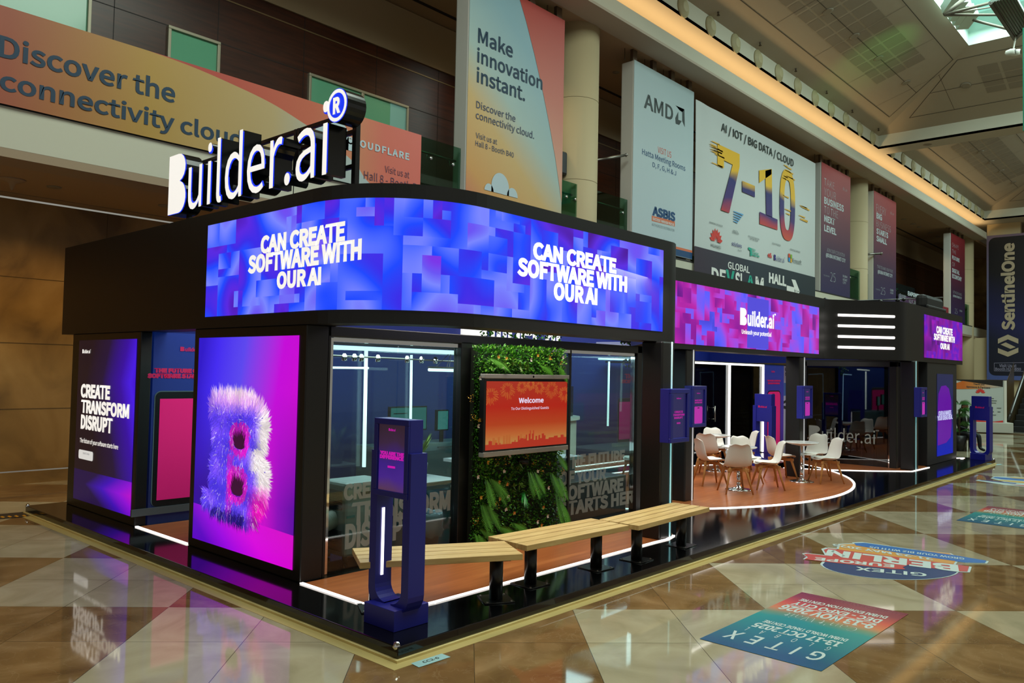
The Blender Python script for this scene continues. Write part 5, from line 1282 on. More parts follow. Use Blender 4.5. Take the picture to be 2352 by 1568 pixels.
def monitor(label, px0, px1, pya, pyb, Y, hexc, lines=False):
    a, c_ = AY(px0, pya, Y), AY(px1, pyb, Y); c = empty('monitor', ((a.x+c_.x)/2, Y, c_.z), label, 'monitor', 'monitors in the glass room')
    b = MB(); b.box((a.x-0.02, Y, c_.z-0.02), (c_.x+0.02, Y+0.05, a.z+0.02)); b.build('housing', M_blackframe, c, bevel=0.006)
    b = MB(); b.quad((a.x, Y-0.003, c_.z), (c_.x, Y-0.003, c_.z), (c_.x, Y-0.003, a.z), (a.x, Y-0.003, a.z)); b.build('screen', screen_mat('monitor_'+hexc.strip('#'), hexc, 1.0), c)
    b = MB(); m_ = (a.x+c_.x)/2; b.box((m_-0.03, Y+0.01, c_.z-0.25), (m_+0.03, Y+0.04, c_.z-0.02)); b.box((m_-0.15, Y-0.08, c_.z-0.27), (m_+0.15, Y+0.12, c_.z-0.25)); b.build('stand', M_blackframe, c)
    if lines:
        b = MB()
        for k in range(3): b.box((a.x+0.05, Y-0.006, a.z-0.09-0.12*k), (a.x+0.30, Y-0.004, a.z-0.075-0.12*k))
        b.build('list_lines', M_blackframe, c)
monitor('teal lit monitor directly above the blue kiosk', 898, 978, 937, 984, 4.6, '#3f7a74', True)
monitor('small teal monitor left of the plant wall', 1006, 1028, 944, 985, 4.6, '#4f8f88')
b = MB(); a_ = AY(895, 985, 4.75); b.box((a_.x-0.4, 4.55, PT), (a_.x+2.6, 5.0, 0.95)); tag(b.build('sideboard', mat('sideboard_grey', '#56686c', 0.4), bevel=0.01), 'grey sideboard carrying the teal monitors', 'sideboard')
pp = empty('potted_plant', (3.3, 3.4, 0.735), 'spiky striped plant left of the plant wall seen through the glass', 'plant')
px_, py_ = 2.92, 3.1
b = MB(); b.lathe([(0, 0.736), (0.09, 0.736), (0.11, 0.90), (0.10, 0.90), (0.09, 0.88), (0, 0.88)], (px_, py_, 0), 16); b.build('pot', mat('pot_grey', '#4a565a', 0.5), pp, smooth=True)
random.seed(5); b = MB()
for k in range(16):
    t_ = random.uniform(0, 2*PI); l_ = random.uniform(0.25, 0.42); o_ = Vector((px_, py_, 0.88)); d_ = Vector((math.cos(t_)*0.35, math.sin(t_)*0.35, 1)).normalized(); s_ = d_.cross(Vector((0, 0, 1))).normalized()*0.022
    b.add([o_-s_, o_+s_, o_+d_*l_*0.6+s_*1.2, o_+d_*l_*0.6-s_*1.2, o_+d_*l_+Vector((math.cos(t_), math.sin(t_), 0))*0.05], [(0, 1, 2, 3), (3, 2, 4)])
b.build('leaves', mat('snake_leaf', '#7f9a3c', 0.4), pp)
# counter and lamp behind the right pane
ct = empty('counter_table', (4.0, 3.0, PT), 'white worktop on a dark base behind the right glass pane', 'counter')
b = MB(); b.box((3.75, 2.55, 0.82), (5.55, 3.55, 0.86)); b.build('worktop', mat('table_white', '#cdd4d2', 0.3), ct)
b = MB(); b.box((3.85, 2.62, PT), (5.45, 3.48, 0.82)); b.build('base', mat('counter_grey', '#55605f', 0.5), ct)
b = MB(); b.box((4.48, 2.02, PT), (5.86, 2.50, 0.62)); tag(b.build('low_cabinet', mat('cabinet_navy_black', '#0a1016', 0.3), bevel=0.01), 'low black cabinet against the right end of the right pane', 'cabinet')
lp = empty('table_lamp', (4.9, 3.9, 0.8), 'white table lamp with a tapered shade seen through the right pane', 'lamp')
p = AY(1400, 1040, 2.9); bz = 0.862
b = MB(); b.lathe([(0.16, p.z-0.09), (0.12, p.z+0.10)], (4.9, 2.9, 0), 20); b.build('lamp_shade', mat('lamp_shade_cream', '#d8dcc8', 0.7, emit=0.35, ecol='#d8e0c8'), lp, smooth=True)
b = MB(); b.lathe([(0, bz), (0.06, bz+0.003), (0.015, bz+0.02), (0.015, p.z-0.05), (0, p.z-0.05)], (4.9, 2.9, 0), 14); b.build('stem', M_chrome, lp, smooth=True)
# furniture deeper in: curved cafe counter, drinks fridge, attendant behind it
cc = empty('cafe_counter', (8.6, 5.6, PT), 'curved white cafe counter with dark lettering seen through the right pane', 'counter')
CX_, CY_ = 8.9, 6.35
b = MB()
ring = [(CX_+0.95*math.cos(t_), CY_+0.85*math.sin(t_)) for t_ in [PI*0.98+k*PI*1.04/24 for k in range(25)]]
b.prism([(x_, y_, PT) for x_, y_ in ring]+[(CX_, CY_+0.3, PT)], (0, 0, 0.98)); b.build('front', mat('counter_slat_white', '#cfcabb', 0.5), cc)
ring2 = [(CX_+1.02*math.cos(t_), CY_+0.92*math.sin(t_)) for t_ in [PI*0.98+k*PI*1.04/24 for k in range(25)]]
b = MB(); b.prism([(x_, y_, PT+0.98) for x_, y_ in ring2]+[(CX_, CY_+0.3, PT+0.98)], (0, 0, 0.06)); b.build('top', mat('counter_top_white', '#d8d6cc', 0.3), cc)
b = MB(); textY(b, 'THE FUTURE OF YOUR SOFTWARE', CY_-0.88, 1350, (1000, 996), 1420, 993, 0.03); b.build('lettering', M_darkprint, cc)
fr = empty('display_fridge', (CX_+0.1, CY_+0.1, 1.145), 'glass fronted display fridge standing on the curved cafe counter', 'fridge')
fx0, fx1, fy0, fy1 = CX_-0.55, CX_+0.62, CY_-0.55, CY_+0.2
b = MB(); b.box((fx0, fy0, 1.1455), (fx1, fy1, 1.22)); b.box((fx0, fy1-0.04, 1.22), (fx1, fy1, 1.80)); b.box((fx0, fy0+0.1, 1.78), (fx1, fy1, 1.84)); b.build('housing', mat('fridge_dark', '#20282c', 0.3), fr, bevel=0.01)
for zz in (1.42, 1.60):
    b = MB(); b.box((fx0+0.03, fy0+0.06, zz), (fx1-0.03, fy1-0.05, zz+0.012)); b.build('shelf', mat('shelf_glass_lit', '#8fb0b0', 0.2, emit=0.15, ecol='#a0c0c0'), fr)
b = MB(); b.box((fx0, fy0, 1.22), (fx1, fy0+0.012, 1.76)); b.build('front_glass', M_darkglass, fr)
# ------------------------------------------------------------------ blue display walls
def wall_panel(name, a, c_, z0, z1, label, face='Y'):
    c = empty(name, ((a[0]+c_[0])/2, (a[1]+c_[1])/2, z0), label, 'display wall')
    return c
dw = empty('display_wall', (1.8, 5.43, PT), 'blue display wall with a big laptop picture, seen through the gap in the left side', 'display wall')
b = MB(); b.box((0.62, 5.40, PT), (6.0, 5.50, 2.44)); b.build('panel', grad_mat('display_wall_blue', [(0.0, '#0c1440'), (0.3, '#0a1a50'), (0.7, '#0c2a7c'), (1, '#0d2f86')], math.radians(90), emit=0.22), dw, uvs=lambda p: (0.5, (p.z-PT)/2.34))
b = MB(); Yw = 5.395
textY(b, 'THE FUTURE OF YOUR', Yw, 353, (855.5, 858), 500, 845, 0.05); textY(b, 'SOFTWARE STARTS HERE', Yw, 338, (868, 868), 505, 857, 0.05)
p0 = AY(414, 806, Yw); p1 = AY(470, 811, Yw); p1.z = p0.z; pt = AY(414, 796, Yw); pt.x = p0.x; builder_logo(b, p0, p1, pt, 0.02)
b.build('lettering', mat('magenta_letters', '#b0104e', 0.5, emit=0.35, ecol='#b0104e'), dw)
def laptop(dw, x0, x1, z0, z1, Y):
    b = MB(); b.poly([(x_, Y, z_) for (q_, x_, z_) in rr(x0, z0, x1, z1, 0.07, 0)]); o = b.build('laptop_picture', mat('laptop_bezel', '#101214', 0.3), dw)
    b = MB(); e = 0.012; b.poly([(x_, Y+0.002, z_) for (q_, x_, z_) in rr(x0-e, z0, x1+e, z1+e, 0.08, 0)]); b.build('laptop_rim', mat('laptop_rim', '#5a7078', 0.3), o)
    b = MB(); b.quad((x0+0.055, Y-0.003, z0+0.08), (x1-0.055, Y-0.003, z0+0.08), (x1-0.055, Y-0.003, z1-0.085), (x0+0.055, Y-0.003, z1-0.085)); b.build('laptop_screen', grad_mat('laptop_magenta', [(0, '#8a0048'), (0.7, '#a80058'), (1, '#b0005c')], math.radians(90), emit=0.75) if 'laptop_magenta' not in MATS else MATS['laptop_magenta'], o, uvs=lambda p: (0.5, (p.z-z0)/(z1-z0)))
    b = MB(); b.box((x0-0.25, Y-0.03, z0-0.085), (x1+0.25, Y, z0)); b.build('laptop_base', mat('laptop_base_grey', '#4a4e52', 0.35), o)
laptop(dw, 0.66, 2.95, 0.31, 1.71, 5.392)
lamp('corridor_lamp', 'AREA', (2.2, 4.75, 3.2), 18, (0.75, 0.85, 1.0), (2.2, 4.9, 0), shape='RECTANGLE', size=3, size_y=0.5)
d2 = empty('display_wall', (14.5, 7.0, PT), 'blue display wall with magenta capitals and a laptop picture at the back of the cafe', 'display wall')
b = MB(); b.box((11.0, 7.0, PT), (18.5, 7.1, 2.44)); b.build('panel', MATS['display_wall_blue'], d2, uvs=lambda p: (0.5, (p.z-PT)/2.34))
b = MB(); Yw = 6.99
textY(b, 'THE FUTURE OF YOUR', Yw, 1434, (869, 870), 1548, 858, 0.05); textY(b, 'SOFTWARE STARTS HERE', Yw, 1426, (880, 882), 1557, 871, 0.05)
p0 = AY(1480, 846, Yw); p1 = AY(1512, 848, Yw); p1.z = p0.z; pt = AY(1480, 838, Yw); pt.x = p0.x; builder_logo(b, p0, p1, pt, 0.02); b.build('lettering', MATS['magenta_letters'], d2)
a_ = AY(1420, 915, 6.98); c_ = AY(1590, 1015, 6.98); laptop(d2, a_.x, c_.x, 0.32, a_.z, 6.985)
c = empty('wall_screen', (13.4, 6.3, 1.3), 'dark wall screen with a violet phone picture between the black posts', 'screen')
Yq = 6.6
a_ = AY(1468, 882, Yq); c_ = AY(1512, 934, Yq)
b = MB(); b.box((a_.x, Yq, c_.z), (c_.x, Yq+0.06, a_.z)); b.build('housing', M_blackframe, c)
b = MB(); b.quad((a_.x+0.02, Yq-0.003, c_.z+0.02), (c_.x-0.02, Yq-0.003, c_.z+0.02), (c_.x-0.02, Yq-0.003, a_.z-0.02), (a_.x+0.02, Yq-0.003, a_.z-0.02)); o = b.build('screen', screen_mat('wall_screen_navy', '#0a0824', 1.0), c)
p = AY(1471, 931, Yq-0.006); q = AY(1500, 914, Yq-0.006)
b = MB(); b.poly([(x_, Yq-0.006, z_) for (q_, x_, z_) in rr(p.x, p.z, q.x, q.z, 0.04, 0)]); textY(b, 'YOUR VOICE', Yq-0.006, 1474, (903.5, 904), 1496, 900, 0.04); textY(b, 'INTO CODE', Yq-0.006, 1475, (908, 908), 1495, 905, 0.04); b.build('violet_picture', screen_mat('violet_phone', '#a010a8', 1.0), o)
b = MB(); m_ = (a_.x+c_.x)/2; b.box((m_-0.05, Yq+0.02, PT), (m_+0.05, Yq+0.05, c_.z)); b.box((m_-0.35, Yq-0.15, PT), (m_+0.35, Yq+0.2, PT+0.03)); b.build('stand', M_blackframe, c)
# ------------------------------------------------------------------ glass meeting box with white light frame at the back
gb = empty('light_framed_glass_box', (14.2, 4.6, PT), 'glass box outlined by white light lines behind the cafe tables', 'glass room')
Yx = 4.55
xL, xM, xR = AY(1600, 835, Yx).x, AY(1675, 930, Yx).x, AY(1752, 930, Yx).x
zt_ = AY(1675, 836, Yx).z
b = MB(); b.box((xL-0.2, Yx-0.02, zt_-0.02), (xR+0.03, Yx+0.02, zt_+0.025)); b.box((xM-0.025, Yx-0.02, PT+0.02), (xM+0.025, Yx+0.02, zt_-0.02)); b.box((xR-0.02, Yx-0.02, PT+0.02), (xR+0.03, Yx+0.02, zt_-0.02)); b.build('light_frame', M_led, gb)
b = MB(); b.box((xL-0.2, Yx+0.03, PT), (xM, Yx+0.04, zt_)); b.build('pane', M_darkglass, gb)
b = MB(); b.box((xM+0.02, Yx+0.03, PT), (xR, Yx+0.04, zt_)); b.build('pane', M_darkglass, gb)
b = MB(); p = AY(1642, 930, Yx-0.05); b.tube([AY(1642, 932, Yx-0.06), AY(1642, 968, Yx-0.06)], 0.018, 8); b.tube([AY(1634, 936, Yx+0.02), AY(1642, 936, Yx-0.06)], 0.010, 6); b.tube([AY(1634, 962, Yx+0.02), AY(1642, 962, Yx-0.06)], 0.010, 6); b.build('door_handle', M_steel, gb, smooth=True)
b = MB(); b.box((xL-0.2, Yx-0.01, zt_+0.025), (18.9, Yx+0.4, zt_+0.05)); b.box((xL-0.2, Yx+0.04, zt_-0.02), (xR, 6.9, zt_+0.02)); b.build('roof', mat('roof_black', '#0a0a0c', 0.7), gb)
b = MB(); b.box((xM-0.05, Yx+0.05, PT), (xM+0.05, 6.2, zt_-0.03)); b.build('partition', mat('partition_violet', '#2c0c4c', 0.5, emit=0.10, ecol='#30105a'), gb)
b = MB(); b.box((xR, Yx+0.045, PT), (xR+0.1, 6.9, zt_)); b.build('side_wall', mat('partition_plum', '#200a24', 0.5), gb)
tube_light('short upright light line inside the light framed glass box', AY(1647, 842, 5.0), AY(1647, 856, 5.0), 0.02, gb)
lamp('box_lamp', 'AREA', (14.2, 5.6, zt_-0.1), 10, (0.8, 0.9, 1.0), (14.2, 5.6, 0), shape='RECTANGLE', size=2.5, size_y=1)
c = empty('spot_track', AY(1680, 851, 5.2), 'steel track with spot heads inside the light framed glass box', 'track light'); 
b = MB(); b.tube([AY(1600, 850, 5.2), AY(1750, 855, 5.2)], 0.016, 6); b.build('rail', M_steel, c, smooth=True)
for px in (1609, 1637, 1707, 1732): 
    b = MB(); b.lathe([(0, -0.14), (0.03, -0.13), (0.03, -0.05), (0.012, 0.0)], AY(px, 853, 5.2), 8); b.build('spot_head', M_steel, c, smooth=True)
c = empty('poster', AY(1627, 890, 6.4), 'pale teal poster seen inside the light framed glass box', 'poster')
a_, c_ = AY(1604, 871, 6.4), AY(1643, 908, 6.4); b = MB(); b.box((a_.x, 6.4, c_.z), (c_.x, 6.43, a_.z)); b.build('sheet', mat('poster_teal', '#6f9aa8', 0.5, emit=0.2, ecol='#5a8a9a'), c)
b = MB()
for k in range(6): b.box((a_.x+0.08, 6.394, a_.z-0.12-0.09*k), (a_.x+0.75, 6.398, a_.z-0.09-0.09*k))
b.build('lettering', mat('poster_print', '#2c5a6a', 0.6), c)
# magenta phone panel and poster right of it
c = empty('display_wall', (17.0, 4.6, PT), 'narrow blue panel with a tall magenta phone picture right of the light framed box', 'display wall')
x0, x1 = AY(1757, 900, Yx).x, AY(1800, 900, Yx).x; zt2 = AY(1780, 838, Yx).z
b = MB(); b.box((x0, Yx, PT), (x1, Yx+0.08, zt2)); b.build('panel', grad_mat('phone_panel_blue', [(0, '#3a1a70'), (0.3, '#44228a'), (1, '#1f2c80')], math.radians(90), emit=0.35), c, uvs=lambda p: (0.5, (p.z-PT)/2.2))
p = AY(1762, 1045, Yx-0.004); q = AY(1792, 899, Yx-0.004)
b = MB(); b.poly([(x_, Yx-0.003, z_) for (q_, x_, z_) in rr(p.x-0.02, 0.2, q.x+0.03, q.z+0.03, 0.13, 0)]); o = b.build('phone_picture', mat('phone_bezel', '#14101c', 0.4), c)
b = MB(); b.poly([(x_, Yx-0.006, z_) for (q_, x_, z_) in rr(p.x, 0.2, q.x, q.z, 0.12, 0)]); b.build('phone_screen', mat('phone_screen_magenta', '#b80f5c', 0.5, emit=0.55, ecol='#b80f5c'), o)
b = MB(); a_ = AY(1774, 904, Yx-0.009); b.box((a_.x, Yx-0.009, a_.z-0.06), (a_.x+0.14, Yx-0.007, a_.z)); b.build('phone_notch', M_blackframe, o)
b = MB(); textY(b, 'YOUR IDEAS', Yx-0.004, 1762, (876, 876), 1793, 872, 0.05); textY(b, 'EVERYWHERE', Yx-0.004, 1764, (882, 882), 1791, 878, 0.05); textY(b, 'Builder', Yx-0.004, 1772, (855, 855), 1780, 851, 0.02); b.build('lettering', MATS['magenta_letters'], c)
c = empty('poster_stand', (18.0, 5.0, PT), 'white poster with dark capitals over a greyish violet machine picture', 'poster')
Yp = 4.9
x0, x1 = AY(1799, 900, Yp).x, AY(1830, 900, Yp).x; zz = AY(1810, 838, Yp).z
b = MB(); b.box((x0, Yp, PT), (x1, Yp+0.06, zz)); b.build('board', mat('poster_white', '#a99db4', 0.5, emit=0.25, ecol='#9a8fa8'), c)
b = MB(); textY(b, 'UAE BUSINESS', Yp-0.004, 1803, (851.5, 853), 1843, 844, 0.03); textY(b, 'SET-UP PACKAGE', Yp-0.004, 1803, (862.5, 864), 1846, 855, 0.03); b.build('lettering', M_darkprint, c)
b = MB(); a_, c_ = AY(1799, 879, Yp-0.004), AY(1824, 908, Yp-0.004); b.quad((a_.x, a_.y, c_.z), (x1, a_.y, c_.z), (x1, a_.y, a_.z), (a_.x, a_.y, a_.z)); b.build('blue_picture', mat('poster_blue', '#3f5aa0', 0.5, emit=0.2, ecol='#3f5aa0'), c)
b = MB(); 
for q in (((1800, 921), (1824, 908), (1824, 914), (1800, 927)), ((1800, 931), (1824, 937), (1824, 944), (1800, 938)), ((1814, 940), (1820, 942), (1808, 985), (1804, 985))): b.poly([AY(*k, Yp-0.004) for k in q][::-1])
b.build('machine_picture', mat('machine_dark', '#2c2232', 0.6), c)
b = MB(); b.poly([AY(*k, Yp-0.005) for k in ((1802, 1010), (1802, 988), (1814, 974), (1814, 1010))]); b.build('pale_shape', mat('pale_shape', '#b9c6cc', 0.5), c)
lamp('cafe_lamp', 'AREA', (9.6, 2.9, 3.45), 170, (1.0, 0.94, 0.86), (9.6, 2.9, 0), shape='RECTANGLE', size=4.5, size_y=1.6)
lamp('cafe_lamp', 'AREA', (12.6, 5.9, 3.45), 45, (0.95, 0.9, 1.0), (12.6, 6.2, 0), shape='RECTANGLE', size=3.5, size_y=1.0)
lamp('canopy_fill_light', 'AREA', (3.2, 1.20, 3.2), 90, (1.0, 0.88, 0.76), (3.0, 0.9, 0), shape='RECTANGLE', size=3.6, size_y=0.4)  # unseen lamp added to brighten the plant wall
# ------------------------------------------------------------------ right room
r2 = empty('glass_room', (16.6, 2.1, PT), 'dark glass room with faint white lettering at the right of the cafe', 'glass room', 'glass meeting rooms')
RX, RY0, RY1, RX1 = 14.85, 1.06, 3.10, 18.5
b = MB(); b.box((RX, RY0, PT), (RX+0.12, RY0+0.14, 2.42)); b.box((RX, RY1-0.07, PT), (RX+0.1, RY1, 2.42)); b.box((RX, RY0, 2.31), (RX+0.1, RY1, 2.42)); b.box((RX1-0.1, RY0+1.4, PT), (RX1, RY1, 2.42)); b.build('frame', M_blackframe, r2, bevel=0.006)
b = MB(); b.box((RX+0.12, RY0+0.06, PT), (15.99, RY0+0.10, 2.31)); b.build('front_panel', mat('panel_maroon_black', '#160812', 0.35), r2)
b = MB(); b.box((RX+0.03, RY0+0.14, PT), (RX+0.04, RY1-0.07, 2.31)); p_ = b.build('pane', M_darkglass, r2)
b = MB(); b.box((RX+0.06, RY1-0.04, PT), (RX1, RY1-0.03, 2.31)); b.build('pane', M_darkglass, r2)
b = MB(); b.box((17.35, RY0+0.12, PT), (17.42, RY1-0.05, 2.33)); b.build('back_panel', mat('room_navy', '#0a0c30', 0.5, emit=0.10, ecol='#0c0e40'), r2)
b = MB(); b.box((RX+0.12, RY0+0.105, PT), (17.35, RY0+0.13, 2.33)); b.build('side_panel', mat('room_violet', '#1c0c34', 0.5, emit=0.08, ecol='#220a40'), r2)
b = MB(); b.box((RX+0.02, RY0+0.02, 2.42), (RX1, RY1, 2.46)); b.build('roof', mat('roof_black', '#0a0a0c', 0.7), r2)
b = MB(); b.box((RX+0.0, RY0+0.14, PT), (RX+0.028, RY0+0.165, 2.31)); b.build('mirror_trim', M_chrome, r2)
b = MB(); p0 = Vector((RX+0.024, 2.98, 0.60)); p1 = Vector((RX+0.024, 1.42, 0.60)); builder_logo(b, p0, p1, p0+Vector((0, 0, 0.33)), 0.0); b.build('glass_lettering', M_frost, p_)
XL_ = 16.6  # tubes added inside the room imitate light lines showing in its glass
for (a_, c_, lab) in (((1937, 860), (1935, 965), 'left upright stand-in light line'), ((1975, 865), (1974, 967), 'middle upright stand-in light line'), ((2010, 866), (2008, 922), 'right broken stand-in light line')):
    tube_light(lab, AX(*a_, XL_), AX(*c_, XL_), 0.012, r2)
tube_light('level stand-in light line', AX(1937, 859, XL_), AX(2010, 865, XL_), 0.014, r2)
b = MB(); a_, c_ = AX(1953, 894, 17.3), AX(2026, 941, 17.3); b.box((17.29, a_.y, c_.z), (17.345, c_.y, a_.z)); tag(b.build('wall_television', M_blackgloss, bevel=0.01), 'black television on the rear wall of the dark room', 'television')
lamp('dark_room_lamp', 'AREA', (16.2, 2.1, 2.28), 5, (0.6, 0.9, 0.9), (16.2, 2.1, 0), shape='RECTANGLE', size=1.5, size_y=1.0)
# ------------------------------------------------------------------ hanging greenery over the rooms
def leaf(mb, o, d, up, l, w):
    s = d.cross(up); s = s.normalized() if s.length > 1e-4 else Vector((1, 0, 0))
    mb.add([o, o+d*l*0.45-s*w, o+d*l, o+d*l*0.45+s*w], [(0, 1, 2, 3)])
def rdir(): 
    v = Vector((random.gauss(0, 1), random.gauss(0, 1), random.gauss(0, 1))); return v.normalized()
M_leafs = [mat('leaf_green', '#3f8a20', 0.45), mat('leaf_dark', '#265f14', 0.5), mat('leaf_bright', '#74bb30', 0.45)]
random.seed(21)
for (px, py, Yh, n_, drop, spread, lab) in ((1200, 768, 2.4, 420, 0.22, 0.75, 'trailing greenery on the beam above the wall display'), (1455, 800, 2.2, 260, 0.35, 0.22, 'trailing plant hanging at the right end of the glass room'), (1496, 815, 3.0, 240, 0.40, 0.14, 'bright trailing plant left of the nearest post'), (1560, 815, 3.8, 200, 0.42, 0.12, 'pale trailing plant between the two nearest posts')):
    p = AY(px, py, Yh); b = MB()
    for k in range(n_):
        o_ = Vector((p.x+random.uniform(-spread, spread), p.y+random.uniform(-0.1, 0.1), p.z+0.1-drop*random.random()**1.2)); leaf(b, o_, (rdir()+Vector((0, 0, -0.5))).normalized(), Vector((0, 0, 1)), random.uniform(0.04, 0.07), 0.018)
    c = empty('hanging_plant', p, lab, 'plant', 'trailing plants over the rooms')
    b.build('foliage', M_leafs[(n_//20) % 3], c)
    b = MB(); b.box((p.x-spread, p.y-0.08, p.z+0.08), (p.x+spread, p.y+0.08, p.z+0.2)); b.build('planter', M_blackframe, c)
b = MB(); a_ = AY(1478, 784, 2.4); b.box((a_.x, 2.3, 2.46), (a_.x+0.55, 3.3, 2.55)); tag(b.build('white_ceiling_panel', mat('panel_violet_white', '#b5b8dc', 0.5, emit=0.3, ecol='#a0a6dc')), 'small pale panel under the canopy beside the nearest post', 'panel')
# ================================================================== plant wall and welcome display
pw = empty('plant_wall', (3.3, 1.8, PT), 'tall green living wall of leaves, ferns and small yellow flowers', 'plant wall')
gx0, gx1, gz0, gz1, gy = 2.56, 4.10, PT, 2.33, 1.84
b = MB(); b.box((gx0+0.02, gy, gz0), (gx1-0.04, gy+0.09, gz1-0.03)); b.build('backing', mat('backing_dark_green', '#0c1c08', 0.8), pw)
random.seed(33)
def foliage(n_, cond, lmin, lmax, wd, yoff):
    mb = MB()
    for k in range(n_):
        for _ in range(20):
            x_, z_ = random.uniform(gx0, gx1), random.uniform(gz0, gz1)
            if cond(x_, z_): break
        o_ = Vector((x_, gy-random.uniform(0.0, yoff), z_))
        edge = Vector((-1 if x_ < gx0+0.08 else (1 if x_ > gx1-0.08 else 0), 0, 1 if z_ > gz1-0.1 else 0))
        d_ = (Vector((0, -1.0, 0.1))+rdir()*0.9+edge*1.2).normalized(); leaf(mb, o_, d_, rdir(), random.uniform(lmin, lmax), wd*random.uniform(0.7, 1.2))
    return mb
def tagst(o): o['kind'] = 'stuff'; return o
tagst(foliage(6500, lambda x_, z_: z_ > 1.95 or x_ < gx0+0.28 or random.random() < 0.42, 0.025, 0.045, 0.010, 0.07).build('small_leaves', M_leafs[0], pw))
tagst(foliage(3600, lambda x_, z_: True, 0.03, 0.05, 0.011, 0.05).build('dark_leaves', M_leafs[1], pw))
tagst(foliage(2600, lambda x_, z_: z_ > 1.95 or x_ < gx0+0.25 or random.random() < 0.15, 0.022, 0.04, 0.010, 0.09).build('bright_leaves', M_leafs[2], pw))
M_fern = mat('fern_green', '#4c8a1e', 0.45); M_fern2 = mat('palm_green', '#2f9a3a', 0.4); M_fern3 = mat('olive_leaf', '#5a7a24', 0.45)
def fern(mb, o_, d_, l_, w_, n_=14, droop=0.5):
    o_ = Vector(o_); d_ = Vector(d_).normalized(); side = d_.cross(Vector((0, -1, 0))).normalized(); p_ = o_.copy(); st = l_/n_; dirv = d_.copy(); prev = p_.copy()
    for k in range(n_):
        dirv = (dirv+Vector((0, -0.01, -droop/n_))).normalized(); side = dirv.cross(Vector((0, -1, 0))).normalized(); q = p_+dirv*st
        s_ = w_*math.sin(PI*(0.12+0.85*k/n_)); nn_ = Vector((0, -0.004, 0))
        mb.add([p_-side*0.003, p_+side*0.003, q+side*0.003, q-side*0.003], [(0, 1, 2, 3)])
        for sg_ in (-1, 1):
            e = p_+side*sg_*s_+dirv*st*1.2+Vector((0, -0.015, -0.02)); mb.add([p_, p_+dirv*st*0.9, e], [(0, 1, 2) if sg_ > 0 else (0, 2, 1)])
        p_ = q
def PW(px, py, dy=0.09): return AY(px, py, gy-dy)
ferns = [((1122, 822), 1, -0.4, 0.26), ((1238, 838), 1, -0.5, 0.22), ((1280, 842), 0.4, -0.9, 0.2), ((1113, 1100), 0.1, -1, 0.34), ((1120, 1098), 0.7, -0.8, 0.34), ((1103, 1158), 0.2, -1, 0.32), ((1110, 1158), 0.6, -1, 0.30), ((1262, 1085), 0.15, -1, 0.30), ((1212, 1082), 0.0, -1, 0.32), ((1222, 1082), 0.3, -1, 0.30), ((1280, 1095), 0.0, -1, 0.30), ((1275, 1132), 0.0, -1, 0.40), ((1284, 1150), 0.05, -1, 0.38), ((1280, 1200), 0.0, -1, 0.25), ((1100, 1215), 0.7, -0.5, 0.30), ((1140, 1208), 0.9, -0.4, 0.26), ((1176, 1200), 0.8, -0.5, 0.24), ((1275, 1040), 0.3, -0.8, 0.24), ((1090, 1225), 0.3, -0.8, 0.26)]
for (q, dx_, dz_, l_) in ferns:
    b = MB(); o_ = PW(*q)
    for k in range(3): fern(b, o_+Vector((random.uniform(-0.015, 0.015), -0.02*k, 0)), (dx_+random.uniform(-0.25, 0.25), -0.35, dz_+0.2), l_*random.uniform(0.85, 1.05), 0.055, 16, 0.7)
    b.build('fern', M_fern, pw)
for (q, ang0, n_) in (((1205, 1130), -2.4, 26), ((1228, 1142), -0.5, 26)):
    b = MB(); o_ = PW(*q)
    for k in range(n_):
        t_ = ang0+random.uniform(-0.75, 0.75); d_ = Vector((math.cos(t_)*0.9, -0.45, math.sin(t_)+0.2)).normalized(); leaf(b, o_, d_, Vector((0, 0, 1)), random.uniform(0.14, 0.24), 0.005)
    b.build('grassy_tuft', M_fern2, pw)
for q in ((1180, 1082), (1192, 1068), (1165, 1105), (1195, 1112), (1175, 832), (1196, 842), (1160, 838), (1208, 846), (1205, 1195), (1180, 1118)):
    b = MB(); o_ = PW(*q)
    for k in range(14): leaf(b, o_+Vector((random.uniform(-0.03, 0.03), 0, random.uniform(-0.03, 0.03))), (rdir()+Vector((0, -0.6, 0))).normalized(), Vector((0, 0, 1)), random.uniform(0.06, 0.11), 0.013)
    b.build('leaf_rosette', M_fern3, pw)
M_fy = mat('flower_yellow', '#c99a2a', 0.6); M_fw = mat('flower_white', '#d9cdbf', 0.6); M_fo = mat('flower_orange', '#c8842a', 0.6)
def flower(q, m_, r_=0.018, nm='flower'):
    o_ = PW(q[0], q[1], 0.13); b = MB()
    for k in range(5):
        t_ = 2*PI*k/5+random.random(); leaf(b, o_, Vector((math.cos(t_), -0.5, math.sin(t_))).normalized(), Vector((0, 1, 0)), r_*1.7, r_*0.6)
    b.build(nm, m_, pw)
for q in ((1144, 819), (1162, 822), (1234, 816), (1262, 822), (1104, 1142), (1120, 1062), (1264, 1016), (1100, 965)): flower(q, M_fy)
for q in ((1219, 826), (1155, 842), (1292, 820), (1157, 1082), (1097, 1095), (1166, 1140), (1161, 1170), (1234, 1082), (1259, 1120), (1257, 1185), (1234, 1198), (1170, 1046), (1102, 868), (1098, 978)): flower(q, M_fw)
for q in ((1146, 1107), (1164, 1112), (1147, 1145), (1247, 1165), (1180, 1178), (1243, 1206)): flower(q, M_fo)
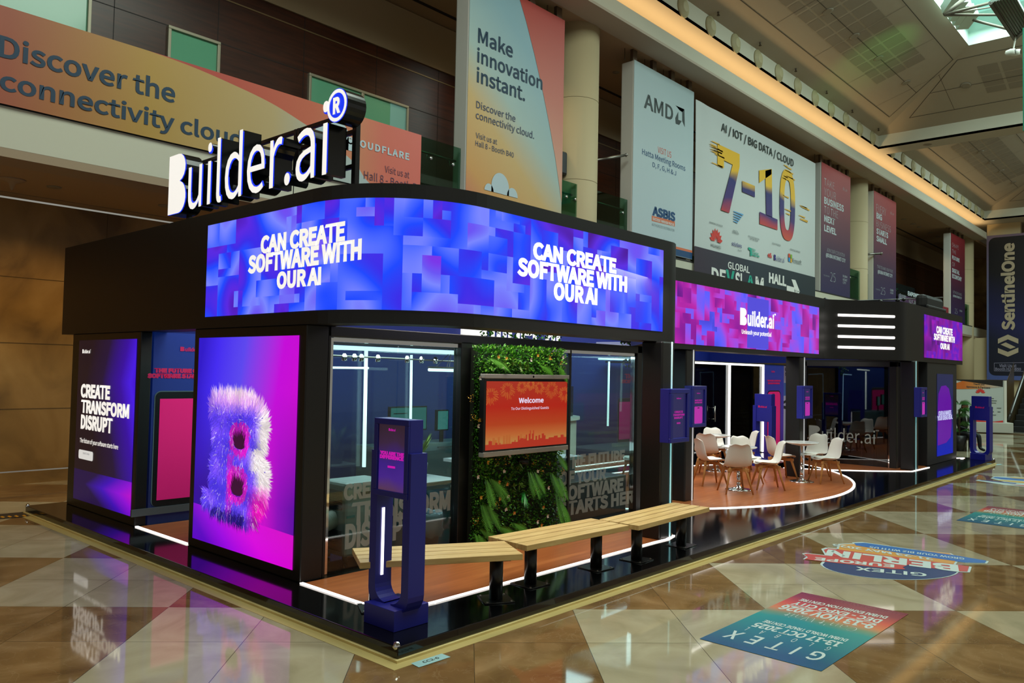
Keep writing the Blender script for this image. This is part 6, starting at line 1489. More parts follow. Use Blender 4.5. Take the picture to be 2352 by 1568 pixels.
for q in ((1140, 1060), (1162, 1058), (1247, 1080), (1226, 1064), (1262, 1066), (1140, 1160), (1095, 1197), (1236, 1122), (1264, 818), (1290, 838), (1294, 1080), (1090, 958), (1080, 915), (1208, 1045)):
    b = MB(); o_ = PW(q[0], q[1], 0.12)
    for k in range(16):
        p = o_+Vector((random.uniform(-0.04, 0.04), random.uniform(-0.02, 0.02), random.uniform(-0.04, 0.04))); leaf(b, p, rdir(), rdir(), 0.016, 0.007)
    b.build('yellow_spray', M_fy, pw)
b = MB(); p = PW(1205, 1058, 0.10); b.tube([p+Vector((-0.06, 0.05, 0)), p+Vector((0.05, 0, -0.02))], 0.035, 12); tag(b.build('spot_lamp', M_blackframe, smooth=True), 'small black spot lamp poking out of the plant wall under the welcome display', 'lamp')
tv = empty('welcome_display', (3.3, 1.7, 1.1), 'big red welcome display with silver rails hung on the plant wall', 'display')
ty = 1.66
tx0, tx1, tz0, tz1 = 2.555, 4.035, 1.165, 1.965
b = MB(); b.box((tx0, ty, tz0-0.01), (tx1, ty+0.075, tz1+0.01)); b.build('housing', mat('tv_black', '#0b0a0a', 0.3), tv, bevel=0.006)
b = MB(); b.box((tx0, ty-0.012, tz1), (tx1, ty+0.07, tz1+0.05)); b.build('top_rail', mat('rail_silver', '#a8a49c', 0.3, metal=0.4), tv, bevel=0.006)
b = MB(); b.box((tx0, ty-0.012, tz0-0.055), (tx1, ty+0.07, tz0)); b.build('bottom_rail', mat('rail_silver', '#a8a49c', 0.3, metal=0.4), tv, bevel=0.006)
b = MB(); b.lathe([(0, -0.014), (0.014, -0.013)], ((tx0+tx1)/2+0.05, ty-0.012, tz1+0.026), 16, 'Y'); b.build('camera_eye', M_blackgloss, tv)
sx0, sx1, sz0, sz1 = tx0+0.03, tx1-0.03, tz0+0.02, tz1-0.03
def SC_(u, v, l_=0.0): return Vector((sx0+(sx1-sx0)*u, ty-0.003-l_, sz0+(sz1-sz0)*v))
b = MB(); b.quad(SC_(0, 0), SC_(1, 0), SC_(1, 1), SC_(0, 1)); scr = b.build('screen', grad_mat('welcome_picture', [(0.0, '#a8382a'), (0.10, '#b07a3c'), (0.20, '#b4612c'), (0.36, '#aa3a14'), (0.62, '#a81a08'), (1.0, '#a02a18')], math.radians(90), emit=1.0, only_emit=True), tv, uvs=lambda p: ((p.x-sx0)/(sx1-sx0), (p.z-sz0)/(sz1-sz0)))
b = MB()
for s_, u0, u1, v0, v1, bd in (('Welcome', 0.375, 0.685, 0.672, 0.75, 0.018), ('To Our Distinguished Guests', 0.285, 0.755, 0.572, 0.612, 0.004)): text3(b, s_, SC_(u0, v0, 0.002), SC_(u1, v0, 0.002), SC_(u0, v1, 0.002), bd)
b.build('lettering', screen_mat('welcome_white', '#e2d2ea', 1.0), scr)
b = MB(); random.seed(8)
u = 0.0
sk = [(0.0, 0.08), (0.035, 0.13), (0.06, 0.13), (0.075, 0.07), (0.11, 0.10), (0.135, 0.07), (0.16, 0.095), (0.17, 0.07), (0.22, 0.07), (0.30, 0.095), (0.335, 0.12), (0.345, 0.09), (0.375, 0.18), (0.39, 0.12), (0.40, 0.14), (0.44, 0.13), (0.47, 0.19), (0.485, 0.10), (0.505, 0.20), (0.52, 0.25), (0.53, 0.12), (0.545, 0.20), (0.56, 0.25), (0.57, 0.10), (0.59, 0.16), (0.61, 0.10), (0.63, 0.17), (0.65, 0.12), (0.67, 0.19), (0.70, 0.16), (0.72, 0.10), (0.76, 0.12), (0.83, 0.14), (0.88, 0.11), (0.92, 0.15), (0.96, 0.11), (1.0, 0.10)]
for i in range(len(sk)-1): b.quad(SC_(sk[i][0], 0.0, 0.001), SC_(sk[i+1][0], 0.0, 0.001), SC_(sk[i+1][0], sk[i][1], 0.001), SC_(sk[i][0], sk[i][1], 0.001))
b.build('skyline_picture', screen_mat('skyline_red', '#a8301e', 1.0), scr)
b = MB()
for k in range(14):
    u = random.uniform(0.02, 0.95); h_ = random.uniform(0.12, 0.21); b.quad(SC_(u, 0.05, 0.0006), SC_(u+0.025, 0.05, 0.0006), SC_(u+0.025, h_, 0.0006), SC_(u, h_, 0.0006))
b.build('far_skyline_picture', screen_mat('skyline_tan', '#b0602c', 1.0), scr)
b = MB()
for (cu, cv, r_) in ((0.05, 0.80, 0.14), (0.24, 0.88, 0.14), (0.41, 0.93, 0.11), (0.52, 0.96, 0.09), (0.63, 0.92, 0.11), (0.79, 0.89, 0.15), (0.96, 0.82, 0.14)):
    for k in range(44):
        t_ = 2*PI*k/44+random.uniform(-0.06, 0.06); r0, r1 = r_*random.uniform(0.25, 0.5), r_*random.uniform(0.7, 1.05)
        def Q_(r): return (min(1, max(0, cu+r*math.cos(t_)*0.62)), min(0.995, cv+r*math.sin(t_)-0.35*r*r/r_*0.5))
        a_, c_ = Q_(r0), Q_(r1)
        if abs(a_[0]-c_[0])+abs(a_[1]-c_[1]) < 0.01: continue
        A_, C_ = SC_(*a_, 0.0012), SC_(*c_, 0.0012); nn_ = (C_-A_).cross(Vector((0, 1, 0))).normalized()*0.0016; b.add([A_-nn_*0.5, A_+nn_*0.5, C_+nn_, C_-nn_], [(0, 1, 2, 3)])
b.build('firework_picture', screen_mat('firework_gold', '#c87a34', 1.0), scr)

# ================================================================== benches
def plank_mat(): return noise_mat('pine_plank', [(0.25, '#a8834e'), (0.5, '#c4a368'), (0.75, '#d8bd84')], 2.0, 0.5, 5, 0.6, (1.0, 14, 6))
M_pine = plank_mat()
M_leg = mat('bench_leg_black', '#0c0c0d', 0.3)
def bench(c0, ang, ln, wd, label, legs):
    c = empty('bench', (c0[0], c0[1], PT), label, 'bench', 'slatted benches in a row', rz=ang)
    n_ = 4; g_ = 0.014; pwid = (wd-g_*(n_-1))/n_
    for k in range(n_):
        b = MB(); y_ = -wd/2+k*(pwid+g_); b.box((-ln/2, y_, 0.385), (ln/2, y_+pwid, 0.435)); o = b.build('slat', M_pine, None, bevel=0.004); o.parent = c
    b = MB()
    for lx in legs: b.box((lx-0.06, -wd/2+0.05, 0.37), (lx+0.06, wd/2-0.05, 0.3845))
    o = b.build('bracket', M_leg, None); o.parent = c
    for lx in legs:
        b = MB(); b.tube([(lx, 0, 0.008), (lx, 0, 0.372)], 0.058, 20); b.box((lx-0.13, -0.13, 0.0), (lx+0.13, 0.13, 0.010)); o = b.build('leg', M_leg, None); o.parent = c
        for p in o.data.polygons: p.use_smooth = len(p.vertices) == 4 and abs(p.normal.z) < 0.1
        b = MB()
        for sx_ in (-1, 1):
            for sy_ in (-1, 1): b.lathe([(0, 0.018), (0.009, 0.016), (0.012, 0.010)], (lx+0.105*sx_, 0.105*sy_, 0), 8)
        o2 = b.build('bolt', M_steel, None); o2.parent = o
    return c
def ctr(pts):
    P_ = [AZ(px, py, PT+0.435) for px, py in pts]; return P_
# corners of each top: back left, front left, front right, back right
for pts, label, lg in ((((800, 1254), (837, 1297), (1211, 1276), (1150, 1238)), 'slatted pine bench nearest the camera, behind the blue kiosk', (-0.5, 0.52)), (((1131, 1231), (1200, 1253), (1437, 1209), (1366, 1187)), 'middle slatted pine bench of the row', (-0.42, 0.52)), (((1380, 1192), (1463, 1207), (1628, 1166), (1548, 1152)), 'slatted pine bench farthest along the row, before the nearest post', (-0.42, 0.55))):
    P_ = ctr(pts); cen = sum(P_, Vector((0, 0, 0)))/4
    d_ = ((P_[2]-P_[1])+(P_[3]-P_[0])).normalized(); ln = ((P_[2]-P_[1]).length+(P_[3]-P_[0]).length)/2
    nrm = Vector((-d_.y, d_.x, 0)); wd = (abs((P_[0]-P_[1]).dot(nrm))+abs((P_[3]-P_[2]).dot(nrm)))/2
    bench((cen.x, cen.y), math.atan2(d_.y, d_.x), min(ln, 1.6), max(0.36, min(0.52, wd)), label, lg)

# ================================================================== kiosks
def kiosk(loc, label, screen_on, rz=0, back_logo=False, rev=False):
    """Front towards local -X, width along Y, standing on local z = 0."""
    c = empty('kiosk', loc, label, 'kiosk', 'blue U shaped kiosks', rz=rz)
    W2 = 0.235; t_ = 0.080; XF = 0.08; D = 0.24; r_ = 0.16; zl = 1.31
    def add(mb, nm, m_, par=c, bev=0.004, lab=None):
        me_o = mb.build(nm, m_, None, bevel=bev, label=lab); me_o.parent = par; return me_o
    b = MB(); b.box((0.0, -0.18, 0.0), (0.34, 0.18, 0.155)); add(b, 'base', M_bluepaint)
    # U frame profile in the YZ plane extruded along X
    outer = [(W2, zl), (W2, 0.155+r_*0.55)]; inner = [(W2-t_, zl), (W2-t_, 0.155+r_*0.75)]
    for k in range(1, 7):
        a_ = PI/2*k/6; outer.append((W2-r_*(1-math.cos(a_)), 0.155+r_*0.55-r_*0.95*math.sin(a_))); inner.append((W2-t_-(r_-0.04)*(1-math.cos(a_)), 0.155+r_*0.75-(r_-0.05)*math.sin(a_)))
    for sg_ in (-1, 1):
        b = MB(); n_ = len(outer); vs = []
        for x_ in (XF, D):
            for (y_, z_) in outer: vs.append((x_, sg_*y_, max(z_, 0.1)))
            for (y_, z_) in inner: vs.append((x_, sg_*y_, max(z_, 0.155)))
        fs = []
        for i in range(n_-1):
            q = [(i, i+1, n_+i+1, n_+i), (2*n_+i, 3*n_+i, 3*n_+i+1, 2*n_+i+1), (i, 2*n_+i, 2*n_+i+1, i+1), (n_+i, n_+i+1, 3*n_+i+1, 3*n_+i)]
            fs += q if sg_ < 0 else [f_[::-1] for f_ in q]
        fs += [(0, n_, 3*n_, 2*n_)] if sg_ < 0 else [(0, 2*n_, 3*n_, n_)]
        b.add(vs, fs); lg = add(b, 'leg', M_bluepaint, bev=0.0)
        if sg_ > 0:
            b = MB(); yy = sg_*(W2-t_)-0.003; b.box((XF+0.05, yy-0.004, 0.34), (XF+0.075, yy, 0.86)); add(b, 'light_strip', M_led, lg, 0)
    # screen box
    bw = 0.205; z0, z1 = 0.965, 1.56; f = 0.045
    b = MB(); b.box((XF+0.01, -bw, z0), (D-0.02, bw, z1)); b.box((XF-0.008, -bw, z0), (XF+0.01, bw, z0+f)); b.box((XF-0.008, -bw, z1-f), (XF+0.01, bw, z1)); b.box((XF-0.008, -bw, z0+f), (XF+0.01, -bw+f, z1-f)); b.box((XF-0.008, bw-f, z0+f), (XF+0.01, bw, z1-f))
    sb = add(b, 'screen_box', M_bluepaint, bev=0.004)
    b = MB(); xs_ = XF+0.008; b.quad((xs_, bw-f, z0+f), (xs_, -bw+f, z0+f), (xs_, -bw+f, z1-f), (xs_, bw-f, z1-f))
    me = b.build('screen', MATS.get('kiosk_picture') or grad_mat('kiosk_picture', [(0, '#64443c'), (0.16, '#5c3a50'), (0.36, '#46228c'), (0.55, '#3c1c84'), (0.8, '#3a2340'), (1, '#33202f')], math.radians(90), emit=0.85, only_emit=True, wob=0.25), None, uvs=lambda p: ((bw-p.y)/(2*bw), (p.z-z0)/(z1-z0)))
    me.parent = sb
    b = MB(); xk = xs_-0.003; h = z1-z0; wi = bw-f
    def K(u, v): return Vector((xk, wi*(1-2*u), z0+f+(h-2*f)*v))
    for s_, u0, u1, v0, v1 in (('YOU ARE THE', 0.06, 0.95, 0.535, 0.592), ('DIFFERENCE', 0.06, 0.94, 0.475, 0.532)): text3(b, s_, K(u0, v0), K(u1, v0), K(u0, v1), 0.04)
    b.quad(K(0.36, 0.345), K(0.64, 0.345), K(0.64, 0.378), K(0.36, 0.378)); builder_logo(b, K(0.37, 0.905), K(0.63, 0.905), K(0.37, 0.945), 0.02)
    o = add(b, 'screen_lettering', screen_mat('kiosk_pink', '#c414a4', 1.0), me, 0)
    if back_logo or rev:
        b = MB(); builder_logo(b, (D-0.017, -0.11, z0+0.30), (D-0.017, 0.11, z0+0.30), (D-0.017, -0.11, z0+0.345), 0.02); add(b, 'rear_lettering', mat('kiosk_red_mark', '#b01048', 0.5, emit=0.3, ecol='#b01048'), sb, 0)
    return c
kiosk((0.19, 0.435, PT), 'bright blue kiosk in the near corner of the platform with pink lettering', True)
kiosk((18.95, 0.20, PT), 'blue kiosk at the far right end of the platform, logo side to the camera', True, rz=PI-0.25, back_logo=True)
kiosk((13.05, 3.15, PT), 'blue kiosk behind the cafe tables, logo side to the camera', True, rz=PI-0.15, back_logo=True)
kp = AZ(1342, 1082, PT); kiosk((6.9, 4.55, PT), 'blue kiosk seen through the right glass pane', True, rz=0.0)

# ================================================================== chairs and bistro tables
M_shell = mat('chair_shell_white', '#d4d2ca', 0.38); M_seatpad = mat('seat_pad_white', '#dcdbd4', 0.5); M_oak = noise_mat('beech_leg', [(0.3, '#a8743c'), (0.7, '#c08c50')], 6, 0.5, 4, 0.4, (4, 4, 0.6))
def make_chair():
    c = empty('shell_chair', (0, 0, 0), 'x', 'chair', 'white shell chairs with wooden legs')
    # profile from the front lip, over the seat and up the back (x forwards, z up)
    prof = [(0.235, 0.430, 0.185), (0.215, 0.448, 0.205), (0.15, 0.445, 0.225), (0.05, 0.432, 0.235), (-0.06, 0.425, 0.238), (-0.13, 0.438, 0.238), (-0.175, 0.485, 0.236), (-0.205, 0.56, 0.228), (-0.228, 0.64, 0.215), (-0.248, 0.72, 0.198), (-0.268, 0.79, 0.180), (-0.285, 0.822, 0.165), (-0.305, 0.83, 0.150)]
    m_ = 13; vs = []; fs = []
    th = 0.012
    for side in (0, 1):
        for i, (x_, z_, w_) in enumerate(prof):
            for k in range(m_):
                u = -1+2*k/(m_-1); cup = abs(u)**2.6
                back = max(0, min(1, (i-4)/4)); seat = 1-back
                px_ = x_+back*0.055*cup; pz_ = z_+seat*0.045*cup*(1 if i > 1 else 0.3)
                if i >= len(prof)-2: pz_ -= 0.022*(1-min(1, abs(u)*1.6))-0.0+0.03*max(0, abs(u)-0.75)*4
                if i == 0: px_ -= 0.05*abs(u)**3
                nx, nz = (0, -1) if i < 4 else ((-0.6, -0.7) if i < 7 else (-1, -0.1))
                vs.append((px_+side*nx*th, u*w_, pz_+side*nz*th))
    R_ = len(prof)
    for s_ in (0, 1):
        for i in range(R_-1):
            for k in range(m_-1):
                a_ = s_*R_*m_+i*m_+k; q = (a_, a_+1, a_+m_+1, a_+m_); fs.append(q if s_ == 0 else q[::-1])
    o1 = R_*m_
    for i in range(R_-1):
        for k in (0, m_-1):
            a_ = i*m_+k; q = (a_, a_+m_, a_+m_+o1, a_+o1); fs.append(q if k == 0 else q[::-1])
    for k in range(m_-1):
        for i in (0, R_-1):
            a_ = i*m_+k; q = (a_, a_+o1, a_+1+o1, a_+1); fs.append(q if i == 0 else q[::-1])
    b = MB(); b.add(vs, fs); o = b.build('shell', M_shell, None, smooth=True); o.parent = c
    sd = o.modifiers.new('sub', 'SUBSURF'); sd.levels = 1; sd.render_levels = 1
    b = MB(); vs = []; n_ = 20
    b.lathe([(0.0, 0.447), (0.15, 0.447), (0.185, 0.452), (0.19, 0.462), (0.165, 0.472), (0.0, 0.474)], (0.03, 0, 0), 28); o = b.build('seat_pad', M_seatpad, None, smooth=True); o.parent = c
    b = MB(); b.obox((0, 0, 0.385), (0.34, 0.34, 0), (-0.028, 0.028, 0), (0, 0, 0.05)); b.obox((0, 0, 0.384), (0.34, -0.34, 0), (0.028, 0.028, 0), (0, 0, 0.05)); b.box((-0.09, -0.09, 0.40), (0.09, 0.09, 0.418)); o = b.build('cross_brace', M_oak, None, bevel=0.004); o.parent = c
    for sx_ in (-1, 1):
        for sy_ in (-1, 1):
            b = MB(); b.tube([(sx_*0.125, sy_*0.125, 0.422), (sx_*0.145, sy_*0.145, 0.36), (sx_*0.235, sy_*0.225, 0.0)], [0.020, 0.024, 0.013], 8); o = b.build('leg', M_oak, None, smooth=True); o.parent = c
    return c
ch0 = make_chair()
used = [False]
def chair(px, py, deg, label):
    p = AZ(px, py, PT); c = ch0 if not used[0] else copy_tree(ch0); used[0] = True
    c.location = (p.x, p.y, PT+0.0035); c.rotation_euler.z = math.radians(deg); c['label'] = label; return c
# heading: 0 = along +X (away to the right), 42 = straight away from the camera, -48 = to the right, 132 = to the left, 222 = to the camera
chair(1688, 1131, 45, 'white chair with its back to the camera in front of the middle bistro table')
chair(1630, 1113, -38, 'white chair at the left of the middle bistro table, facing right')
chair(1712, 1108, 235, 'white chair behind the middle bistro table, facing the camera')
chair(1763, 1122, 128, 'white chair right of the middle bistro table, facing left, nearest of the pair')
chair(1793, 1101, -40, 'white chair left of the right bistro table, facing right')
chair(1897, 1108, 140, 'white chair at the right of the right bistro table, in front of the other one')
chair(1866, 1094, 170, 'white chair close behind the right bistro table, facing left')
chair(1626, 1091, 15, 'beige shaded chair with its back to the camera at the rear bistro table')
chair(1642, 1074, 225, 'white chair behind the rear bistro table, facing the camera')
chair(1707, 1082, 132, 'chair mostly hidden behind the middle chairs, only its curled top edge showing')
chair(1462, 1112, 140, 'white chair half hidden by the right edge of the glass room')
chair(1556, 1078, 60, 'white chair almost hidden behind the post with the pink phone display')
p = Vector((12.7, 4.95, PT)); c = copy_tree(ch0); c.location = p+Vector((0.3, 0.4, 0.002)); c.rotation_euler.z = math.radians(150); c['label'] = 'teal tinted chair inside the light framed glass box'
for (x_, y_, dg, lab) in ((15.45, 2.55, 20, 'dim chair inside the dark glass room at the left of its table'), (15.6, 1.75, 70, 'dim chair inside the dark glass room behind its table'), (16.75, 2.0, 190, 'dim chair inside the dark glass room at the right of its table')):
    c = copy_tree(ch0); c.location = (x_, y_, PT+0.002); c.rotation_euler.z = math.radians(dg); c['label'] = lab
M_ttop = mat('table_gloss_white', '#d8dad8', 0.12)
tab0 = empty('bistro_table', (0, 0, 0), 'x', 'table', 'round bistro tables')
b = MB(); b.lathe([(0.0, 0.655), (0.06, 0.66), (0.20, 0.69), (0.295, 0.715), (0.305, 0.728), (0.298, 0.736), (0.27, 0.733), (0.0, 0.733)], (0, 0, 0), 40); o = b.build('tabletop', M_ttop, None, smooth=True); o.parent = tab0
b = MB(); b.tube([(0, 0, 0.03), (0, 0, 0.30)], 0.030, 16); b.tube([(0, 0, 0.29), (0, 0, 0.665)], 0.023, 16); b.lathe([(0.034, 0.10), (0.038, 0.11), (0.034, 0.12)], (0, 0, 0), 16); o = b.build('column', M_chrome, None, smooth=True); o.parent = tab0
b = MB(); b.lathe([(0.22, 0.0), (0.222, 0.006), (0.20, 0.014), (0.12, 0.028), (0.05, 0.045), (0.03, 0.075), (0.0, 0.076)], (0, 0, 0), 36); o = b.build('foot_plate', M_chrome, None, smooth=True); o.parent = tab0
for i, (px, py, lab) in enumerate(((1696, 1124.5, 'middle round white bistro table on a chrome foot'), (1841, 1106, 'right round white bistro table on a chrome foot'), (1643, 1082, 'rear left round white bistro table on a chrome foot'))):
    c = tab0 if i == 0 else copy_tree(tab0); p = AZ(px, py, PT); c.location = (p.x, p.y, PT+0.0035); c['label'] = lab
c = copy_tree(tab0); c.location = (16.15, 2.25, PT+0.002); c['label'] = 'dim round table inside the dark glass room'

# ================================================================== floor stickers
def floor_quad(name, O, U, V, stops, label, lines):
    O, U, V = Vector(O), Vector(U), Vector(V); zf = 0.003
    c = empty(name, (O.x, O.y, 0), label, 'floor sticker')
    b = MB(); b.quad(*[Vector((q.x, q.y, zf)) for q in (O, O+U, O+U+V, O+V)])
    def uvf(p):
        d_ = Vector((p.x-O.x, p.y-O.y, 0)); den = U.x*V.y-U.y*V.x; return ((d_.x*V.y-d_.y*V.x)/den, (U.x*d_.y-U.y*d_.x)/den)
    b.build('sheet', stops, c, uvs=uvf)
    b = MB()
    def S(s_, t_): q = O+U*s_+V*t_; return Vector((q.x, q.y, zf+0.001))
    for it in lines:
        if it[0] == '_': b.quad(S(it[1], it[2]), S(it[3], it[2]), S(it[3], it[2]+0.008), S(it[1], it[2]+0.008))
        else: text3(b, it[0], S(it[1], it[2]), S(it[3], it[2]), S(it[1], it[4]), it[5], spacing=it[6] if len(it) > 6 else 1.0)
    b.build('lettering', mat('sticker_white', '#b9c8c2', 0.4), c)
    return c
M_stk = grad_mat('sticker_print', [(0.0, '#6e2f3e'), (0.16, '#8a3a40'), (0.30, '#c8553f'), (0.40, '#c87a4a'), (0.47, '#6a8a6a'), (0.54, '#0c8a86'), (0.72, '#047a80'), (1.0, '#045472')], math.radians(90), 0.25, wob=0.12, wscale=1.5)
A_, B_, C_, D_ = [AZ(*q, 0) for q in ((1605, 1467), (1842, 1360), (2087, 1410), (1888, 1542))]
LN = [('GITEX', 0.10, 0.80, 0.90, 0.91, 0.008, 1.3), ('G L O B A L', 0.14, 0.715, 0.86, 0.765, 0.0, 1.6), ('13-17 OCT 2025', 0.12, 0.625, 0.86, 0.695, 0.02), ('DUBAI WORLD TRADE CENTRE', 0.12, 0.565, 0.84, 0.605, 0.018),
      ("Can't Wait", 0.17, 0.385, 0.80, 0.45, -0.012), ('9-13 NOV 2026', 0.09, 0.275, 0.93, 0.36, 0.02), ('_', 0.10, 0.262, 0.92), ('DEC - EXPO CITY', 0.10, 0.185, 0.90, 0.25, 0.02), ('DUBAI EXHIBITION CENTRE', 0.10, 0.115, 0.90, 0.16, 0.018)]
floor_quad('floor_sticker', C_, B_-C_, ((D_-C_)+(A_-B_))/2, M_stk, 'teal and red floor sticker with upside down white dates in the right foreground', LN)
Q_ = AZ(2195.5, 1195, 0); dd = Q_-A_
# its long side turned a little further away
Ux = (B_-C_); Vx = ((D_-C_)+(A_-B_))/2
floor_quad('floor_sticker', C_+dd, Ux, Vx, M_stk, 'second teal and red floor sticker, farther away and cut by the right edge', LN)
# round cluster sticker
c = empty('floor_sticker', AZ(2050, 1290, 0), 'round blue and orange floor sticker with a red ribbon lying near the platform', 'floor sticker')
def fl(q, z_): return AZ(q[0], q[1], z_)
def blob(name, pts, col, z_, par=c):
    b = MB(); b.poly([fl(q, z_) for q in pts]); return b.build(name, mat(name+'_print', col, 0.35), par)
def grow(pts, k):
    cx = sum(p[0] for p in pts)/len(pts); cy = sum(p[1] for p in pts)/len(pts)
    return [(cx+(x-cx)*(1+k*1.0), cy+(y-cy)*(1+k*2.2)) for x, y in pts]
disc = [(1896, 1289)]+[(2050+155*math.cos(t_)-6, 1302+27*math.sin(t_)+0.05*(155*math.cos(t_))) for t_ in [PI*0.98-PI*1.0*k/24 for k in range(25)]]+[(2192, 1304), (2040, 1280)]
ribbon = [(1846, 1272), (1855, 1271), (2050, 1291), (2085, 1297), (2073, 1302), (2080, 1307), (2050, 1306), (1900, 1290), (1848, 1284), (1856, 1279)]
berl = [(1892, 1262), (1902, 1259), (1930, 1262), (2180, 1294), (2226, 1300), (2222, 1312), (2190, 1311), (2060, 1293), (1900, 1275)]
orange = [(1930, 1250), (1960, 1249), (2180, 1270), (2200, 1281), (2190, 1295), (1925, 1264)]
blue = [(1962, 1247), (1985, 1246), (2195, 1275), (2266, 1287), (2262, 1292), (2215, 1291), (2070, 1270), (1966, 1252)]
for nm, pts in (('white_rim', disc), ('white_rim', ribbon), ('white_rim', berl), ('white_rim', orange), ('white_rim', blue)): blob(nm, grow(pts, 0.035), '#b4c8c6', 0.0022)
blob('navy_disc', disc, '#1d3560', 0.0034); blob('orange_block', orange, '#c88f3a', 0.0040); blob('red_block', berl, '#b8483e', 0.0046); blob('red_ribbon', ribbon, '#b8483e', 0.0052); blob('blue_banner', blue, '#2464a8', 0.0052)
def ftext(mb, s_, q0, q1, qt, bd, z_): text3(mb, s_, fl(q0, z_), fl(q1, z_), fl(qt, z_), bd)
b = MB()
ftext(b, 'GITEX', (2128, 1316), (1966, 1301), (2129, 1324), 0.012, 0.0062); ftext(b, 'EUROPE', (2054, 1296), (1873, 1279), (2054, 1303), 0.02, 0.0062); ftext(b, 'BERLIN', (2200, 1297), (1902, 1261), (2203, 1313), 0.025, 0.0062); ftext(b, '21-23 MAY 2025', (2142, 1281), (1912, 1248), (2146, 1287), 0.02, 0.0062); ftext(b, 'GROW YOUR BIZ WITH US', (2215, 1281), (1998, 1254), (2215, 1285), 0.01, 0.0062)
b.build('lettering', mat('sticker_white', '#b9c8c2', 0.4), c)
# far cluster sticker at the right edge
c2 = empty('floor_sticker', AZ(2320, 1105, 0), 'yellow and blue floor sticker far off, cut by the right edge of the picture', 'floor sticker')
for nm, pts, col, z_ in (('white_rim', [(2240, 1103), (2248, 1101), (2352, 1112), (2380, 1116), (2380, 1120), (2305, 1113)], '#b4c8c6', 0.0022), ('white_rim', [(2275, 1098), (2283, 1094), (2330, 1094), (2390, 1100), (2390, 1114), (2320, 1110)], '#b4c8c6', 0.0022), ('yellow_block', [(2310, 1094.5), (2390, 1099), (2390, 1104), (2330, 1098)], '#c8a23a', 0.0034), ('blue_banner', [(2280, 1097), (2286, 1095), (2390, 1102), (2390, 1107), (2300, 1100)], '#2f5f9a', 0.004), ('yellow_block', [(2290, 1103), (2302, 1102), (2390, 1108), (2390, 1113), (2330, 1107)], '#c8a23a', 0.004), ('violet_banner', [(2248, 1102), (2252, 1101.5), (2335, 1109), (2332, 1111)], '#3a4a8a', 0.0046), ('red_block', [(2318, 1112), (2352, 1114), (2390, 1118), (2352, 1116)], '#b8483e', 0.0046)): blob(nm, pts, col, z_, c2)
# small booth number sticker
c = empty('number_sticker', AZ(988, 1515, 0), 'small pale blue floor sticker with a booth number by the platform corner', 'floor sticker')
b = MB(); b.poly([AZ(*q, 0.0032) for q in ((962.2, 1532), (1035, 1508), (1014.5, 1500.4), (943.8, 1522.7))]); b.build('sheet', mat('sticker_pale_blue', '#8fb6b8', 0.4), c)
b = MB(); text3(b, 'CC2-6', AZ(974, 1522, 0.0042), AZ(1010, 1511, 0.0042), AZ(968.5, 1518.5, 0.0042), 0.01); b.build('lettering', M_blackframe, c)
c = empty('number_sticker', AZ(2284, 1066, 0), 'pale blue sticker tip beyond the far platform corner', 'floor sticker'); b = MB(); b.poly([AZ(*q, 0.0032) for q in ((2290, 1068), (2303, 1066.5), (2298, 1065), (2286, 1066))]); b.build('sheet', mat('sticker_pale_blue', '#8fb6b8', 0.4), c)
# striped floor tape
c = empty('hazard_tape', AZ(30, 1185, 0), 'black and yellow striped floor tape at the left edge by the platform corner', 'tape')
tp = [(-10, 1181), (54, 1175), (72, 1184), (50, 1187), (-10, 1192)]
b = MB(); b.poly([AZ(*q, 0.004) for q in tp][::-1]); b.build('tape', mat('tape_black', '#1a1a1c', 0.5), c)
b = MB()
for px in (0, 16, 32, 50): b.poly([AZ(*q, 0.0052) for q in ((px, 1186.5-px*0.06), (px+7, 1189-px*0.06), (px+12, 1187-px*0.05), (px+5, 1184.5-px*0.06))][::-1])
b.build('stripe', mat('tape_yellow', '#c88a14', 0.5), c)

# ================================================================== right background
sb = empty('sponsor_board', (31.6, 2.6, 0), 'white sponsor board with an orange swoosh on a white plinth beyond the booth', 'board')
a_ = AZ(2196, 985, 0.0); c_ = AZ(2314, 988, 0.0)
a3, c3 = AZ(2150, 991, 0.0), AZ(2318, 996, 0.0); d_ = Vector((c3.x-a3.x, c3.y-a3.y, 0)); ln = d_.length; d_.normalize(); nn_ = Vector((-d_.y, d_.x, 0))*(1 if True else -1)
if nn_.dot(CAM-a3) > 0: nn_ = -nn_
def SB(u, z_, off=0.0): return a3+d_*ln*u-nn_*off+Vector((0, 0, z_))
hb = 2.05
b = MB(); b.prism([SB(0, 0.02), SB(1.06, 0.02), SB(1.06, 0.02)+nn_*0.9, SB(0, 0.02)+nn_*0.9], (0, 0, 0.40)); b.build('plinth', mat('plinth_white', '#b9bab0', 0.6), sb, bevel=0.02)
b = MB(); b.prism([SB(0, 0.42)+nn_*0.25, SB(0.97, 0.42)+nn_*0.25, SB(0.97, 0.42)+nn_*0.33, SB(0, 0.42)+nn_*0.33], (0, 0, hb-0.42)); b.build('board', mat('board_white', '#b7bfbb', 0.5), sb)
b = MB(); b.prism([SB(0.965, 0.42)+nn_*0.2, SB(1.0, 0.42)+nn_*0.2, SB(1.0, 0.42)+nn_*0.4, SB(0.965, 0.42)+nn_*0.4], (0, 0, hb-0.40)); b.build('side_post', M_white, sb)
def SB2(u, v, off): return SB(u, 0.42+(hb-0.42)*v)+nn_*(0.25-off)
b = MB(); b.poly([SB2(0.30, 1.0, 0.01), SB2(0.955, 0.86, 0.01), SB2(0.955, 1.02, 0.01), SB2(0.30, 1.02, 0.01)]); b.build('dark_header', mat('header_black', '#15120f', 0.5), sb)
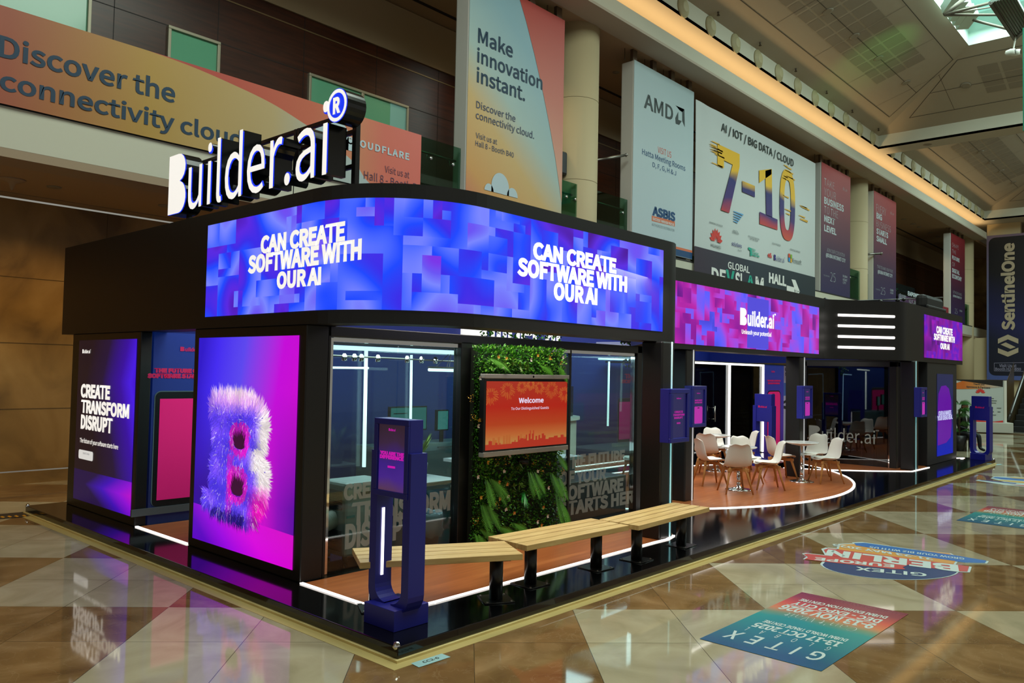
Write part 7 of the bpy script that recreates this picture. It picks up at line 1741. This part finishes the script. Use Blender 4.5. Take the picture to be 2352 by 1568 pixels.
b = MB(); b.poly([SB2(0.27, 0.90, 0.012), SB2(0.40, 0.985, 0.012), SB2(0.60, 0.94, 0.012), SB2(0.95, 0.855, 0.012), SB2(0.60, 0.80, 0.012), SB2(0.27, 0.78, 0.012)]); b.build('orange_swoosh', grad_mat('swoosh_print', [(0.2, '#c8641c'), (0.5, '#c88a4a'), (1, '#b7bfbb')], 0), sb, uvs=lambda p: (max(0, min(1, (p-SB2(0.27, 0, 0)).dot(d_)/(ln*0.7))), 0.5))
b = MB(); b.poly([SB2(0.5, 0.0, 0.012), SB2(0.955, 0.0, 0.012), SB2(0.955, 0.05, 0.012), SB2(0.80, 0.01, 0.012), SB2(0.6, 0.05, 0.012), SB2(0.5, 0.06, 0.012)]); o0 = SB2(0.645, 0.70, 0.014)
for k in range(7):
    t_ = PI*(k+0.5)/7; dv = d_*math.cos(t_)+Vector((0, 0, 1))*math.sin(t_); sv = -d_*math.sin(t_)+Vector((0, 0, 1))*math.cos(t_); b.poly([o0+dv*0.03, o0+dv*0.13-sv*0.035, o0+dv*0.19, o0+dv*0.13+sv*0.035])
b.build('red_marks', mat('red_logo_print', '#d1372e', 0.6), sb)
b = MB(); text3(b, 'Thank you', SB2(0.545, 0.895, 0.016), SB2(0.70, 0.885, 0.016), SB2(0.545, 0.935, 0.016), 0.02); text3(b, 'Sponsors & Partners', SB2(0.45, 0.825, 0.016), SB2(0.78, 0.81, 0.016), SB2(0.45, 0.868, 0.016), 0.02)
for (u, v, w_) in ((0.79, 0.515, 0.08), (0.77, 0.57, 0.06), (0.77, 0.46, 0.09), (0.80, 0.34, 0.02), (0.87, 0.34, 0.06), (0.76, 0.25, 0.07), (0.88, 0.25, 0.04), (0.79, 0.17, 0.07), (0.66, 0.34, 0.05)): b.quad(SB2(u, v, 0.016), SB2(u+w_, v, 0.016), SB2(u+w_, v+0.012, 0.016), SB2(u, v+0.012, 0.016))
b.build('lettering', M_darkprint, sb)
# escalator
es = empty('escalator', (34, -1, 0), 'escalator with a dark handrail and black steps at the right edge', 'escalator')
e0 = AZ(2297, 972, 0.35); e1 = Vector((e0.x+9.0, e0.y+0.2, 7.2))
X0 = e0.x; yl_ = AX(2318, 960, X0).y
def EP(px, py, x_): return AX(px, py, x_)
b = MB(); pa = [EP(2316, 965, X0), EP(2321, 950, X0+0.2), EP(2352, 862, X0+3.6), EP(2362, 830, X0+5)]
b.tube(pa, 0.07, 10); b.build('handrail', mat('handrail_dark', '#2a2722', 0.25), es, smooth=True)
b = MB(); pb = [p+Vector((0, 0.30, -0.05)) for p in pa]
b.add([pa[0]+Vector((0, 0.02, -0.05)), pa[1]+Vector((0, 0.02, -0.05)), pa[2]+Vector((0, 0.02, -0.05)), pa[3]+Vector((0, 0.02, -0.05)), Vector((pa[3].x, pa[3].y+0.02, 0)), Vector((pa[0].x, pa[0].y+0.02, 0))], [(0, 1, 2, 3, 4, 5)]); b.add([v+Vector((0, 0.55, 0)) for v in (pa[0], pa[1], pa[2], pa[3], Vector((pa[3].x, pa[3].y, 0)), Vector((pa[0].x, pa[0].y, 0)))], [(0, 1, 2, 3, 4, 5)])
b.build('balustrade', mat('escalator_panel_bronze', '#6a5a40', 0.25, metal=0.4), es)
b = MB()
for k in range(14): b.box((X0+0.3+0.4*k, yl_-1.6, 0.02), (X0+0.3+0.4*(k+1), yl_-0.05, 0.02+0.22*(k+1)))
b.build('step', mat('escalator_step_black', '#0a0a0b', 0.5), es)
b = MB(); b.box((X0-0.1, yl_-1.7, 0.0), (X0+0.3, yl_+0.2, 0.03)); b.build('comb_plate', M_steel, es)
# lighting bar on the far canopy
lb = empty('lighting_bar', (15.5, 2.0, 3.67), 'black lighting bars with small lamp heads on top of the far canopy', 'lighting bar')
Yl = 2.2
b = MB()
for (q0, q1) in (((1893, 694), (2165, 683)), ((1905, 697), (2080, 695)), ((2060, 700), (2160, 697))): b.tube([AY(*q0, Yl), AY(*q1, Yl)], 0.018, 8)
for q in (1975, 2022, 2062, 2100): 
    p = AY(q, 690, Yl); b.tube([p, Vector((p.x, p.y, 2.46))], 0.02, 6)
b.build('bar', M_blackframe, lb, smooth=True)
for (px, py, r_) in ((1895, 692, 0.085), (1912, 695, 0.05), (2022, 693, 0.06), (2062, 690, 0.06), (2076, 688, 0.05), (2075, 698, 0.04), (2090, 698, 0.04)):
    b = MB(); b.lathe([(0, -r_), (r_*0.8, -r_*0.6), (r_, 0), (r_*0.8, r_*0.6), (0, r_)], AY(px, py, Yl-0.03), 14); b.build('lamp_head', M_blackframe, lb, smooth=True)
bc = empty('black_equipment_case', (16.2, 0.9, 3.672), 'rounded black equipment case standing on the far canopy', 'case')
p, q = AY(2130, 674, 0.78), AY(2170, 722, 0.78); b = MB(); b.box((p.x, 0.80, 3.672), (q.x, 1.05, p.z)); b.build('case', mat('case_black', '#0b0b0c', 0.6), bc, bevel=0.09)
p, q = AY(2131, 699, 0.76), AY(2172, 722, 0.76); b = MB(); b.box((p.x-0.05, 0.74, 3.672), (q.x, 0.80, p.z)); b.build('lower_case', mat('case_black', '#0b0b0c', 0.6), bc, bevel=0.06)
# floor plant and seated person right of the booth
pl = empty('potted_palm', (22.6, 1.6, 0), 'leafy palm plant just right of the end pillar', 'plant')
po = AZ(2203, 1035, 0); po = Vector((po.x, po.y, 0))
b = MB(); b.lathe([(0, 0), (0.16, 0), (0.20, 0.45), (0.18, 0.45), (0.15, 0.40), (0, 0.40)], po, 18); b.build('pot', mat('pot_black', '#121214', 0.4), pl, smooth=True)
random.seed(17)
b = MB(); b.tube([po+Vector((0, 0, 0.4)), po+Vector((0.03, 0, 1.2))], 0.03, 8); b.build('stem', mat('stem_brown', '#3a2a18', 0.7), pl)
b = MB()
for k in range(34):
    t_ = random.uniform(0, 2*PI); z_ = random.choice((1.55, 1.35, 1.2, 0.95, 0.75)); o_ = po+Vector((0, 0, z_-0.2)); fern(b, o_, (math.cos(t_), math.sin(t_), 0.9), random.uniform(0.38, 0.6), 0.09, 12, 1.6)
b.build('fronds', mat('palm_frond', '#2f6a2a', 0.4), pl)
# ================================================================== people
def skin_body(name, joints, edges, radii, material, parent, levels=2):
    me = bpy.data.meshes.new(name); off = parent.location if parent else Vector((0, 0, 0))
    me.from_pydata([Vector(j)-off for j in joints], edges, [])
    me.materials.append(material)
    o = bpy.data.objects.new(name, me); COL.objects.link(o)
    if parent: o.parent = parent
    sk = o.modifiers.new('skin', 'SKIN'); sk.use_smooth_shade = True
    me.skin_vertices.new() if not me.skin_vertices else None
    for i, v in enumerate(me.skin_vertices[0].data):
        v.radius = (radii[i], radii[i]) if not isinstance(radii[i], tuple) else radii[i]; v.use_root = (i == 0)
    sd = o.modifiers.new('sub', 'SUBSURF'); sd.levels = levels; sd.render_levels = levels
    return o
M_skin = mat('skin', '#8a5a42', 0.55); M_suit = mat('suit_black', '#0d0e12', 0.7); M_hair = mat('hair_dark', '#0e0a08', 0.6); M_shirt = mat('shirt_white', '#c6c8cc', 0.7)
def head(c, ctr, fwd, r=0.10):
    ctr, fwd = Vector(ctr), Vector(fwd).normalized(); up = Vector((0, 0, 1)); rt = fwd.cross(up).normalized()
    n_, m_ = 18, 14; vs = []; fs = []
    for i in range(m_+1):
        ph = PI*i/m_
        for k in range(n_):
            th = 2*PI*k/n_; x_, y_, z_ = math.sin(ph)*math.cos(th), math.sin(ph)*math.sin(th), math.cos(ph)
            sx_ = 0.80*(1-0.22*max(0, -z_)); sy_ = 0.98; 
            face = max(0, y_)
            yy = y_*sy_
            if abs(x_) < 0.16 and y_ > 0.5 and -0.32 < z_ < 0.12: yy += 0.20*(1-abs(x_)/0.16)*(0.3+max(0, 0.12-z_)*1.8)   # nose
            if abs(abs(x_)-0.30) < 0.16 and y_ > 0.5 and 0.0 < z_ < 0.2: yy -= 0.06                                         # eye sockets
            if abs(x_) < 0.3 and y_ > 0.4 and -0.6 < z_ < -0.45: yy += 0.04
            vs.append(ctr+rt*x_*sx_*r+fwd*yy*r+up*z_*1.22*r)
    for i in range(m_):
        for k in range(n_): fs.append((i*n_+k, i*n_+(k+1) % n_, (i+1)*n_+(k+1) % n_, (i+1)*n_+k))
    return vs, fs, rt
def person(name, base, fwd, seated, label, hip_z, group=None):
    base = Vector(base); f = Vector((fwd[0], fwd[1], 0)).normalized(); rt = f.cross(Vector((0, 0, 1))).normalized(); up = Vector((0, 0, 1))
    c = empty('person', base, label, 'person', group)
    P_ = base+up*hip_z
    lean = f*0.05
    J = [P_, P_+up*0.16+lean*0.4, P_+up*0.36+lean, P_+up*0.52+lean*1.2, P_+up*0.60+lean*1.4, P_+up*0.72+lean*1.9]
    Rr = [(0.16, 0.13), (0.145, 0.115), (0.165, 0.12), (0.10, 0.09), (0.055, 0.055), (0.07, 0.075)]
    E = [(0, 1), (1, 2), (2, 3), (3, 4), (4, 5)]
    def chain(start, pts, rads):
        prev = start
        for p, r_ in zip(pts, rads): J.append(Vector(p)); Rr.append(r_); E.append((prev, len(J)-1)); prev = len(J)-1
        return prev
    hands = []
    for s_ in (-1, 1):
        sh = P_+up*0.47+lean*1.1+rt*s_*0.19
        if seated: el = sh-up*0.25+f*0.06+rt*s_*0.06; wr = el+f*0.20-up*0.06-rt*s_*0.10
        else: el = sh-up*0.28+f*0.02+rt*s_*0.05; wr = el-up*0.22+f*0.12-rt*s_*0.03
        chain(3, [sh, el, wr], [0.062, 0.048, 0.034]); hands.append((wr, (wr-el).normalized(), s_))
        hp = P_+rt*s_*0.10
        if seated: kn = hp+f*0.44+rt*s_*0.06-up*0.0; an = Vector((kn.x+f.x*0.04, kn.y+f.y*0.04, base.z+0.09)); tk = an+f*0.17-up*0.045
        else: kn = hp-up*(hip_z-0.48)+f*0.03; an = Vector((kn.x, kn.y, base.z+0.09)); tk = an+f*0.17-up*0.045
        chain(0, [hp-up*0.02, kn, an, tk], [0.105, 0.072, 0.050, 0.040])
    o = skin_body('body', J, E, Rr, M_suit, c)
    hc = P_+up*0.80+lean*2.2
    vs, fs, rt2 = head(c, hc, f)
    b = MB(); b.add(vs, fs); hd = b.build('head', M_skin, c, smooth=True)
    b = MB()                                                  # hair cap
    keep = [v for v in range(len(vs))]
    hv = [hc+(Vector(v)-hc)*1.07-f*0.004 for v in vs]; hf = [q for q in fs if all(((Vector(vs[i])-hc).z > 0.03 or (Vector(vs[i])-hc).dot(f) < -0.03) and (Vector(vs[i])-hc).z > -0.06 for i in q)]
    b.add(hv, hf); b.build('hair', M_hair, hd, smooth=True)
    b = MB()
    for s_ in (-1, 1): b.lathe([(0, -0.012), (0.018, -0.006), (0.02, 0.006), (0, 0.012)], hc+rt*s_*0.083, 10)
    b.build('ear', M_skin, hd, smooth=True)
    b = MB()
    for s_ in (-1, 1): b.lathe([(0, -0.008), (0.010, 0), (0, 0.008)], hc+rt*s_*0.03+f*0.084+up*0.012, 8)
    b.build('eye', mat('eye_dark', '#120c0a', 0.3), hd, smooth=True)
    b = MB(); b.add([P_+up*0.55+f*0.155+rt*0.035, P_+up*0.55+f*0.155-rt*0.035, P_+up*0.32+f*0.185], [(0, 1, 2)]); b.build('shirt_front', M_shirt, c)
    for (wr, d_, s_) in hands:
        J2 = [wr, wr+d_*0.05, wr+d_*0.085]; R2 = [0.026, (0.036, 0.02), (0.034, 0.018)]; E2 = [(0, 1), (1, 2)]
        side = d_.cross(up).normalized(); dn = -up
        for k in range(4):
            o_ = wr+d_*0.088+side*(0.024-0.016*k)
            l_ = (0.030, 0.036, 0.034, 0.026)[k]
            J2 += [o_, o_+d_*l_, o_+d_*l_*1.4+dn*l_*0.7]; R2 += [0.010, 0.009, 0.008]; i0 = len(J2)-3; E2 += [(2, i0), (i0, i0+1), (i0+1, i0+2)]
        o_ = wr+d_*0.035-side*s_*0.0+side*0.034*(1 if s_ < 0 else -1); J2 += [o_, o_+d_*0.03+side*0.02*(1 if s_ < 0 else -1), o_+d_*0.055+side*0.02*(1 if s_ < 0 else -1)]; R2 += [0.012, 0.011, 0.009]; i0 = len(J2)-3; E2 += [(1, i0), (i0, i0+1), (i0+1, i0+2)]
        skin_body('hand', J2, E2, R2, M_skin, c, 1)
    return c
pf = AZ(2222, 1042, 0)
person('person', (22.75, 1.55, 0), (-0.50, -0.85), True, 'person in a dark suit sitting behind the palm at the far right', 0.47)
st = empty('stool', (22.75, 1.55, 0), 'low dark stool under the seated person', 'stool')
b = MB(); b.box((22.55, 1.37, 0.30), (22.95, 1.75, 0.345)); b.build('seat', M_blackframe, st)
for sx_ in (-1, 1):
    for sy_ in (-1, 1):
        b = MB(); b.box((22.75+sx_*0.17-0.015, 1.56+sy_*0.16-0.015, 0), (22.75+sx_*0.17+0.015, 1.56+sy_*0.16+0.015, 0.30)); b.build('leg', M_steel, st)
person('person', (8.78, 7.30, PT), (-0.3, -1), False, 'person behind the cafe counter, only dark hair showing above the fridge', 0.95)
